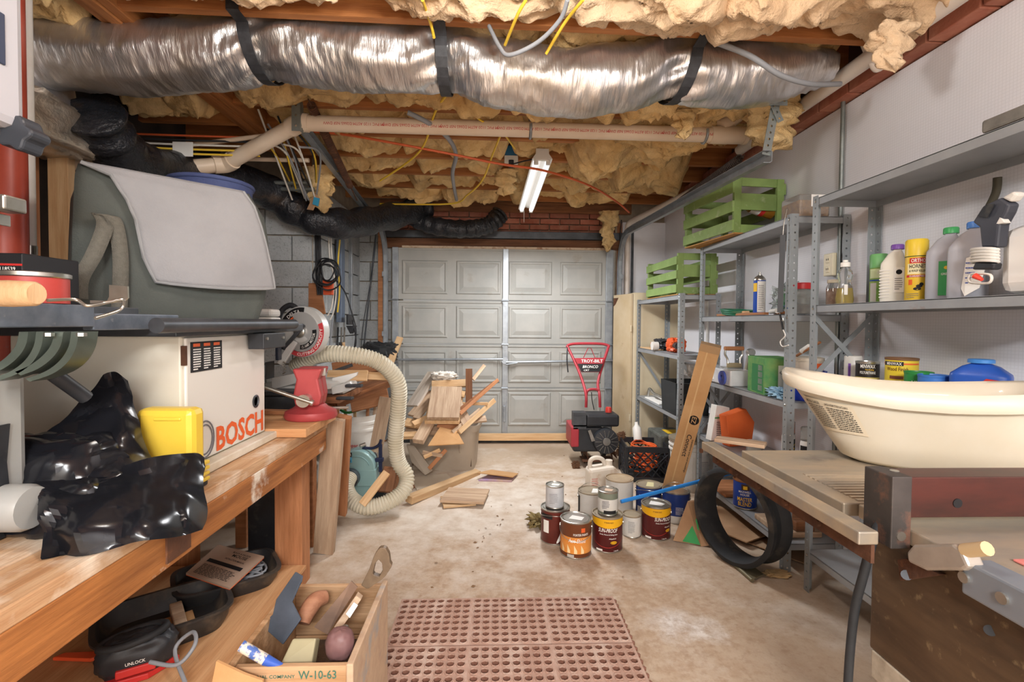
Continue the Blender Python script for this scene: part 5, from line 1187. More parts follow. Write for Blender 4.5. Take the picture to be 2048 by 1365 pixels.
pk((916, 822, 3.86), (990, 764, 4.25), .025, .012, W_DARK, 'dark lath alongside the reddish lath', (0, -1, 0))
pk((918, 865, 3.72), (989, 801, 4.1), .04, .018, W_PINE, 'pale stick slanting over the tote rim at right', (0, -1, 0))
pk((905, 866, 3.72), (960, 820, 4.0), .035, .015, W_OLD, 'old stick just inside the tote rim at right', (0, -1, 0))
pk((917, 808, Y0 + .05), (976, 808, Y0 + .05), .025, .012, W_PINE, 'thin horizontal lath sticking out right of pile', (0, -1, 0))
pk((836, 884, 3.62), (862, 838, 3.86), .085, .04, W_OLD, 'grooved moulding jutting forward at lower left of pile', (0, -.4, 1))
pk((806, 872, 3.8), (845, 870, 3.78), .06, .03, W_PINE, 'pine offcut at the left foot of scrap pile', (0, -.5, 1))
pk((810, 845, 3.9), (850, 852, 3.85), .08, .02, W_PINE, 'flat pine offcut sticking left out of pile', (0, -.6, .8))
pk((875, 848, 3.85), (918, 852, 3.85), .06, .05, W_RED, 'reddish block under the wide planks', (0, -1, .2))
for k, (a, b, w_, t_, m_, lab) in enumerate((((812, 858, 3.92), (900, 862, 3.86), .09, .02, W_OLD, 'flat old board lowest at the left of pile'), ((868, 800, 4.05), (905, 765, 4.2), .08, .02, W_PINE, 'pine board end at the top back of pile'),
    ((930, 842, 3.9), (972, 838, 3.95), .06, .02, W_OLD, 'short old board poking right over tote rim'), ((826, 850, 3.82), (880, 826, 3.95), .05, .03, W_PINE, 'pine batten across the left of pile'), ((895, 870, 3.74), (938, 836, 3.9), .05, .02, W_RED, 'reddish batten crossing under the laths'))):
    pk(a, b, w_, t_, m_, lab, (0, -.6, .8))
pk((905, 790, 3.98), (935, 850, 3.82), .09, .02, W_OLD, 'board lying beneath the laths at right of pile', (.3, -.6, .7))
MB().prism([PY(856, 893, 3.6), PY(880, 856, 3.75), PY(914, 864, 3.74), PY(928, 889, 3.62)], (0, 0, .006)).build('cardboard_sheet', CARD, None, 'tan cardboard sheet folded over the tote front', 'cardboard')
for k, (a, b, m_) in enumerate((((848, 915, 3.72), (880, 900, 3.74), W_PINE), ((858, 938, 3.72), (892, 900, 3.74), W_RED), ((845, 905, 3.73), (885, 912, 3.73), W_OLD))):
    pk(a, b, .03, .015, m_, ['pine scrap', 'reddish scrap', 'old grey scrap'][k] + ' hanging in the gap above the tote lid', (0, -1, 0))
rag = blob(PY(888, 752, Y0 + .25), (.10, .06, .035), 3, .8, .05).build('white_rag', M('white rag', 'DAD3C8', .85, bump=.4, bs=20), None, 'crumpled white rag on top of scrap pile', 'rag', smooth=180)
# floor pieces
pk((818, 1000, 3.28), (955, 946, 3.95), .06, .05, W_PINE, 'squared pine timber lying on the floor before the tote', (0, -.3, 1))
f0 = PZ(930, 1008); MB().cbox((0, 0, 0), (.30, .26, .018)).build('square_board', W_OLD, None, 'square brown board lying on floor scraps', 'board', mw=Matrix.Translation((f0.x, f0.y + .06, .035)) @ Matrix.Rotation(radians(-8), 4, 'Z'), bev=.002)
MB().cbox((0, 0, 0), (.22, .2, .014)).build('pale_board', W_PINE, None, 'pale plywood scrap under the square brown board', 'board', mw=Matrix.Translation((f0.x - .05, f0.y + .02, .012)) @ Matrix.Rotation(radians(12), 4, 'Z'), bev=.002)
f1 = PZ(865, 965); MB().cbox((0, 0, 0), (.3, .28, .008)).build('pale_sheet', M('pale hardboard', 'CFC2AE', .8), None, 'thin pale hardboard sheet on floor under pine timber', 'board', mw=Matrix.Translation((f1.x, f1.y, .006)) @ Matrix.Rotation(radians(20), 4, 'Z'))
f2 = PZ(995, 958)
cb = thing('flattened_carton', 'flattened cardboard carton with purple print lying on floor', 'cardboard', (f2.x, f2.y, 0))
MB().prism([(-.16, -.02, .05), (.12, -.07, .03), (.17, .08, .012), (-.05, .12, .03)], (0, 0, .006)).build('top_flap', CARD, cb)
MB().prism([(-.15, -.06, .0), (.11, -.09, .0), (.15, .07, .0), (-.06, .1, .0)], (0, 0, .01)).build('lower_flap', M('purple print card', '9F86B0', .8, c2='BFA080', s=8), cb)
pk((724, 1010, 3.0), (774, 945, 3.1), .05, .018, W_PINE, 'short pine lath leaning on the hose at floor', (0, -.7, .7))
pk((770, 985, 3.36), (782, 935, 3.5), .10, .02, W_DARK, 'dark board piece inside the hose loop', (0, -1, .2))
pk((812, 985, 3.45), (790, 930, 3.5), .14, .02, W_DARK, 'dark panel standing behind the hose bend', (.2, -1, .1))
cl = thing('bar_clamp', 'blue black bar clamp standing between bucket and hose', 'clamp')
MB().box(PY(757, 945, 3.36), PY(765, 888, 3.38)).build('bar', M('navy steel', '2B3350', .4, .4), cl, bev=.003)
MB().tube(spline([PY(725, 896, 3.36), PY(745, 897, 3.36), PY(758, 890, 3.36), PY(762, 880, 3.36)], 5), .01, 8).build('jaw_arm', M('navy steel', '2B3350', .4, .4), cl, smooth=60)
MB().cyl(PY(720, 893, 3.34), PY(731, 889, 3.36), .014, n=10).build('screw', CHROME, cl, smooth=40)
MB().box(PY(750, 925, 3.34), PY(768, 915, 3.37)).build('sliding_jaw', M('navy steel', '2B3350', .4, .4), cl, bev=.003)
blob(PZ(1078, 1052) + V((0, 0, .03)), (.055, .05, .03), 3, .8, .06).build('brush_head', M('straw', '9C8A5C', .9, c2='7d6a40', s=30, bump=1, bs=60), None, 'straw coloured brush tuft left of the paint cans', 'brush', smooth=30)
# ================================================================ RUBBER MAT
MATR = M('red brown rubber', '8E6453', .75, c2='7C5444', s=9)
MATTOP = M('pale rubber', 'BFA090', .8, c2='AE8C7B', s=6, c3='D3C0B2', s3=8, lo3=.55, hi3=.8)  # paler tone for the top faces; hole walls keep the darker base
mA = PZ(803, 1206); mB = PZ(1225, 1201); S_ = (mB.x - mA.x) / 3
mt0 = thing('rubber_mat', 'reddish brown perforated rubber floor mat in front of viewer', 'mat', (mA.x, mA.y, 0))
tile = MB(); pit = S_ / 8.25; r0 = pit * .37; r1 = pit * .46
for i in range(8):
    for j in range(8):
        cx = (i + .625) * pit; cy = -(j + .625) * pit; h = .016; vs = []; fs = []
        sq = [(-.5, -.5), (0, -.5), (.5, -.5), (.5, 0), (.5, .5), (0, .5), (-.5, .5), (-.5, 0)]
        for a, b in sq: vs.append((cx + a * pit, cy + b * pit, h))
        for rr, zz in ((r1, h), (r1 * .97, h + .004), (r0 * 1.05, h + .004), (r0, h), (r0, .001)):
            for q in range(8):
                an = -3 * pi / 4 + q * pi / 4; vs.append((cx + rr * cos(an), cy + rr * sin(an), zz))
        for l in range(5):
            fs += [(l * 8 + q, l * 8 + (q + 1) % 8, l * 8 + 8 + (q + 1) % 8, l * 8 + 8 + q) for q in range(8)]
        tile.add(vs, fs)
e = pit * .125
for a, b, c, d in ((0, 0, S_, -e), (0, -S_ + e, S_, -S_), (0, -e, e, -S_ + e), (S_ - e, -e, S_, -S_ + e)):
    tile.add([(a, b, .016), (c, b, .016), (c, d, .016), (a, d, .016)], [(0, 1, 2, 3)])
for a, b, c, d in ((0.002, 0, S_ - .002, 0), (0.002, -S_, S_ - .002, -S_), (0.002, 0, .002, -S_), (S_ - .002, 0, S_ - .002, -S_)):
    tile.add([(a, b, 0), (c, d, 0), (c, d, .016), (a, b, .016)], [(0, 1, 2, 3)])
tl0 = None
for r in range(3):
    for c in range(3):
        p = (c * S_ + .001, -r * (S_ + .003), 0)
        if tl0 is None:
            tl0 = tile.build('mat_tile', MATR, mt0, loc=p, smooth=30); tl0.data.materials.append(MATTOP)
            for pg in tl0.data.polygons:
                if pg.center.z > .0155: pg.material_index = 1
        else: inst(tl0, mt0, loc=p)
nb = None
for k in range(26):
    p = (3 * S_ + .006, -.02 - k * .035, 0)
    if nb is None: nb = MB().lathe([(.009, 0), (.009, .008), (.006, .011), (0, .011)], 8).build('edge_nub', MATR, mt0, loc=p, smooth=30)
    else: inst(nb, mt0, loc=p)
# leaves, debris
DEB = M('dry leaf', '8A6A4A', .9, c2='6b4f37', s=20)
rnd = random.Random(9); lf = None
for k in range(46):
    if k < 20: p = PZ(985 + rnd.gauss(0, 14) - (k - 10) * 3, 1050 + (k - 10) * 5 + rnd.gauss(0, 6))
    else: p = PZ(rnd.uniform(860, 1360), rnd.uniform(905, 1190))
    s = rnd.uniform(.003, .009); m_ = Matrix.Translation(p + V((0, 0, .003))) @ Matrix.Rotation(rnd.uniform(0, 6), 4, 'Z') @ Matrix.Rotation(rnd.uniform(-.5, .5), 4, 'X') @ Matrix.Scale(s, 4)
    if lf is None: lf = MB()
    lf.add([(-1.6, 0, 0), (0, -.7, .3), (1.6, 0, .1), (0, .7, .3), (0, 0, .5)], [(0, 1, 4), (1, 2, 4), (2, 3, 4), (3, 0, 4), (0, 3, 2, 1)], m_)
lf.build('floor_debris', DEB, None, 'dry leaf crumbs and grit scattered over the concrete', 'debris', kind='stuff')
# ================================================================ SHELVING UNITS ON THE RIGHT
FX, RX = 1.47, 1.77
POSTS = {}
def post(parent, x, y, h, fx, fy, dark=False, tilt=(0, 0)):
    """slotted angle post at x, y; flanges run towards fx and fy"""
    key = (h, fx, fy)
    if key not in POSTS:
        mb = MB()
        perf(mb, h, .036, Matrix.Translation((fx * .018, 0, 0)), .0375, .0052)
        perf(mb, h, .036, Matrix.Translation((0, fy * .018, 0)) @ Matrix.Rotation(pi / 2, 4, 'Z'), .0375, .0052)
        POSTS[key] = mb.build('post', POSTM, parent, solid=.0025); o = POSTS[key]
    else: o = inst(POSTS[key], parent)
    o.location = (x, y, 0); return o
def shelf_unit(label, x0, x1, y0, y1, h, levels, brace_lv=()):
    cx, cy = (x0 + x1) / 2, (y0 + y1) / 2; t = thing('metal_shelf_unit', label, 'shelf', (cx, cy, 0), group='grey metal shelf units along right wall')
    a, b = (x1 - x0) / 2, (y1 - y0) / 2
    for sx in (-1, 1):
        for sy in (-1, 1): post(t, sx * a, sy * b, h, -sx, -sy)
    for z in levels:
        sh = MB().box((-a + .003, -b + .003, z - .004), (a - .003, b - .003, z)).build('shelf_board', SHELFM, t)
        for q in ((-a + .003, -b + .003, -a + .007, b - .003), (a - .007, -b + .003, a - .003, b - .003)):
            MB().box((q[0], q[1], z - .034), (q[2], q[3], z)).build('shelf_lip', SHELFM, sh, bev=.0015)
        for q in ((-a + .003, -b + .003, a - .003, -b + .007), (-a + .003, b - .007, a - .003, b - .003)):
            MB().box((q[0], q[1], z - .034), (q[2], q[3], z)).build('shelf_lip', SHELFM, sh, bev=.0015)
        for sx in (-1, 1):
            for sy in (-1, 1):
                MB().lathe([(.006, 0), (.006, .003), (.003, .005), (0, .005)], 8).build('bolt', CHROME, sh, mw=frame((sx * a + (-.0005 if sx < 0 else .0005), sy * (b - .018), z - .017), (0, 1, 0), (sx, 0, 0)))
    return t, cx, cy, a, b
U1, c1x, c1y, a1, b1 = shelf_unit('grey slotted metal shelf unit nearest the garage door', 1.34, 1.64, 3.45, 4.50, 1.47, (.57, 1.02, 1.46))
U2, c2x, c2y, a2, b2 = shelf_unit('grey slotted metal shelf unit in the middle holding green crate', FX, RX, 2.36, 3.42, 1.80, (.14, .46, .86, 1.30, 1.79))
U3, c3x, c3y, a3, b3 = shelf_unit('grey slotted metal shelf unit nearest the viewer holding jugs', FX, RX, 1.20, 2.20, 1.84, (.19, .99, 1.34, 1.83))
def strip(parent, c, p0, p1, w=.022):
    return plank(V(p0) - V((c[0], c[1], 0)), V(p1) - V((c[0], c[1], 0)), w, .003, POSTM, name='cross_brace', parent=parent, up=(0, -1, 0) if abs(p0[1] - p1[1]) < .1 else (1, 0, 0), bev=0)
strip(U1, (c1x, c1y), (1.35, 4.49, 1.0), (1.63, 4.49, .57)); strip(U1, (c1x, c1y), (1.34, 3.46, 1.0), (1.64, 3.46, .57)); strip(U1, (c1x, c1y), (1.64, 3.46, 1.0), (1.34, 3.46, .57))
strip(U2, (c2x, c2y), (FX, 3.41, .46), (RX, 3.41, .86)); strip(U2, (c2x, c2y), (FX + .02, 3.40, .86), (RX, 3.40, .46))
strip(U3, (c3x, c3y), (FX, 2.19, 1.30), (RX, 2.19, .99)); strip(U3, (c3x, c3y), (RX, 2.195, 1.30), (FX, 2.195, .99))
strip(U3, (c3x, c3y), (RX, 1.3, .9), (RX, 2.1, .3), .03)
# board laid on the middle unit's low shelf
plank((FX + .01, 2.9, .475), (FX + .01, 3.38, .475), .1, .018, W_OLD, 'dusty wooden board on the low shelf of middle unit', 'board', name='dusty_board') if False else None
# ================================================================ TALL CABINET
TANP = M('dirty cream paint', 'CDBB9D', .6, c2='BFA984', s=4, c3='8A6140', s3=6, lo3=.66, hi3=.8)
CRMP = M('cream paint', 'E2D5B8', .55, c2='D6C5A2', s=3)
cab = thing('tall_cabinet', 'tall cream painted metal cabinet with stained door beside garage door', 'cabinet', (1.5, 4.76, 0))
MB().box((-.18, -.21, .0), (.26, .15, 1.54)).build('body', CRMP, cab, bev=.004)
MB().prism([(-.185, -.208, .02), (-.205, -.208, .02), (-.295, .10, .02), (-.275, .10, .02)], (0, 0, 1.51)).build('door', TANP, cab)
for z in (.35, 1.2): MB().cbox((-.205, -.215, z), (.012, .012, .06)).build('hinge', CRMP, cab)
MB().prism([(-.293, .09, 1.42), (-.293, .09, 1.5), (-.27, .01, 1.5), (-.285, .06, 1.44)], (-.004, 0, 0)).build('rust_patch', RUST, cab)
# ================================================================ GREEN CRATES
GREEN = M('green crate paint', '86A05E', .65, c2='748C4C', s=6, c3='B0BC95', s3=12, lo3=.6, hi3=.8, vary=.08)
GREEN2 = M('bare crate wood', 'BA8A4C', .7, c2='9A6E38', s=6)
def crate(label, loc, rz, w, l, h):
    t = thing('green_slat_crate', label, 'crate', loc, rz, 'green slatted crates')
    th = .012
    for sy in (0, 1):  # end frames
        y = sy * (l - .022)
        for (a, b, c, d) in ((0, 0, .045, h), (w - .045, 0, w, h)): MB().box((a, y, b), (c, y + .022, d)).build('end_post', GREEN, t, bev=.002)
        for (z0, z1) in ((0, .05), (h * .42, h * .72), (h - .05, h)): MB().box((.045, y + .006, z0), (w - .045, y + .016, z1)).build('end_board', GREEN, t, bev=.0015)
    for sx in (0, 1):
        x = -th if sx == 0 else w
        for k in range(3):
            z0 = .01 + k * h * .345; MB().box((x, 0, z0), (x + th, l, z0 + h * .2)).build('side_slat', GREEN, t, bev=.0015)
    for k in range(4): MB().box((.0 + k * w * .26, 0, -.008), (k * w * .26 + w * .19, l, .0)).build('bottom_slat', GREEN2, t, bev=.0015)
    return t
p_ = PY(1346, 585, 3.47)
crate('green slatted wooden crate on top of the far shelf unit', (1.345, 3.52, 1.4695), 0, .29, .70, .30)
cu = crate('green slatted wooden crate on top shelf of middle unit, the upper one', (1.43, 2.86, 1.7995), radians(6), .325, .60, .33)
# ---- bottles and jars
AMBER = M('amber plastic', 'D79A3A', .15, trans=.6, c2='B97C28', s=5, ior=1.4)
CLEAR = M('clear plastic', 'E8EAEA', .08, trans=.92, ior=1.3)
CLEARC = M('cloudy clear plastic', 'DCDCD8', .25, trans=.75, ior=1.25)
def lbl(s, **k): return M(*s, **k)
ob = thing('amber_jar', 'amber plastic jar with black cap tipped inside upper green crate', 'jar')
j0 = PY(1545, 425, 2.95); j1 = PY(1482, 402, 2.95); jm_ = frame(j0, (0, 1, 0), j1 - j0)
MB().lathe([(.0, 0), (.045, 0), (.048, .02), (.048, .14), (.036, .17), (.036, .18)], 24).build('jar_body', AMBER, ob, mw=jm_, smooth=40)
MB().lathe([(.040, .18), (.040, .21), (0, .21)], 20).build('cap', BLACKP, ob, mw=jm_, smooth=40)
cl_ = MB().lathe([(.0488, .06), (.0488, .14)], 24).build('label', PRINT_W, ob, mw=jm_, smooth=40); MB().lathe([(.0492, .06), (.0492, .085)], 24).build('label_band', PRINT_R, ob, mw=jm_, smooth=40)
cj = thing('clear_canister', 'clear square canister of golden chips on top shelf corner', 'canister', (1.60, 2.46, 1.7915))
MB().box((-.075, -.075, .0), (.075, .075, .085)).build('contents', M('golden chips', 'C98F3C', .6, c2='8C5E22', s=30, bump=.8), cj, bev=.006)
MB().box((-.08, -.08, 0), (.08, .08, .115)).build('shell', CLEARC, cj, bev=.012)
MB().box((-.02, -.0815, .05), (.075, -.0808, .11)).build('label', PRINT_W, cj)
# ---- cylinders with labels
def can(name, label, cat, loc, r, h, wall, rz=0, lid=CHROME, group=None, bail=False, band=None, dome=False, lidtop=None):
    t = thing(name, label, cat, loc, rz, group)
    MB().lathe([(r * .985, 0), (r, .004), (r, h - .006)], 36).build('can_wall', wall, t, smooth=40)
    MB().lathe([(r, h - .006), (r * 1.03, h - .003), (r * 1.03, h + .003), (r * .98, h + .004), (r * .95, h - .004), (r * .86, h - .004), (r * .83, h + .0), (0, h + .0)], 36).build('lid', lidtop or lid, t, smooth=30)
    MB().lathe([(r * .99, -.0), (r * 1.025, .002), (r * 1.025, .006), (r, .008)], 36).build('bottom_rim', lid, t, smooth=40)
    if bail:
        for s in (-1, 1): MB().lathe([(.012, 0), (.012, .004), (.006, .006), (0, .006)], 12).build('bail_ear', CHROME, t, mw=frame((s * r, 0, h * .78), (0, 1, 0), (s, 0, 0)), smooth=40)
    return t
def bailw(t, r, h, ang):
    """wire handle; ang 0 = hanging down in front, 90 = standing up"""
    pts = []
    for i in range(19):
        a = pi * i / 18; x = r * 1.05 * cos(a); q = r * 1.12 * sin(a); pts.append((x, -q * cos(radians(ang)) * 1.0 - (.012 if ang < 30 else 0), h * .78 + q * (sin(radians(ang)) if ang >= 0 else sin(radians(ang)))))
    MB().tube(pts, .0018, 5).build('wire_handle', CHROME, t, smooth=60)
def faced(p): return atan2(p.x, p.y) * -1 if False else -atan2(p.x, p.y)
DIRT = M('dirty lid', 'A89A82', .6, .3, c2='8d8272', s=10)
P3 = M('brown can paint', '6B3A1E', .4); ORANGEC = M('orange can label', 'E08A34', .4, c2='E8A45A', s=3, st=(1, 1, 5)); MAROON = M('maroon can label', '5A1D1C', .38, c2='4a1516', s=5)
YELB = M('yellow can band', 'F0B41E', .4); NAVC = M('blue can label', '223E86', .4, c2='1b3474', s=5); WHC_ = M('white can label', 'DAD9D4', .45, c2='CFCBC2', s=9)
RG, HG = .083, .19
def floorcan(px, py, r=RG): p = PZ(px, py); d = V((p.x, p.y, 0)).normalized(); return (p.x + d.x * r, p.y + d.y * r, 0), -atan2(p.x, p.y)
# acri-shield
lc, rz = floorcan(1151, 1120)
c = can('paint_can', 'brown and orange paint can at the front of the floor group', 'paint can', lc, RG, HG, P3, rz, group='gallon paint cans on the floor', bail=True)
cpatch(ORANGEC, c, RG + .0006, -1.5, 1.5, .028, .115, 'orange_label', 22)
for k in range(4): cpatch(M('cream stripe', 'F3D9A6', .45), c, RG + .001, -1.0 + .45 * k, -.8 + .45 * k, .03, .08, 'stripe', 6, shape=lambda u, k=k: (.03 + .0 * u, .075 - .03 * u))
ftext_c = lambda s, w, h, m, t, z, a=0, sh=0, R=RG: cftext(s, w, h, m, t, R + .0016, z, a, shear=sh)
ftext_c('Acri-Shield', .095, .022, PRINT_W, c, .098, .1, .2); ftext_c('PORTER PAINTS', .085, .012, PRINT_W, c, .13, .35); cpatch(PRINT_O, c, RG + .001, .35, .62, .142, .165, 'emblem', 4)
cpatch(M('grey print patch', 'B9B3AA', .6), c, RG + .001, -.55, -.1, .008, .024, 'barcode', 6); bailw(c, RG, HG, -35)
MB().add([(-.04, -.02, HG + .0012), (.03, -.035, HG + .0012), (.045, .01, HG + .0012), (-.02, .03, HG + .0012)], [(0, 1, 2, 3)]).build('lid_sticker', PRINT_W, c)
# sun proof pair
def sunproof(px, py, label, a0, ang, lidtop=None):
    lc, rz = floorcan(px, py)
    c = can('paint_can', label, 'paint can', lc, RG, HG, MAROON, rz, group='gallon paint cans on the floor', bail=True, lidtop=lidtop)
    cpatch(YELB, c, RG + .0006, -2.2, 2.2, .145, .184, 'yellow_band', 30, shape=lambda u: (.148 + .012 * cos(u * 6), .184))
    cpatch(M('red curve', 'C23B34', .5), c, RG + .0008, -1.5, 1.5, .03, .04, 'red_line', 24, shape=lambda u: (.03 + .06 * (2 * u - 1) ** 2, .032 + .06 * (2 * u - 1) ** 2))
    cftext('SUN-PROOF', .105, .022, PRINT_W, c, RG + .0016, .125, a0, shear=.15); cftext('Deck, Fence & Siding Stain', .10, .009, PRINT_W, c, RG + .0016, .102, a0 + .05); cftext('Alkyd/Oil', .04, .009, PRINT_W, c, RG + .0016, .08, a0 + .3)
    cpatch(YELB, c, RG + .001, a0 + .15, a0 + .62, .052, .066, 'yellow_badge', 8, shape=lambda u: (.059 - .008 * sqrt(max(0, 1 - (2 * u - 1) ** 2)), .059 + .008 * sqrt(max(0, 1 - (2 * u - 1) ** 2))))
    cftext('SEMI-TRANSPARENT', .034, .004, PRINT_K, c, RG + .0018, .059, a0 + .385); cpatch(PRINT_W, c, RG + .001, -.75, -.3, .01, .02, 'barcode', 5); cftext('PITTSBURGH PAINTS', .05, .008, P3, c, RG + .0016, .168, .1)
    cftext('1 GALLON', .03, .006, PRINT_W, c, RG + .0016, .014, .6)
    if ang is not None: bailw(c, RG, HG, ang)
    return c
s1c = sunproof(1214, 1108, 'maroon stain can with yellow band carrying a small can', .05, None, DIRT)
s2c = sunproof(1311, 1083, 'maroon stain can with yellow band and raised wire handle', .55, 60)
MB().add([(-.04, -.03, HG + .0012), (.03, -.04, HG + .0012), (.05, .0, HG + .0012), (.02, .02, HG + .0012), (-.03, .03, HG + .0012)], [(0, 1, 2, 3, 4)]).build('lid_sticker', PRINT_W, s2c)
# left red brown can and small white can on top
lc, rz = floorcan(1110, 1092)
c = can('paint_can', 'dark red brown paint can under a small silver can', 'paint can', lc, RG, HG, M('dark red label', '6A2A20', .4, c2='4A1F1A', s=6, c3='C46A30', s3=12, lo3=.6, hi3=.75), rz, group='gallon paint cans on the floor', bail=True)
cpatch(PRINT_W, c, RG + .001, .1, .7, .01, .15, 'white_swoosh', 10, shape=lambda u: (.012 + .10 * u * u, .02 + .115 * u)); cpatch(PRINT_W, c, RG + .0008, -.9, -.45, .065, .135, 'text_panel', 5); cftext('M', .03, .03, PRINT_W, c, RG + .0016, .12, .75); bailw(c, RG, HG, 15)
cpatch(PRINT_K, c, RG + .0009, -1.1, -.2, .145, .17, 'black_spot', 6)
def setcan(name, label, base, r, h, wall, rz, dx=0, dy=0, z=HG + .001): return can(name, label, 'paint can', (base[0] + dx, base[1] + dy, z), r, h, wall, rz)
q1 = setcan('quart_can', 'small silver white can standing on the dark red paint can', lc, .052, .125, M('scuffed white can', 'D5D8DC', .4, .2, c2='BFC4CA', s=12), rz, -.005, -.005, HG + .0045)
MB().add([(-.02, -.02, .126), (.02, -.025, .126), (.03, .01, .126), (-.015, .02, .126)], [(0, 1, 2, 3)]).build('lid_sticker', PRINT_W, q1); lines(q1, PRINT_G, (-.03, -.0535, .03), (1, 0, 0), (0, 0, 1), .05, .06, 7, th=.25)
l2, rz2 = floorcan(1214, 1108)
q2 = setcan('quart_can', 'small grey green can standing on the maroon stain can', l2, .055, .128, M('grey green can', '7F8676', .4, c2='6E7566', s=6), rz2, .0, -.005, HG + .0045)
cpatch(WHC_, q2, .0556, -1.6, 1.3, .02, .09, 'pale_label', 16); cpatch(PRINT_K, q2, .056, -.4, .9, .012, .03, 'dark_band', 8); lines(q2, PRINT_G, (-.03, -.057, .04), (1, 0, 0), (0, 0, 1), .04, .045, 6); MB().add([(-.02, -.02, .129), (.02, -.025, .129), (.03, .01, .129), (-.015, .02, .129)], [(0, 1, 2, 3)]).build('lid_sticker', M('faded sticker', 'D9BFA6', .7), q2)
lc, rz = floorcan(1182, 1045, .08); c = can('paint_can', 'white label paint can behind the brown orange can', 'paint can', lc, RG, HG * .92, WHC_, rz, group='gallon paint cans on the floor', bail=True, lidtop=DIRT); cpatch(PRINT_K, c, RG + .0006, -2, -1.0, .02, .15, 'dark_panel', 8); bailw(c, RG, HG * .92, 80)
MB().add([(.0, -.05, HG * .92 + .0012), (.04, -.045, HG * .92 + .0012), (.05, .03, HG * .92 + .0012), (.01, .03, HG * .92 + .0012)], [(0, 1, 2, 3)]).build('lid_sticker', PRINT_W, c)
lc, rz = floorcan(1238, 1030, .085); c = can('paint_can', 'large pale can with brown stained lid behind the grey green can', 'paint can', lc, .09, .215, WHC_, rz, lidtop=M('brown stained lid', 'B8A284', .7, c2='93806a', s=8)); cpatch(PRINT_B, c, .0906, -1.0, -.7, .08, .15, 'blue_label', 4)
lc, rz = floorcan(1263, 1078, .053); c = can('quart_can', 'small white quart can between the two maroon cans', 'paint can', lc, .053, .125, WHC_, rz, lidtop=DIRT); lines(c, PRINT_G, (-.02, -.0545, .03), (1, 0, 0), (0, 0, 1), .04, .07, 9, th=.3)
lc, rz = floorcan(1297, 1036, .085); c = can('paint_can', 'dark blue paint can with dusty lid beside the black crate', 'paint can', lc, RG, HG, NAVC, rz, group='gallon paint cans on the floor', bail=True, lidtop=DIRT); cpatch(WHC_, c, RG + .0006, -1, 1.5, .01, .06, 'pale_panel', 14); cftext('OLYMPIC', .07, .014, PRINT_W, c, RG + .0012, .13, -.4); bailw(c, RG, HG, 20)
MB().add([(-.02, -.05, HG + .0012), (.03, -.05, HG + .0012), (.03, .04, HG + .0012), (-.01, .04, HG + .0012)], [(0, 1, 2, 3)]).build('lid_sticker', M('yellow sticker', 'D8CFA0', .7), c)
lc, rz = floorcan(1351, 1050, .085); c = can('paint_can', 'dark blue paint can with raised wire handle behind maroon can', 'paint can', lc, RG, HG, NAVC, rz, group='gallon paint cans on the floor', bail=True); cpatch(WHC_, c, RG + .0006, -.5, 1.6, .008, .05, 'pale_panel', 14); lines(c, PRINT_W, (.0, -.0855, .06), (1, 0, 0), (0, 0, 1), .05, .05, 6, th=.3); bailw(c, RG, HG, 86)
# dusty jug
jg = PZ(1215, 1000)
jt = thing('white_jug', 'dusty white plastic jug with hollow handle behind paint cans', 'jug', (jg.x, jg.y + .08, 0), .1)
DUSTY = M('dusty white plastic', 'DDD3C4', .6, c2='B48E66', s=7, lo=.5, hi=.7)
MB().prism([(-.11, 0, 0), (.11, 0, 0), (.115, 0, .02), (.115, 0, .16), (.07, 0, .21), (-.11, 0, .19), (-.115, 0, .16), (-.115, 0, .02)], (0, .13, 0)).build('body', DUSTY, jt, bev=.02)
MB().tube(spline([(-.095, .065, .18), (-.09, .065, .24), (-.05, .065, .26), (0, .065, .245), (.02, .065, .20)], 6), .016, 10).build('handle', DUSTY, jt, smooth=60)
MB().cyl((.05, .065, .19), (.05, .065, .24), .026, n=14).build('cap', DUSTY, jt, smooth=40)
lines(jt, PRINT_R, (-.1, -.001, .03), (1, 0, 0), (0, 0, 1), .05, .1, 7, th=.3)
# ================================================================ MILK CRATE WITH ORANGE CORD
mk = thing('milk_crate', 'black plastic lattice milk crate on the floor', 'crate', (PZ(1283, 968).x + .075, PZ(1283, 968).y + .19, 0), radians(-6))
KP = M('black crate plastic', '1F2126', .4, c2='2a2c31', s=9); S2 = .165; H2 = .28
for s in (-1, 1):
    for ax in (0, 1):
        def Q(a, z, d=0): return ((a, s * (S2 + d), z) if ax == 0 else (s * (S2 + d), a, z))
        for z0, z1 in ((0, .04), (H2 - .045, H2)):
            A_ = Q(-S2, z0, -.008); B_ = Q(S2, z1, .004); MB().box([min(A_[i], B_[i]) for i in range(3)], [max(A_[i], B_[i]) for i in range(3)]).build('rim_band', KP, mk, bev=.002)
        for k in range(-2, 3):
            for sg in (-1, 1):
                p0 = Q(k * .066 - sg * .10, .04); p1 = Q(k * .066 + sg * .10, H2 - .045); 
                def clampp(p): 
                    i = 0 if ax == 0 else 1; p = list(p); p[i] = max(-S2, min(S2, p[i])); return p
                MB().cyl(clampp(p0), clampp(p1), .0055, n=4).build('lattice_bar', KP, mk)
    for s2 in (-1, 1):
        MB().box((s * S2 - .012, s2 * S2 - .012, 0), (s * S2 + .012, s2 * S2 + .012, H2)).build('corner_post', KP, mk, bev=.004)
for k in range(5): MB().box((-S2 - .006, -S2 - .006, .06 + .035 * k), (-S2 + .05, -S2 + .0, .075 + .035 * k)).build('grip_rib', KP, mk, bev=.001)
MB().box((-S2, -S2, .0), (S2, S2, .012)).build('floor_grid', KP, mk)
rnd = random.Random(4); pts = []
for k in range(60):
    a = k * 1.25 + rnd.uniform(-.3, .3); r = rnd.uniform(.05, .125); pts.append((r * cos(a), r * sin(a), .05 + .235 * (k / 60) + rnd.uniform(-.02, .02)))
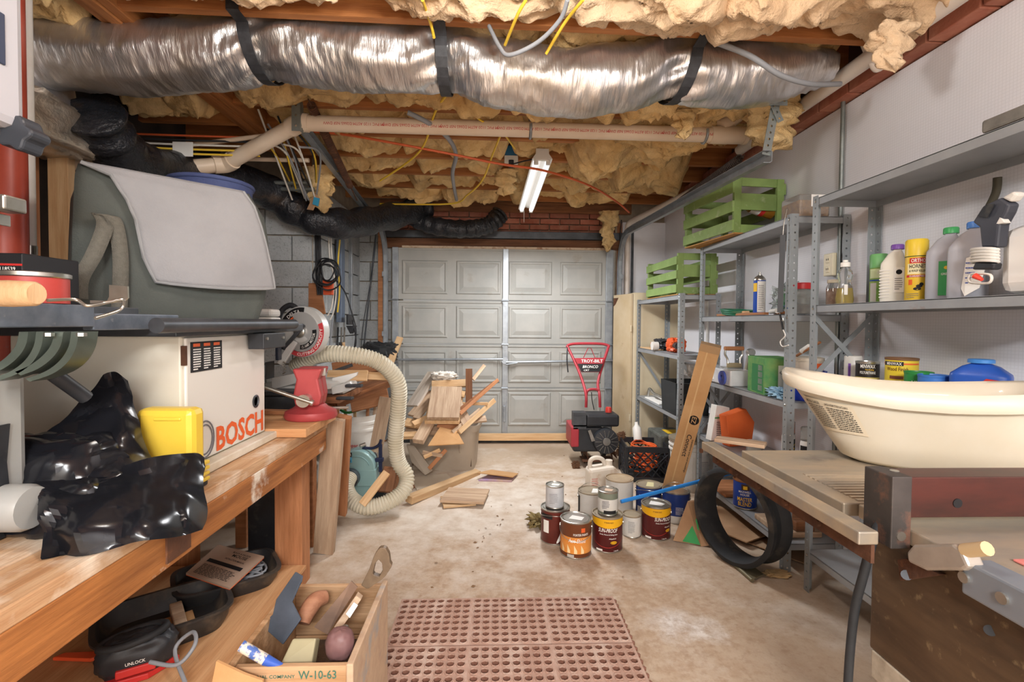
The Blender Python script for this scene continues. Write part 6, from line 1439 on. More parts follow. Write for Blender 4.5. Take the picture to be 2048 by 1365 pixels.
MB().tube(spline(pts, 6), .0065, 6).build('orange_cable', M('orange cord', 'E2632E', .45), None, 'orange extension cord heaped inside the black milk crate', 'cord', loc=mk.location, rz=radians(-6), smooth=60)
bt = thing('white_bottle', 'white plastic bottle lying at the back of milk crate', 'bottle', (mk.location.x - .02, mk.location.y + .10, .27))
MB().lathe([(0, 0), (.035, 0), (.036, .1), (.015, .13), (.015, .15), (0, .15)], 16).build('body', WHITEP, bt, mw=frame((0, 0, 0), (1, 0, 0), (-.5, .2, .5)), smooth=40)
# tiller
RED = M('tiller red', 'B33A44', .4, c2='9E3039', s=6)
tl = thing('garden_tiller', 'red garden tiller with black engine and looped handlebar', 'tiller', (.93, 4.3, 0))
def L(p): return V(p) - V((.93, 4.3, 0))
def T(x, y, Y=4.38): return L(PY(x, y, Y))
MB().tube(spline([T(1172, 815, 4.25), T(1172, 790, 4.25), T(1164, 760, 4.35), T(1150, 725, 4.45), T(1134, 692, 4.55)], 6), .013, 10).build('handlebar', RED, tl, smooth=60)
MB().tube(spline([T(1200, 815, 4.25), T(1199, 790, 4.25), T(1196, 765, 4.35), T(1207, 725, 4.45), T(1218, 692, 4.55)], 6), .013, 10).build('handlebar', RED, tl, smooth=60)
MB().tube(spline([T(1134, 692, 4.55), T(1150, 688, 4.56), T(1200, 688, 4.56), T(1218, 692, 4.55)], 6), .013, 10).build('grip_bar', RED, tl, smooth=60)
MB().tube(spline([T(1172, 795, 4.27), T(1175, 782, 4.27), T(1186, 779, 4.27), T(1197, 782, 4.27), T(1199, 795, 4.27)], 6), .012, 10).build('handle_hoop', RED, tl, smooth=60)
MB().tube([T(1167, 716, 4.46), T(1176, 697, 4.5), T(1182, 697, 4.5), T(1190, 716, 4.46)], .004, 6).build('hanger_wire', RED, tl, smooth=60)
pn = MB().prism([T(1149, 717, 4.42), T(1211, 716, 4.42), T(1198, 745, 4.38), T(1163, 745, 4.38)], (0, .02, 0)).build('control_panel', RED, tl, bev=.003)
MB().prism([T(1155, 728, 4.405), T(1206, 728, 4.405), T(1199, 744, 4.375), T(1163, 744, 4.375)], (0, -.003, 0)).build('panel_label', PRINT_K, pn)
ax_ = T(1207, 722, 4.4) - T(1156, 722, 4.4); uz = T(1180, 717, 4.42) - T(1180, 745, 4.38)
ftext('TROY-BILT', .20, .030, PRINT_W, pn, T(1184, 722.5, 4.405), ax_, uz); ftext('BRONCO', .14, .026, PRINT_W, pn, T(1181, 734, 4.375), ax_, uz, shear=.2); ftext('CRT', .05, .016, PRINT_W, pn, T(1173, 741, 4.36), ax_, uz)
MB().tube(spline([T(1135, 695, 4.53), T(1134, 720, 4.5), T(1136, 745, 4.5)], 5), .006, 6).build('clutch_lever', BLACKP, tl, smooth=60)
MB().tube(spline([T(1183, 785, 4.3), T(1184, 800, 4.3), T(1188, 820, 4.3)], 5), .004, 6).build('throttle_cable', BLC, tl, smooth=60)
MB().box(T(1173, 855, 4.1), T(1228, 822, 4.3)).build('fuel_tank', BLACKP, tl, bev=.02)
MB().lathe([(.028, 0), (.028, .03), (.022, .045), (0, .045)], 14).build('fuel_cap', M('red cap', 'C2392F', .4), tl, mw=Matrix.Translation(T(1217, 825, 4.18)), smooth=40)
fc = T(1213, 884, 4.06)
MB().lathe([(0, .0), (.03, .0), (.034, .006), (.105, .0), (.11, -.02), (.11, -.09), (0, -.09)], 30).build('recoil_cover', BLACKP, tl, mw=frame(fc, (1, 0, 0), (0, -1, .05)), smooth=40)
MB().lathe([(.034, .007), (.032, .012), (0, .012)], 20).build('starter_hub', CHROME, tl, mw=frame(fc, (1, 0, 0), (0, -1, .05)), smooth=40)
for k in range(14):
    a = k * pi / 7; MB().cbox((0, 0, 0), (.055, .004, .004)).build('cooling_fin', CHROME, tl, mw=Matrix.Translation(fc + V((.07 * cos(a), -.008, .07 * sin(a)))) @ Matrix.Rotation(-a, 4, 'Y'))
MB().box(T(1146, 905, 4.12), T(1196, 845, 4.34)).build('engine_block', BLACKP, tl, bev=.02)
for k in range(6): MB().box(T(1147, 826 + 5 * k, 4.10), T(1168, 829 + 5 * k, 4.2)).build('cooling_plate', DKSTEEL, tl)
MB().box(T(1142, 895, 4.1), T(1147, 840, 4.4)).build('belt_guard', RED, tl, bev=.01)
MB().prism([T(1176, 862, 4.05), T(1181, 860, 4.05), T(1190, 882, 4.05), T(1183, 884, 4.05)], (0, -.006, 0)).build('bracket_plate', CHROME, tl)
MB().box(T(1165, 925, 4.1), T(1220, 912, 4.25)).build('tine_shield', RUST, tl, bev=.004)
for dx in (-.13, .12):
    for k in range(5):
        a = k * 2 * pi / 5 + dx * 5; c0 = V((dx, -.04, .13)); MB().prism([c0 + V((0, 0, .0)), c0 + V((0, .13 * cos(a), .13 * sin(a))), c0 + V((.02, .13 * cos(a + .5), .13 * sin(a + .5))), c0 + V((0, .05 * cos(a + .9), .05 * sin(a + .9)))], (.008, 0, 0)).build('tine', RUST, tl)
MB().cyl((-.14, -.04, .13), (.13, -.04, .13), .02, n=10).build('tine_axle', RUST, tl, smooth=40)
for s in (-.09, .09):
    MB().tube([(s, .15 + .09 * cos(a), .11 + .09 * sin(a)) for a in [i * pi / 12 for i in range(24)]], .02, 8, closed=True).build('wheel', BLACKM, tl, smooth=60)
for k, (x, y) in enumerate(((1229, 888), (1240, 905), (1152, 930), (1243, 872))):
    blob(PY(x, y, 4.15 - .03 * k), (.03, .012, .028), k * 3 + 1, .7, .02).build('leaf_clump', M('dried leaves', '70513A', .9, c2='50382a', s=14, bump=.6), None, ['brown dried leaf stuck right of tiller engine', 'curled dried leaf beside the cabinet foot', 'dried leaf mass under the tiller left side', 'dried leaf on the cabinet door edge'][k], 'leaf', smooth=25)
# ================================================================ LONG CARTON, BUCKETS, POLE
lcb = thing('long_carton', 'tall narrow cardboard carton leaning against the shelf units', 'carton')
q0 = PZ(1336, 1010); q0 = V((q0.x, q0.y, 0.02)); q1_ = PX(1422, 690, 1.37)
mL = frame(q0, q1_ - q0, (-.45, -1, 0)); LL = (q1_ - q0).length
MB().box((0, -.06, -.045), (LL, .06, .045), ).build('carton_body', CARD, lcb, mw=mL, bev=.002)
MB().box((LL * .96, -.061, -.0455), (LL + .002, .061, .0465)).build('end_tape', M('brown tape', 'A8845C', .4), lcb, mw=mL)
sj = MB().box((LL * .02, .006, .0452), (LL * .98, .014, .0458)).build('seam_tape', M('pale seam', 'D0AA78', .5), lcb, mw=mL)
MB().lathe([(.032, 0), (0, 0)], 24).build('round_emblem', PRINT_K, lcb, mw=mL @ Matrix.Translation((LL * .56, -.02, .0456)))
tE = MB().build
for s_, w_, h_, u_, v_, m_ in (('EZ', .045, .028, LL * .56, -.02, CARD), ('Connect', .16, .030, LL * .40, -.02, PRINT_K), ('transitions trim and mouldings', .24, .016, LL * .34, -.045, PRINT_K)):
    vs, fs = glyphs(s_, 1, .01); x0 = min(p[0] for p in vs); x1 = max(p[0] for p in vs); y0 = min(p[1] for p in vs); y1 = max(p[1] for p in vs)
    MB().add([(u_ - (x - (x0 + x1) / 2) / (x1 - x0) * w_, v_ - (y - (y0 + y1) / 2) / (y1 - y0) * h_, .0466) for x, y in vs], fs).build('lettering', m_, lcb, mw=mL)
pb_ = PZ(1392, 1000)
pb2 = bucket('plastic_bucket', 'white five gallon bucket with stained lid behind the long carton', (1.49, 3.605, 0), .125, .145, .37, WHITEP, bail=False)
MB().lathe([(.153, .365), (.153, .385), (.135, .39), (0, .38)], 30).build('lid', DIRT, pb2, smooth=40)
cpatch(WHC_, pb2, .1455, -.2, 1.0, .06, .27, 'label', 10); lines(pb2, PRINT_G, (.02, -.147, .08), (1, 0, 0), (0, 0, 1), .07, .16, 16, th=.35)
cpatch(M('black smear', '2b2926', .8), pb2, .1425, -.75, -.45, .2, .25, 'paint_smear', 5)
bpole = thing('blue_pole', 'bright blue painted pole lying across the paint cans', 'pole')
a_, b_ = PY(1242, 1004, 2.72), PY(1474, 944, 2.95)
BLU = M('bright blue paint', '2F86D8', .3)
MB().cyl(a_, b_, .011, n=14).build('shaft', BLU, bpole, smooth=40)
MB().cyl(b_, b_ + (b_ - a_) * .04, .014, n=14).build('end_sleeve', M('white sleeve', 'E6E2DA', .5), bpole, smooth=40)
# case on the floor behind crate
gb = thing('grey_bin', 'plain dark grey bin under the speckled case', 'bin', (1.47, 4.05, 0))
MB().box((-.11, -.16, 0), (.13, .16, .17)).build('shell', BLACKP, gb, bev=.012)
tc_ = thing('speckled_case', 'grey speckled tool case with yellow label behind milk crate', 'case', (1.47, 4.05, .171))
MB().box((-.11, -.16, 0), (.13, .16, .16)).build('shell', M('speckled grey', '6B6D66', .7, c2='4a4c46', s=25, c3='8f9088', s3=30), tc_, bev=.015)
MB().box((-.02, -.1, .161), (.11, .05, .163)).build('label', PRINT_Y, tc_)
# ================================================================ RUBBER RINGS AND PAPER
def rimring(label, c, axis, R, w, sd):
    t = thing('rubber_ring', label, 'tire', group='black rubber rings')
    prof = [(R, -w / 2), (R + .012, -w / 2 + .008), (R + .004, -w * .22), (R - .012, -w * .12), (R - .012, w * .12), (R + .004, w * .22), (R + .012, w / 2 - .008), (R, w / 2), (R - .012, w / 2), (R - .03, w * .1), (R - .03, -w * .1), (R - .012, -w / 2), (R, -w / 2)]
    MB().lathe(prof, 64).build('ring_body', BLACKM, t, mw=frame(c, (0, 0, 1), axis), smooth=35); return t
rc = PY(1480, 1010, 2.45); rr = .235
rimring('large black rubber rim ring standing under the saw table', (rc.x, rc.y, rr + .02), (-.92, -.38, .05), rr, .15, 1)
tpz = MB().tube([(rc.x - .13 + .03 * cos(a), rc.y - .06 + .02 * sin(a), .05 + .04 * sin(a * 2)) for a in [i * pi / 6 for i in range(12)]], .006, 5, closed=True)
bgp = thing('paper_bag', 'crumpled kraft paper bag with green print beside the ring', 'bag')
GPR = M('green print paper', '3FA35C', .7)
def pz(x, y, z): return PZ(x, y, z)
MB().prism([PZ(1346, 1082, .01), PZ(1375, 1005, .2), PZ(1392, 1045, .1), PZ(1402, 1092, .0)], (.01, .02, 0)).build('left_face', KRAFT, bgp)
MB().prism([PZ(1352, 1080, .012), PZ(1376, 1032, .13), PZ(1400, 1090, .008)], (0, -.006, 0)).build('green_face', GPR, bgp)
MB().prism([PZ(1375, 1005, .2), PZ(1390, 1003, .2), PZ(1432, 1090, .02), PZ(1402, 1094, .0)], (.01, .02, 0)).build('right_face', KRAFT, bgp)
MB().cyl(PZ(1374, 1064, .05), PZ(1374, 1064, .05) + V((0, -.006, 0)), .018, n=14).build('white_dot', PRINT_W, bgp)
MB().prism([PZ(1384, 1030, .13), PZ(1394, 1040, .12), PZ(1398, 1062, .07), PZ(1386, 1050, .09)], (0, -.004, 0)).build('green_print', GPR, bgp)
sh_ = PZ(1500, 1075)
for k, (dx, dy, z, rz_, w_, l_, m_, lab) in enumerate(((-.05, .12, .035, .5, .34, .42, KRAFT, 'flattened kraft bag on the floor inside the ring'), (.05, .0, .012, .62, .3, .62, M('thin hardboard', 'A98C70', .8), 'thin brown hardboard sheet lying under the ring'))):
    MB().cbox((0, 0, 0), (w_, l_, .006)).build('floor_sheet', m_, None, lab, 'sheet', mw=Matrix.Translation((sh_.x + dx, sh_.y + dy, z)) @ Matrix.Rotation(rz_, 4, 'Z'))
gt = thing('metal_trim', 'length of olive metal trim on floor in front of ring', 'trim')
g0, g1 = PZ(1432, 1098, .01), PZ(1505, 1162, .01)
MB().cyl(g0, g1, .010, n=10).build('tube_edge', M('olive metal', '7C745C', .5, .4), gt, smooth=40)
MB().prism([g0, g1, PZ(1527, 1150, .012), PZ(1452, 1092, .014)], (0, 0, .003)).build('flange', M('olive metal', '7C745C', .5, .4), gt)
blob(PZ(1555, 1148, .008), (.06, .035, .008), 4, .8, .02).build('wood_chip', M('pale chip', 'D9BC8C', .8), None, 'pale dried foam scrap on floor by the shelf post', 'scrap', smooth=30)
# ---- low shelf things
mxc = can('coffee_can', 'blue coffee can with brown top on the low shelf of middle unit', 'can', (1.53, 2.86, .142), .066, .165, M('coffee blue', '2347A6', .4, c2='1c3a8c', s=5), -.5, lid=CHROME, lidtop=M('brown lid', '8A5A34', .6))
cftext('MAXWELL', .07, .013, PRINT_W, mxc, .067, .105, 0); cftext('HOUSE', .05, .013, PRINT_W, mxc, .067, .088, 0); cftext('MASTER', .085, .024, PRINT_Y, mxc, .067, .06, 0); cftext('BLEND', .075, .024, PRINT_Y, mxc, .067, .032, 0); cpatch(M('coffee brown', '4A3020', .5), mxc, .0663, -.3, .4, .115, .15, 'picture', 6); cpatch(PRINT_Y, mxc, .0666, -.15, .2, .12, .14, 'sun_mark', 5)
for k, (x, y, z, s_, m_, lab) in enumerate(((1.6, 3.15, .142, (.25, .3, .02), W_RED, 'reddish rotted plank scrap on the low shelf'), (1.6, 2.55, .142, (.22, .26, .03), W_OLD, 'rotting plank scrap on low shelf behind the posts'), (1.62, 2.5, .175, (.1, .16, .05), W_DARK, 'dark bark like scrap on top of rotting plank'))):
    MB().box((x - s_[0] / 2, y - s_[1] / 2, z), (x + s_[0] / 2, y + s_[1] / 2, z + s_[2])).build('plank_scrap', m_, None, lab, 'scrap', bev=.006)
ambb = thing('amber_bottle', 'amber bottle hanging low behind the shelf posts', 'bottle', (1.64, 2.40, .235))
MB().lathe([(0, 0), (.03, 0), (.032, .09), (.022, .11), (.022, .13), (0, .13)], 16).build('body', AMBER, ambb, smooth=40)
# ---- middle unit z = .46
obx = thing('orange_carton', 'torn orange carton leaning on the low board of middle unit', 'carton', (1.58, 3.04, .462), .25)
ORC = M('orange card', 'DE6A32', .6, c2='D05A26', s=4)
MB().prism([(-.07, 0, 0), (.10, 0, 0), (.12, 0, .15), (.05, 0, .24), (-.10, 0, .2)], (0, .07, 0)).build('carton_front', ORC, obx, bev=.003)
MB().add([(-.055, -.002, .015), (-.03, -.002, .015), (-.03, -.002, .05), (-.055, -.002, .05)], [(0, 1, 2, 3)]).build('barcode', PRINT_W, obx)
wcx = thing('white_carton', 'white carton with green stripe behind the orange carton', 'carton', (1.55, 3.20, .462), .2)
MB().prism([(-.09, 0, 0), (.06, 0, 0), (.05, 0, .22), (-.05, 0, .24)], (0, .06, 0)).build('carton_front', WHITEP, wcx, bev=.003)
MB().add([(-.065, -.002, .15), (.04, -.002, .15), (.04, -.002, .158), (-.065, -.002, .158)], [(0, 1, 2, 3)]).build('stripe', GPR, wcx); lines(wcx, PRINT_K, (-.05, -.002, .03), (1, 0, 0), (0, 0, 1), .05, .1, 8, th=.4)
sp2 = thing('wire_spool', 'spool of clear wire in front of the orange carton', 'spool', (1.57, 2.84, .462))
MB().lathe([(0, 0), (.05, 0), (.05, .006), (.03, .008), (.03, .075), (.05, .077), (.05, .083), (0, .083)], 24).build('spool_core', WHITEP, sp2, smooth=40)
MB().lathe([(.032, .01), (.044, .012), (.044, .07), (.032, .073)], 24).build('wire_wrap', CLEARC, sp2, smooth=40)
for k, (px, Y) in enumerate(((1570, 2.62), (1612, 2.50))):
    p = PY(px, 860, Y); fx = thing('spray_can', ['white spray can with clear cap left of the slotted posts', 'white spray can with clear cap right of the slotted posts'][k], 'spray can', (1.63, Y - .02 if k == 0 else Y - .06, .462), -.55)
    MB().lathe([(.031, 0), (.033, .004), (.033, .17), (.028, .185)], 24).build('can_wall', PRINT_W, fx, smooth=40)
    MB().lathe([(.0315, .185), (.0315, .25), (.028, .255), (0, .255)], 24).build('cap', CLEARC, fx, smooth=40)
    cpatch(PRINT_K, fx, .0335, -1.2, 1.2, .05, .16, 'black_panel', 10); cftext('FLEX', .075, .03, PRINT_Y, fx, .0342, .12, 0, shear=.2); cftext('SEAL', .07, .026, PRINT_W, fx, .0342, .08, 0, shear=.2)
# ---- middle unit z = .86
Z8 = .861
bp_ = thing('wrapped_roll', 'flat plastic wrapped package jutting out of the shelf end', 'package', (0, 0, 0))
MB().box((1.46, 2.93, Z8), (1.60, 3.46, Z8 + .10)).build('package', M('white plastic wrap', 'D8DADC', .2, c2='C2C5C8', s=7, bump=.6, bs=14, coat=.5), bp_, bev=.008)
MB().box((1.40, 3.44, Z8 + .005), (1.58, 3.66, Z8 + .095)).build('loose_wrap', M('clear wrap', 'E0DAD2', .15, trans=.7, bump=.8, bs=12, ior=1.2), bp_, bev=.02)
MB().box((1.457, 3.15, Z8 + .02), (1.4595, 3.33, Z8 + .085)).build('label', PRINT_W, bp_)
MB().box((1.456, 3.20, Z8 + .03), (1.4568, 3.23, Z8 + .065)).build('barcode', PRINT_G, bp_)
br_ = thing('blue_tape_ring', 'blue round ring hanging on the wrapped package', 'ring', (1.452, 3.02, Z8 + .045))
MB().lathe([(.018, -.006), (.045, -.006), (.046, 0), (.045, .006), (.018, .006), (.018, -.006)], 28).build('ring', M('violet blue plastic', '4A59A8', .4), br_, mw=frame((0, 0, 0), (0, 1, 0), (-1, 0, 0)), smooth=35)
fl_ = thing('hand_float', 'metal scraper with wooden cross handle on the shelf', 'tool', (1.56, 3.12, Z8 + .101))
MB().box((-.05, -.05, 0), (.05, .05, .006)).build('plate', CHROME, fl_)
MB().box((-.05, -.04, .006), (.05, -.034, .035)).build('bracket', M('tan steel', 'A89878', .5, .4), fl_, bev=.002)
for s in (-1, 1): MB().tube(spline([(s * .04, -.035, .03), (s * .042, -.03, .06), (s * .058, -.03, .09), (s * .055, -.03, .125)], 5), .007, 8).build('arm', CHROME, fl_, smooth=60)
MB().cyl((-.062, -.03, .128), (.062, -.03, .128), .014, n=14).build('grip', W_RED, fl_, smooth=40)
sc_ = thing('steel_scoop', 'upright bright steel tool behind the green carton', 'tool', (1.62, 2.98, Z8))
MB().prism([(-.045, 0, 0), (.045, 0, 0), (.02, 0, .20), (-.02, 0, .20)], (0, .03, 0)).build('blade', CHROME, sc_, bev=.006)
MB().cyl((0, 0, .21), (0, .03, .21), .024, n=18).build('eye', CHROME, sc_, smooth=40)
cbx = thing('green_carton', 'green and white inflatable bed carton on the shelf', 'carton', (1.56, 2.66, Z8), -.1)
MB().box((-.08, -.10, 0), (.09, .12, .205)).build('carton_body', M('green leaf print', '3E8A50', .6, c2='7C9C58', s=12), cbx, bev=.003)
MB().box((-.01, -.1012, .045), (.085, -.1005, .165)).build('white_panel', M('pale green panel', 'DDE3D2', .6), cbx)
ftext('Coleman', .055, .014, PRINT_R, cbx, (.045, -.102, .15)); ftext('QuickBed', .085, .016, PRINT_K, cbx, (.04, -.102, .125)); ftext('TWIN', .03, .006, PRINT_K, cbx, (.04, -.102, .105))
for k in range(4): MB().box((-.0812, -.07, .02 + .037 * k), (-.0805, -.02, .05 + .037 * k)).build('picture', PRINT_W, cbx)
MB().box((-.0812, -.08, .01), (-.0803, .06, .165)).build('side_panel', M('green print', '2F7A48', .6), cbx)
rg = blob((1.53, 2.50, Z8 + .025), (.06, .07, .025), 7, .8, .05).build('blue_cloth', M('light blue cloth', '9CC0D6', .85), None, 'light blue cloth crumpled on the shelf by green carton', 'cloth', smooth=30)
bbk = thing('blue_tub', 'blue plastic tub behind the slotted posts', 'tub', (1.62, 2.46, Z8))
MB().lathe([(.085, 0), (.095, .14), (.1, .14), (.1, .15), (.09, .15), (.08, .01), (0, .01)], 30).build('shell', M('deep blue plastic', '2440B8', .4), bbk, smooth=35)
cftext('SHEETROCK', .09, .016, PRINT_W, bbk, .094, .115, -.3); cftext('joint compound', .08, .010, PRINT_W, bbk, .092, .05, -.2)
wtb = thing('white_tub', 'white tub with orange label stacked inside the blue tub', 'tub', (1.62, 2.46, Z8 + .012))
MB().lathe([(.07, 0), (.084, .19), (.088, .19), (.088, .205), (.07, .21), (0, .2)], 30).build('shell', M('dirty white tub', 'D8CDBB', .5, c2='A98A6A', s=9, lo=.55, hi=.75), wtb, smooth=35)
cpatch(PRINT_O, wtb, .0845, -.1, 1.0, .145, .18, 'orange_label', 10)
stq = thing('wrapped_rod', 'rod with white wrapped end leaning over the white tub', 'rod')
MB().cyl(PX(1588, 715, 1.6), PX(1640, 685, 1.6), .007, n=8).build('rod', W_RED, stq, smooth=40)
MB().cyl(PX(1604, 703, 1.6), PX(1618, 692, 1.6), .014, .010, n=10).build('wrapped_end', PRINT_W, stq, smooth=40)
# ---- middle unit z = 1.30
Z13 = 1.301
sp3 = thing('spray_can', 'tall blue and white spray can with silver dome on middle shelf', 'spray can', (1.56, 2.80, Z13), -.5)
MB().lathe([(.031, 0), (.033, .004), (.033, .205)], 24).build('can_wall', M('blue white can', '2A55B8', .4), sp3, smooth=40)
MB().lathe([(.033, .205), (.034, .21), (.026, .225), (.014, .235), (.014, .24), (.006, .242), (.006, .255), (0, .255)], 24).build('dome', CHROME, sp3, smooth=40)
cpatch(PRINT_W, sp3, .0334, -.35, 1.5, .02, .2, 'white_label', 14); lines(sp3, PRINT_G, (-.005, -.0345, .03), (1, 0, 0), (0, 0, 1), .03, .15, 14, th=.3); cpatch(PRINT_Y, sp3, .0336, -1.3, -.4, .14, .19, 'yellow_mark', 6)
gcl = thing('green_hose_coil', 'dark green cord coil on the middle shelf', 'cord', (1.56, 3.05, Z13))
for k in range(3): MB().tube([((.085 + .006 * k) * cos(a), (.11 + .004 * k) * sin(a), .012 + .012 * k + .01 * sin(a)) for a in [i * pi / 14 for i in range(28)]], .006, 6, closed=True).build('loop', M('dark green plastic', '1F6B4C', .4), gcl, smooth=60)
for k, (a, b, w_, m_, lab) in enumerate((((1.50, 2.62, Z13 + .008), (1.53, 3.25, Z13 + .008), .03, W_RED, 'long wood strip at the edge of middle shelf'), ((1.53, 2.88, Z13 + .022), (1.6, 3.2, Z13 + .022), .03, W_PINE, 'short pine strip inside the green cord coil'), ((1.55, 2.55, Z13 + .012), (1.64, 2.75, Z13 + .012), .04, W_RED, 'reddish wood strip beside the spray can'), ((1.63, 2.95, Z13 + .02), (1.68, 3.2, Z13 + .02), .05, W_PINE, 'pale board at the back of middle shelf'))):
    plank(a, b, w_, .014, m_, lab, name='wood_strip')
pbag = blob((1.62, 2.62, Z13 + .085), (.06, .09, .085), 9, .85, .05).build('clear_bag', M('clear bag film', 'E2E8E6', .1, trans=.8, ior=1.15, bump=.8, bs=14), None, 'clear plastic bag with coloured scraps on middle shelf', 'bag', smooth=25)
MB().box((1.60, 2.58, Z13 + .04), (1.63, 2.66, Z13 + .13)).build('green_packet', GPR, None, 'green packet inside the clear plastic bag', 'packet', bev=.01)
MB().prism([(1.57, 2.50, Z13 + .01), (1.60, 2.50, Z13 + .01), (1.62, 2.58, Z13 + .06), (1.58, 2.60, Z13 + .05)], (.01, .0, .006)).build('blue_tool', M('blue plastic tool', '2E6CC4', .4), None, 'blue plastic scraper beside the clear bag', 'tool')
MB().tube(spline([(1.52, 2.55, Z13 + .02), (1.55, 2.60, Z13 + .025), (1.56, 2.68, Z13 + .02)], 5), .013, 8).build('white_glove', PRINT_W, None, 'white crumpled glove finger at the shelf edge', 'glove', smooth=60)
rj = thing('red_lid_jar', 'clear plastic jar with red lid behind the slotted post', 'jar', (1.58, 2.44, Z13))
MB().lathe([(0, .002), (.052, .002), (.055, .02), (.055, .10), (.046, .125), (.046, .13)], 28).build('jar_body', CLEARC, rj, smooth=40)
MB().lathe([(.05, .13), (.05, .158), (.046, .162), (0, .162)], 28).build('lid', M('red plastic lid', 'D2363A', .35), rj, smooth=40)
MB().lathe([(0, .006), (.045, .006), (.048, .05), (0, .055)], 20).build('contents', M('dark bits', '8f8a84', .7, c2='5f5a55', s=40), rj, smooth=30)
bun = thing('bungee_strap', 'grey rubber strap with wire hooks hanging from shelf post', 'strap')
bq = PX(1566, 470, FX - .02); bq2 = PX(1560, 625, FX - .02)
plank(bq, bq2, .026, .006, M('grey rubber', '55585C', .7), name='band', parent=bun, up=(-1, -1, 0))
MB().tube(spline([bq, bq + V((.004, 0, .06)), bq + V((.018, .0, .13))], 5), .0025, 6).build('hook', CHROME, bun, smooth=60)
MB().tube(spline([bq2, bq2 + V((0, 0, -.03)), bq2 + V((.004, -.02, -.045)), bq2 + V((.004, -.02, -.03))], 5), .0025, 6).build('hook', CHROME, bun, smooth=60)
b3_ = PX(1566, 660, FX - .015)
MB().cyl(bq2 + V((0, 0, -.01)), b3_, .005, n=6).build('lower_cord', BLC, bun, smooth=40)
MB().tube(spline([b3_, b3_ + V((0, -.02, -.03)), b3_ + V((0, .02, -.06)), b3_ + V((0, -.0, -.085)), b3_ + V((0, -.05, -.075))], 5), .003, 6).build('lower_hook', PRINT_W, bun, smooth=60)
# ---- far unit contents
tr = thing('string_trimmer', 'black and orange garden power tool on far unit shelf', 'power tool', (1.44, 3.9, 1.021))
MB().cyl((-.05, -.3, .06), (.06, .3, .05), .025, n=12).build('tube', BLACKP, tr, smooth=40)
blob((.0, -.12, .06), (.06, .09, .055), 3, .6, .02).build('motor_cover', M('orange tool plastic', 'DE5A26', .4), tr, smooth=40)
blob((.0, .22, .05), (.05, .1, .045), 5, .6, .03).build('grip_cover', BLACKP, tr, smooth=40)
MB().lathe([(0, 0), (.035, 0), (.035, .05), (0, .05)], 18).build('spool', WHITEP, tr, mw=frame((-.07, .1, .04), (0, 1, 0), (-1, 0, 0)), smooth=40)
MB().box((-.03, .32, .02), (.03, .42, .06)).build('end_block', M('orange tool plastic', 'DE5A26', .4), tr, bev=.01)
for k, (y, m_, lab) in enumerate(((4.3, W_PINE, 'thin pine board under the tool on far unit shelf'),)):
    plank((1.42, 4.05, 1.026), (1.42, 4.46, 1.026), .12, .01, m_, lab)
clb = thing('smoked_plastic_bin', 'smoky clear plastic bin of small parts on far unit', 'bin', (1.46, 3.64, .571))
MB().box((-.1, -.13, .002), (.1, .13, .12)).build('contents', M('mixed parts', '7A756C', .7, c2='C7B23A', s=14, lo=.55, hi=.65), clb, bev=.01)
MB().prism([(-.12, -.15, 0), (.12, -.15, 0), (.13, -.16, .24), (-.13, -.16, .24)], (0, .004, 0)).prism([(-.12, .15, 0), (.12, .15, 0), (.13, .16, .24), (-.13, .16, .24)], (0, -.004, 0)).prism([(-.12, -.15, 0), (-.12, .15, 0), (-.13, .16, .24), (-.13, -.16, .24)], (.004, 0, 0)).prism([(.12, -.15, 0), (.12, .15, 0), (.13, .16, .24), (.13, -.16, .24)], (-.004, 0, 0)).build('bin_wall', M('smoky plastic', '55585A', .15, trans=.6, ior=1.1), clb)
cvs = thing('small_clamp_tool', 'steel clamp tool and papers on the far unit lower shelf', 'tool', (1.43, 4.15, .571))
MB().box((-.06, -.2, 0), (.08, .18, .012)).build('paper_stack', PRINT_W, cvs, bev=.003)
MB().tube(spline([(-.03, .18, .02), (-.03, .14, .09), (-.02, .05, .06), (0, -.05, .05), (.03, -.15, .03)], 5), .012, 8).build('clamp_body', CHROME, cvs, smooth=60)
# ---- outlet on wall
ot = thing('wall_outlet', 'ivory double outlet plate on the right wall between shelf units', 'outlet', (XR - .03, PX(1667, 530, XR - .03).y, PX(1667, 530, XR - .03).z))
IV = M('ivory plastic', 'E3D9BC', .4)
MB().box((-.03, -.035, -.058), (.015, .035, .058)).build('plate', IV, ot, bev=.004)
for s in (-1, 1):
    MB().cbox((-.031, 0, s * .025), (.004, .026, .032)).build('socket', IV, ot, bev=.006)
    for d in (-.006, .006): MB().cbox((-.0335, d, s * .025 + .002), (.002, .0025, .01)).build('slot', PRINT_K, ot)
# ---- near unit z = 1.34
Z34 = 1.341
def onshelf(px, py, x, z): return PX(px, py, x)
def yat(px, x): return PX(px, 560, x).y
ds = thing('dish_soap_bottle', 'clear bottle of yellow dish soap at the shelf corner', 'bottle', (1.54, yat(1690, 1.54), Z34))
MB().lathe([(0, .002), (.033, .002), (.036, .02), (.030, .07), (0, .07)], 24, sy=.6).build('soap', M('yellow soap', 'E3C52C', .1, trans=.5, ior=1.33), ds, smooth=40)
MB().lathe([(0, 0), (.036, 0), (.039, .02), (.032, .075), (.026, .1), (.034, .125), (.03, .145), (.014, .16), (.014, .165)], 24, sy=.62).build('bottle', CLEAR, ds, smooth=40)
MB().lathe([(.019, .163), (.019, .182), (.01, .185), (.01, .193), (0, .193)], 18).build('cap', PRINT_W, ds, smooth=40)
MB().box((-.02, -.0235, .04), (-.004, -.0225, .085)).build('label', PRINT_W, ds)
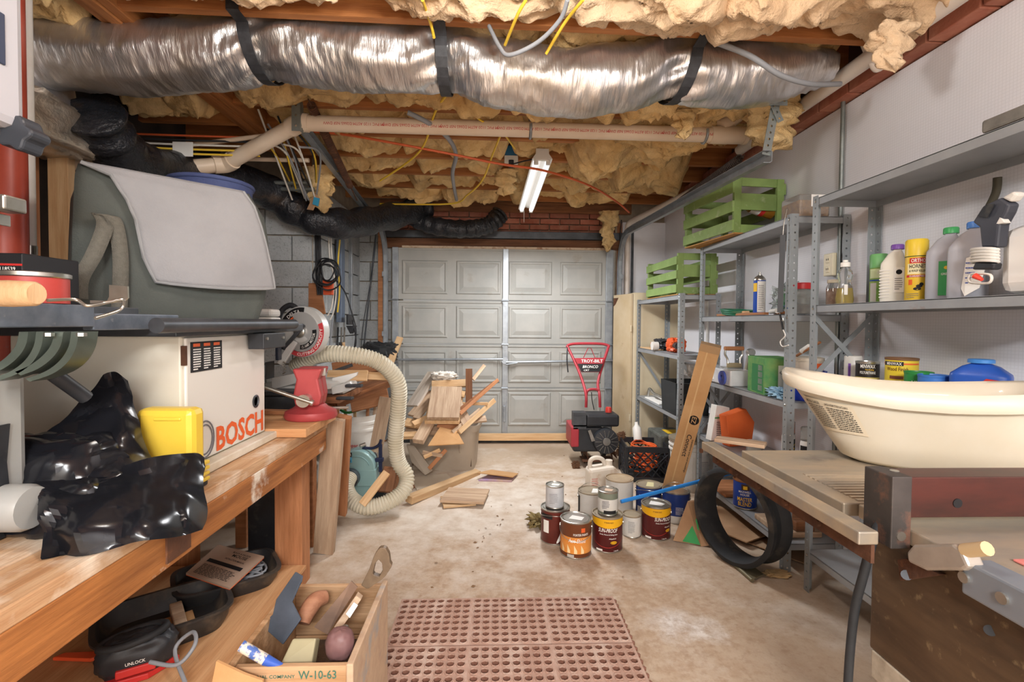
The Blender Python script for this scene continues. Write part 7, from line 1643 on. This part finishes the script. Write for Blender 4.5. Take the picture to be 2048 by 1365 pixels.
for k, (px, x) in enumerate(((1652, 1.60),)):
    sj_ = thing('shell_jar', 'small clear jar of pinkish chips behind dish soap', 'jar', (x, yat(px, x) - .06, Z34))
    MB().lathe([(0, .003), (.03, .003), (.03, .075), (0, .08)], 20).build('contents', M('pinkish chips', 'CFA98E', .8, c2='9a6f55', s=40), sj_, smooth=30)
    MB().lathe([(0, 0), (.034, 0), (.034, .085), (.027, .1), (.027, .105)], 20).build('jar_body', CLEAR, sj_, smooth=40)
    MB().lathe([(.03, .105), (.03, .12), (0, .12)], 20).build('lid', M('cream lid', 'D8CDB6', .5), sj_, smooth=40)
gs = thing('spray_can', 'green capped aerosol can beside the shelf post', 'spray can', (1.66, yat(1757, 1.66), Z34), -.6)
MB().lathe([(.03, 0), (.032, .004), (.032, .155)], 24).build('can_wall', M('leaf green print', '6FA648', .5, c2='A9C46A', s=22), gs, smooth=40)
MB().lathe([(.033, .155), (.033, .21), (.029, .215), (0, .215)], 24).build('cap', M('light green plastic', '7BBE78', .4), gs, smooth=40)
cpatch(M('pale green label', 'D8E8B8', .5), gs, .0325, -1.2, 1.4, .11, .15, 'pale_band', 12); cpatch(PRINT_B, gs, .0327, -1.3, 1.4, .098, .104, 'blue_band', 12); cftext('plant guard', .035, .016, PRINT_W, gs, .0332, .135, .3); cpatch(WHC_, gs, .0328, -1.1, -.3, .01, .09, 'text_panel', 5)
def jug(name, label, loc, rz, w, d, h, mat, capm, capx=0, neck=.6, cat='jug', capr=.022):
    t = thing(name, label, cat, loc, rz)
    n = 28
    def lp(s, z, ox=0, sy=None): return [(ox + w * s * abs(cos(q)) ** .45 * (1 if cos(q) > 0 else -1), d * (sy or s) * abs(sin(q)) ** .45 * (1 if sin(q) > 0 else -1), z) for q in [2 * pi * (i + .5) / n for i in range(n)]]
    Ls = [lp(.95, 0), lp(1, .01), lp(1, h * .62), lp(.97, h * .68), lp(.6, h * .84, capx * .6, .62), lp(.32, h * .9, capx, .4), lp(.3, h * .94, capx, .38)]
    vs = [p for l in Ls for p in l]; fs = [(j * n + i, j * n + (i + 1) % n, (j + 1) * n + (i + 1) % n, (j + 1) * n + i) for j in range(len(Ls) - 1) for i in range(n)] + [tuple(range(n)), tuple(range((len(Ls) - 1) * n, len(Ls) * n))]
    MB().add(vs, fs).build('body', mat, t, smooth=40)
    MB().lathe([(capr, h * .915), (capr, h * .985), (capr * .9, h), (0, h)], 20).build('cap', capm, t, mw=Matrix.Translation((capx, 0, 0)), smooth=40)
    return t
wbt = jug('white_bottle', 'cream white ribbed bottle with purple cap', (1.62, yat(1786, 1.62), Z34), -.75, .042, .032, .235, M('cream white plastic', 'E9E6DA', .4), M('purple plastic', '7A4FA8', .4), .012, cat='bottle')
for k in range(10): MB().box((-.043, -.0335, .02 + .012 * k), (-.01, -.0315, .025 + .012 * k)).build('rib', WHITEP, wbt)
MB().box((.004, -.0335, .04), (.036, -.0322, .14)).build('label', PRINT_W, wbt); lines(wbt, PRINT_K, (.007, -.034, .05), (1, 0, 0), (0, 0, 1), .026, .05, 6, th=.3)
MB().lathe([(.010, 0), (.006, .0)], 12).build('logo_mark', PRINT_K, wbt, mw=frame((.02, -.034, .122), (1, 0, 0), (0, -1, 0)))
hw = thing('insect_spray_can', 'yellow insect spray can with wasp picture on upper shelf', 'spray can', (1.585, yat(1832, 1.585), Z34), -.8)
MB().lathe([(.032, 0), (.034, .004), (.034, .165)], 28).build('can_wall', M('warning yellow', 'EBC43A', .45), hw, smooth=40)
MB().lathe([(.035, .168), (.035, .225), (.031, .231), (0, .231)], 28).build('cap', M('yellow cap', 'EBCB3C', .4), hw, smooth=40)
MB().lathe([(.034, .165), (.0355, .167), (.034, .17)], 28).build('green_ring', M('dark green ring', '3E5A34', .5), hw, smooth=40)
cpatch(PRINT_R, hw, .0344, -.55, 1.0, .14, .16, 'red_panel', 8); cftext('ORTHO', .045, .014, PRINT_W, hw, .0352, .15, .25); cpatch(M('cream panel', 'F2E7B8', .5), hw, .0344, -.75, 1.0, .10, .139, 'cream_panel', 8)
cftext('HORNET', .052, .015, PRINT_K, hw, .0352, .129, .2); cftext('& WASP KILLER', .052, .009, PRINT_K, hw, .0352, .112, .2); cpatch(PRINT_R, hw, .0345, -.85, 1.0, .088, .097, 'red_band', 8); cftext('GUARANTEED', .048, .007, PRINT_W, hw, .0352, .0925, .15)
wsp = MB()
for a, z, ra, rz2_ in ((.35, .055, .010, .006), (.55, .062, .007, .006), (.18, .045, .012, .006)):
    wsp.add([(.0352 * sin(a + ra / .035 * cos(q)), -.0352 * cos(a + ra / .035 * cos(q)), z + rz2_ * sin(q)) for q in [i * pi / 6 for i in range(12)]], [tuple(range(12))])
wsp.build('wasp_picture', PRINT_K, hw); cpatch(PRINT_O, hw, .0346, -.6, -.25, .06, .08, 'orange_square', 3); lines(hw, PRINT_G, (-.025, -.0352, .01), (1, 0, 0), (0, 0, 1), .04, .02, 3, th=.3)
GJ = M('grey jug plastic', 'B4B6BE', .4, c2='A8AAB2', s=5)
g1_ = jug('grey_jug', 'grey plastic jug with green cap', (1.60, yat(1888, 1.60), Z34), -.85, .05, .04, .255, GJ, M('green cap', '3FA35C', .4), .015)
MB().box((-.012, -.0418, .015), (.026, -.0405, .135)).build('green_label', M('green jug label', '3FA35C', .5), g1_); ftext('GREEN', .026, .008, PRINT_W, g1_, (.008, -.0422, .09)); MB().cyl((.008, -.042, .112), (.008, -.0425, .112), .006, n=10).build('yellow_dot', PRINT_Y, g1_)
g2_ = jug('grey_jug', 'grey plastic jug with blue cap and peeling label', (1.565, yat(1935, 1.565), Z34), -.9, .05, .04, .25, GJ, M('blue cap', '4A82D0', .4), .015)
MB().prism([(.0, -.0425, .13), (.04, -.046, .14), (.052, -.05, .12), (.035, -.06, .03), (.0, -.055, .005), (-.01, -.0425, .03)], (0, -.001, 0)).build('peeling_label', PRINT_W, g2_); lines(g2_, PRINT_B, (.0, -.0525, .04), (1, .1, 0), (0, 0, 1), .03, .08, 5, th=.25)
jx = thing('sprayer_jug', 'large white sprayer jug with coiled tube and black spray gun', 'sprayer', (1.60, yat(2025, 1.52) - .10, Z34))
jy = 0
jj = MB().box((-.11, -.1, 0), (.11, .12, .20)).build('jug_body', M('white jug plastic', 'ECEAE6', .35), jx, bev=.035)
MB().tube(spline([(-.06, .0, .19), (-.05, .0, .25), (.0, 0, .27), (.06, 0, .25), (.07, 0, .19)], 6), .018, 10).build('jug_handle', WHITEP, jx, smooth=60)
def S(px, py, x=1.455): return PX(px, py, x) - V(jx.location)
GUN = M('gun grey plastic', '3A3D46', .4, c2='4a4d56', s=6)
MB().prism([S(x, y) for x, y in ((1944, 445), (1965, 412), (2000, 395), (2018, 408), (2012, 425), (1998, 450), (1993, 495), (1962, 496), (1958, 455))], (.035, 0, 0)).build('spray_gun', GUN, jx, bev=.006)
MB().prism([S(x, y, 1.45) for x, y in ((1955, 432), (1972, 410), (1990, 408), (1975, 436))], (-.001, 0, 0)).build('gun_inset', BLACKP, jx)
MB().prism([S(x, y) for x, y in ((2002, 396), (2026, 382), (2034, 388), (2020, 405))], (.03, 0, 0)).build('nozzle', WHITEP, jx, bev=.006)
MB().prism([S(x, y) for x, y in ((2000, 432), (2010, 446), (1990, 450))], (.02, 0, 0)).build('trigger', WHITEP, jx, bev=.002)
for k in range(5): MB().tube([S(1970 + 27 * cos(a), 500 + 6 * k + 3 * sin(a), 1.468 + .02 * sin(a)) for a in [i * pi / 8 for i in range(16)]], .0045, 6, closed=True).build('tube_coil', WHITEP, jx, smooth=60)
MB().prism([S(x, y) for x, y in ((1942, 540), (1950, 522), (1988, 526), (1984, 540))], (.03, 0, 0)).build('gun_base', BLACKP, jx, bev=.006)
MB().tube(spline([S(1938, 555), S(1945, 548), S(1980, 550), S(1978, 566), S(1945, 566), S(1938, 560), S(1938, 555)], 5), .004, 6).build('spout_frame', WHITEP, jx, smooth=60)
MB().cyl(S(1950, 552, 1.45), S(1964, 560, 1.45), .009, .005, n=12).build('red_plug', M('red plug', 'E24A3A', .4), jx, smooth=40)
# ---- near unit z = .99
Z99 = .991
def shc(px, x): return (x, PX(px, 740, x).y, Z99)
k1 = can('stain_can', 'small black label varnish can behind the baby tub', 'paint can', shc(1735, 1.62), .043, .098, M('varnish can', '2A2422', .4), -.7)
cftext('MINWAX', .055, .016, PRINT_W, k1, .0436, .082, .05); cftext('POLYURETHANE', .058, .012, PRINT_W, k1, .0436, .055, .05); cftext('Fast-Drying', .03, .008, PRINT_Y, k1, .0436, .067, .2); cpatch(M('cream can label', 'D9C77A', .5), k1, .0433, -1.4, 1.4, .0, .035, 'cream_panel', 14)
k2 = can('stain_can', 'yellow wood finish can behind the baby tub', 'paint can', shc(1803, 1.64), .054, .125, M('finish yellow', 'E8CE3C', .4), -.8, lidtop=M('brown can top', '7E5A3C', .6))
cpatch(PRINT_K, k2, .0545, -1.2, .2, .098, .114, 'black_panel', 8); cpatch(PRINT_O, k2, .0543, -1.4, 1.4, .103, .109, 'red_band', 14); cftext('MINWAX', .055, .012, PRINT_W, k2, .0552, .106, -.4); cftext('Wood Finish', .075, .015, P3, k2, .0552, .085, -.2); cpatch(M('brown swatch', '7E4A34', .5), k2, .0546, -.65, .2, .045, .058, 'swatch', 6)
k3 = can('gloss_paint_can', 'green topped gloss paint can beside the yellow can', 'paint can', shc(1838, 1.57), .043, .085, M('gloss green', '2F8A44', .4), -.85, lidtop=M('gloss green', '2F8A44', .4)); cftext('HIGH', .04, .014, PRINT_W, k3, .0436, .05, .1); cpatch(PRINT_K, k3, .0434, -1, 1, .022, .032, 'black_band', 8)
k4 = can('gloss_paint_can', 'blue topped gloss paint can beside the green one', 'paint can', shc(1868, 1.55), .044, .082, M('gloss blue', '3F78C8', .4), -.9, lidtop=M('gloss blue', '3F78C8', .4)); cftext('GLOSS', .045, .014, PRINT_W, k4, .0446, .045, -.3)
k5 = can('small_jar', 'low pinkish brown jar at the end of the can row', 'jar', shc(1886, 1.505), .03, .05, M('pink brown', 'B08878', .6), 0, lidtop=M('pink brown', 'B08878', .6))
k6 = thing('white_canister', 'plain white canister with purple stripe beside cross brace', 'canister', shc(1706, 1.68)); MB().lathe([(0, 0), (.036, 0), (.036, .11), (.033, .115), (0, .115)], 24).build('body', WHITEP, k6, smooth=40); cpatch(M('purple print', '7A4FA8', .5), k6, .0365, -1.2, -.9, .02, .08, 'purple_stripe', 3)
bj = jug('blue_jug', 'blue plastic jug with ribbed cap and red label', shc(1962, 1.60), -.95, .075, .05, .15, M('jug blue', '2F5FC0', .35, c2='2852ac', s=5), M('cap blue', '4A90DC', .35), .0, capr=.034)
MB().prism([(.0, -.0515, .03), (.06, -.0515, .035), (.065, -.0515, .085), (.02, -.0515, .09), (-.005, -.0515, .06)], (0, -.0015, 0)).build('red_label', PRINT_R, bj); ftext('DRANO', .03, .01, PRINT_W, bj, (.03, -.0535, .06))
lines(bj, PRINT_W, (.045, -.054, .04), (1, 0, 0), (0, 0, 1), .02, .04, 5)
mtb = thing('grey_tray', 'grey flat box at the edge of the top shelf', 'box', (1.56, 1.33, 1.8315))
MB().box((-.09, -.05, 0), (.1, .1, .04)).build('box', M('worn grey', '7A7872', .6, c2='5c5a55', s=15), mtb, bev=.008)
MB().tube(spline([PX(1995, 355, XR - .05), PX(1992, 385, XR - .04), PX(1975, 420, XR - .04)], 5), .012, 8).build('dark_strap', M('dark olive strap', '4A4436', .7), None, 'dark strap hanging on wall behind the sprayer', 'strap', smooth=60)
# ================================================================ TABLE SAW
TZ = .86
ts = thing('table_saw', 'old table saw with steel wing, red insert and wood grain panel', 'power tool', (1.05, 1.1, 0))
def L(p): return V(p) - V((1.05, 1.1, 0))
CAST = M('dusty cast iron', 'A39C90', .5, .5, c2='C9B69A', s=3, st=(1, 3, 1), c3='7C736A', s3=6, lo3=.6, hi3=.8)
RAILM = M('dusty rail', '9A948A', .5, .5, c2='C4AE8E', s=8, c3='5E544A', s3=14)
rx = (CAMZ - TZ) / .545
r0_ = PZ(1403, 884, TZ - .005)
fy = PZ(1790, 1040, TZ).y
ry0 = .885
MB().box(L((rx - .02, ry0, TZ - .03)), L((rx + .02, r0_.y, TZ - .004))).build('front_rail', RAILM, ts, bev=.003)
MB().box(L((rx + .005, ry0, TZ - .065)), L((rx + .012, r0_.y - .03, TZ - .03))).build('rail_flange', RUST, ts)
for k in range(6):
    y = fy + .1 + .12 * k; MB().cyl(L((rx + .004, y, TZ - .048)), L((rx - .004, y, TZ - .048)), .008, n=8).build('rail_bolt', RUST, ts)
w0 = PZ(1493, 901, TZ)
MB().box(L((rx + .05, 1.02, TZ - .03)), L((1.40, w0.y, TZ))).build('wing', CAST, ts, bev=.003)
yg0, yg1 = PZ(1770, 1005, TZ).y, PZ(1660, 962, TZ).y
for k in range(11):
    y = 1.03 + k * .018; MB().box(L((rx + .09, y, TZ)), L((1.38, y + .010, TZ + .003))).build('wing_rib', CAST, ts)
MB().box(L((.795, .45, TZ - .03)), L((1.40, 1.015, TZ))).build('table_top', CAST, ts, bev=.003)
MB().box(L((.86, .60, TZ + .0005)), L((1.3, .76, TZ + .005))).build('throat_insert', M('red insert', 'C9605C', .45, c2='D8958C', s=6), ts, bev=.002)
MB().box(L((.96, .68, TZ + .005)), L((1.25, .70, TZ + .006))).build('blade_slot', PRINT_K, ts)
# fence
MARO = M('maroon steel', '5E3730', .4, .5, c2='47302B', s=6, st=(1, 4, 4), c3='8C6C5C', s3=14, lo3=.66, hi3=.82)
fy = .885
fx0 = PY(1783, 1000, fy).x
fz1 = PY(1900, 955, fy).z
MB().box(L((fx0, fy, PY(1900, 1036, fy).z)), L((1.30, fy + .06, fz1))).build('fence', MARO, ts, bev=.002)
MB().box(L((fx0 - .004, fy - .006, TZ - .035)), L((fx0 + .035, fy + .064, fz1 + .003))).build('fence_head', M('rusted dark steel', '55504D', .55, .5, c2='3f3b39', s=9, c3='9A6A52', s3=11, lo3=.55, hi3=.72), ts, bev=.002)
MB().cyl(L((fx0 + .13, fy - .0015, (TZ + fz1) / 2)), L((fx0 + .13, fy + .001, (TZ + fz1) / 2)), .009, n=14).build('slot_hole', PRINT_K, ts)
MB().cyl(L((fx0 + .015, fy - .008, TZ - .01)), L((fx0 + .015, fy - .004, TZ - .01)), .009, n=12).build('lock_bolt', CHROME, ts)
MB().cyl(L((fx0 + .03, fy + .03, fz1)), L((fx0 + .03, fy + .03, fz1 + .004)), .008, n=12).build('top_rivet', CHROME, ts)
# cabinet with wood grain panel
WG = M('wood grain laminate', '5A4632', .42, c2='3F3022', s=5, st=(14, 1.2, 6), c3='8A7657', s3=40, lo3=.6, hi3=.8)
px_ = .80
yf = PX(1742, 1150, px_).y
zb_ = PX(1745, 1300, px_).z
MB().box(L((px_, .45, zb_)), L((1.36, yf, TZ - .032))).build('cabinet', WG, ts, bev=.004)
MB().cyl(L(PX(1980, 1262, px_ - .003)), L(PX(1980, 1262, px_ + .002)), .008, n=14).build('panel_hole', PRINT_K, ts)
BEI = M('speckled beige stand', 'B9AE9C', .7, c2='A09482', s=40)
for (a, b) in ((0, 0), (1, 0), (0, 1), (1, 1)):
    x0 = px_ + .02 if a == 0 else 1.32; y0 = yf - .05 if b == 0 else .5
    tx = -.05 if a == 0 else .05; ty = .05 if b == 0 else -.05
    MB().prism([L((x0 + tx, y0 + ty, 0)), L((x0 + tx + .05, y0 + ty, 0)), L((x0 + .05, y0, zb_)), L((x0, y0, zb_))], (0, -.05, 0)).build('stand_leg', BEI, ts, bev=.003)
MB().box(L((px_ - .0, .47, zb_ - .06)), L((1.36, yf - .005, zb_))).build('stand_apron', BEI, ts, bev=.004)
# front handle block
hx = .025
kb = [PX(x, y, px_ - .03) for x, y in ((1812, 1105), (1825, 1090), (1905, 1088), (1922, 1102), (1937, 1135), (1925, 1142), (1850, 1142), (1815, 1125))]
MB().prism([L(p) for p in kb], (.03, 0, 0)).build('switch_block', M('cast aluminium', 'BDB3A8', .45, .5, c2='a69c90', s=9), ts, bev=.005)
MB().prism([L(PX(x, y, px_ - .012)) for x, y in ((1795, 1120), (1812, 1118), (1880, 1150), (1800, 1162))], (.012, 0, 0)).build('switch_bracket', RUST, ts)
MB().cyl(L(PX(1813, 1151, px_ - .014)), L(PX(1813, 1151, px_ - .01)), .009, n=12).build('bracket_bolt', DKSTEEL, ts)
MB().cyl(L(PX(1930, 1102, px_ - .02)), L(PX(1975, 1098, px_ - .02)), .011, n=12).build('guide_tube', M('dusty tube', 'C6AC84', .7), ts, smooth=40)
for x, y in ((1933, 1083), (2000, 1112)):
    MB().cyl(L((.776, .70 + (x - 1933) * .0009, TZ - .026)), L((.782, .70 + (x - 1933) * .0009, TZ - .026)), .009, n=14).build('table_bolt', CHROME, ts, smooth=40)
MB().box(L((.78, .45, TZ - .055)), L((.83, PX(1925, 1075, .78).y, TZ + .001))).build('table_edge', M('blue grey edge', '8E96A0', .45, .5), ts, bev=.004)
cable([PX(1785, 1025, px_ - .01), PX(1770, 1030, px_ - .03), PX(1748, 1075, px_ - .045), PX(1727, 1150, px_ - .05), PX(1708, 1230, px_ - .05), PX(1696, 1365, px_ - .05), PX(1694, 1500, px_ - .04)], .0085, BLACKM, 'thick black power cord hanging from the table saw', 'cord', name='power_cord', n=10)
plank(PZ(1415, 878, TZ - .02) + V((.03, 0, 0)), PZ(1500, 893, TZ - .02) + V((.06, .01, 0)), .06, .012, W_OLD, 'dusty thin board at the far end of saw rails', name='dusty_board')
# ---- baby tub
TUBM = M('cream tub plastic', 'DDD5C3', .4, c2='D3C8B0', s=3, coat=.2)
A0 = PZ(1640, 905, TZ); 
tcx, tcy, trz = 1.178, 1.33, radians(-32)
bt_ = thing('baby_bath_tub', 'cream plastic baby bath tub with warning label on the saw table', 'tub', (tcx, tcy, TZ + .003), trz)
TL_, TW_, TH_ = .315, .17, .215
def tubloop(sx, sy, z, wave=0, n=64):
    out = []
    for i in range(n):
        q = 2 * pi * (i + .5) / n; c, s = cos(q), sin(q)
        x = sx * abs(c) ** .62 * (1 if c > 0 else -1); y = sy * abs(s) ** .62 * (1 if s > 0 else -1)
        zz = z + wave * (.028 * max(0, -x / TL_) ** 2 * 1 - .012 * (1 - abs(x / TL_)) + .02 * max(0, x / TL_) ** 2)
        out.append((x - (.06 * (1 - z / TH_) * -1) * 0 + (.05 * (1 - z / TH_) if True else 0), y, zz))
    return out
lv_ = [(.58, .62, 0, 0), (.66, .72, .012, 0), (.74, .80, .07, 0), (.84, .87, .14, .4), (.91, .92, .175, .8), (.93, .94, .185, 1), (1.0, 1.04, .178, 1), (1.01, 1.06, .19, 1), (1.0, 1.05, .212, 1), (.97, 1.0, .222, 1), (.90, .92, .215, 1), (.86, .86, .18, .6), (.74, .76, .07, 0), (.6, .62, .012, 0)]
Ls = [tubloop(TL_ * a, TW_ * b, z, w_) for a, b, z, w_ in lv_]
n = 64; vs = [p for l in Ls for p in l]; fs = [(j * n + i, j * n + (i + 1) % n, (j + 1) * n + (i + 1) % n, (j + 1) * n + i) for j in range(len(Ls) - 1) for i in range(n)] + [tuple(range(n)), tuple(range((len(Ls) - 1) * n, len(Ls) * n))]
MB().add(vs, fs).build('tub_shell', TUBM, bt_, smooth=70)
def tubpt(i0, t, off=.0015):
    """point on the outer wall: i0 fractional index around, t 0..1 between loops 2 and 4"""
    k = i0 % n; a = int(k); f = k - a; b = (a + 1) % n
    L0 = V(Ls[2][a]).lerp(V(Ls[2][b]), f); L1 = V(Ls[4][a]).lerp(V(Ls[4][b]), f); p = L0.lerp(L1, t); d = V((p.x, p.y, 0)).normalized(); return p + d * off + V((0, -off, 0))
ia, ib = 35.5, 43.5
LAB = M('label cream', 'D9CBB0', .6)
MB().grid(lambda u, v: tubpt(ia + (ib - ia) * u, .12 + .78 * v, .002), 14, 4).build('warning_label', LAB, bt_, smooth=60)
def tubtext(s, u, v, w, h):
    vs, fs = glyphs(s, 1, .012); x0 = min(p[0] for p in vs); x1 = max(p[0] for p in vs); y0 = min(p[1] for p in vs); y1 = max(p[1] for p in vs)
    MB().add([tubpt(ia + (ib - ia) * (u + (x - (x0 + x1) / 2) / (x1 - x0) * w), .12 + .78 * (v + (y - (y0 + y1) / 2) / (y1 - y0) * h), .004) for x, y in vs], fs).build('lettering', PRINT_K, bt_)
tubtext('MISE EN GARDE!', .26, .88, .36, .09); tubtext('¡ADVERTENCIA!', .74, .88, .38, .09)
mb = MB(); rnd = random.Random(2)
for c in (0, 1):
    for k in range(11):
        u0 = .06 + .48 * c; v0 = .76 - k * .065; u = u0
        while u < u0 + .40:
            l = rnd.uniform(.02, .07); a, b = u, min(u + l, u0 + .41)
            mb.add([tubpt(ia + (ib - ia) * q, .12 + .78 * (v0 + dv), .0035) for q, dv in ((a, 0), (b, 0), (b, .025), (a, .025))], [(0, 1, 2, 3)]); u += l + .012
mb.build('fine_print', PRINT_K, bt_)
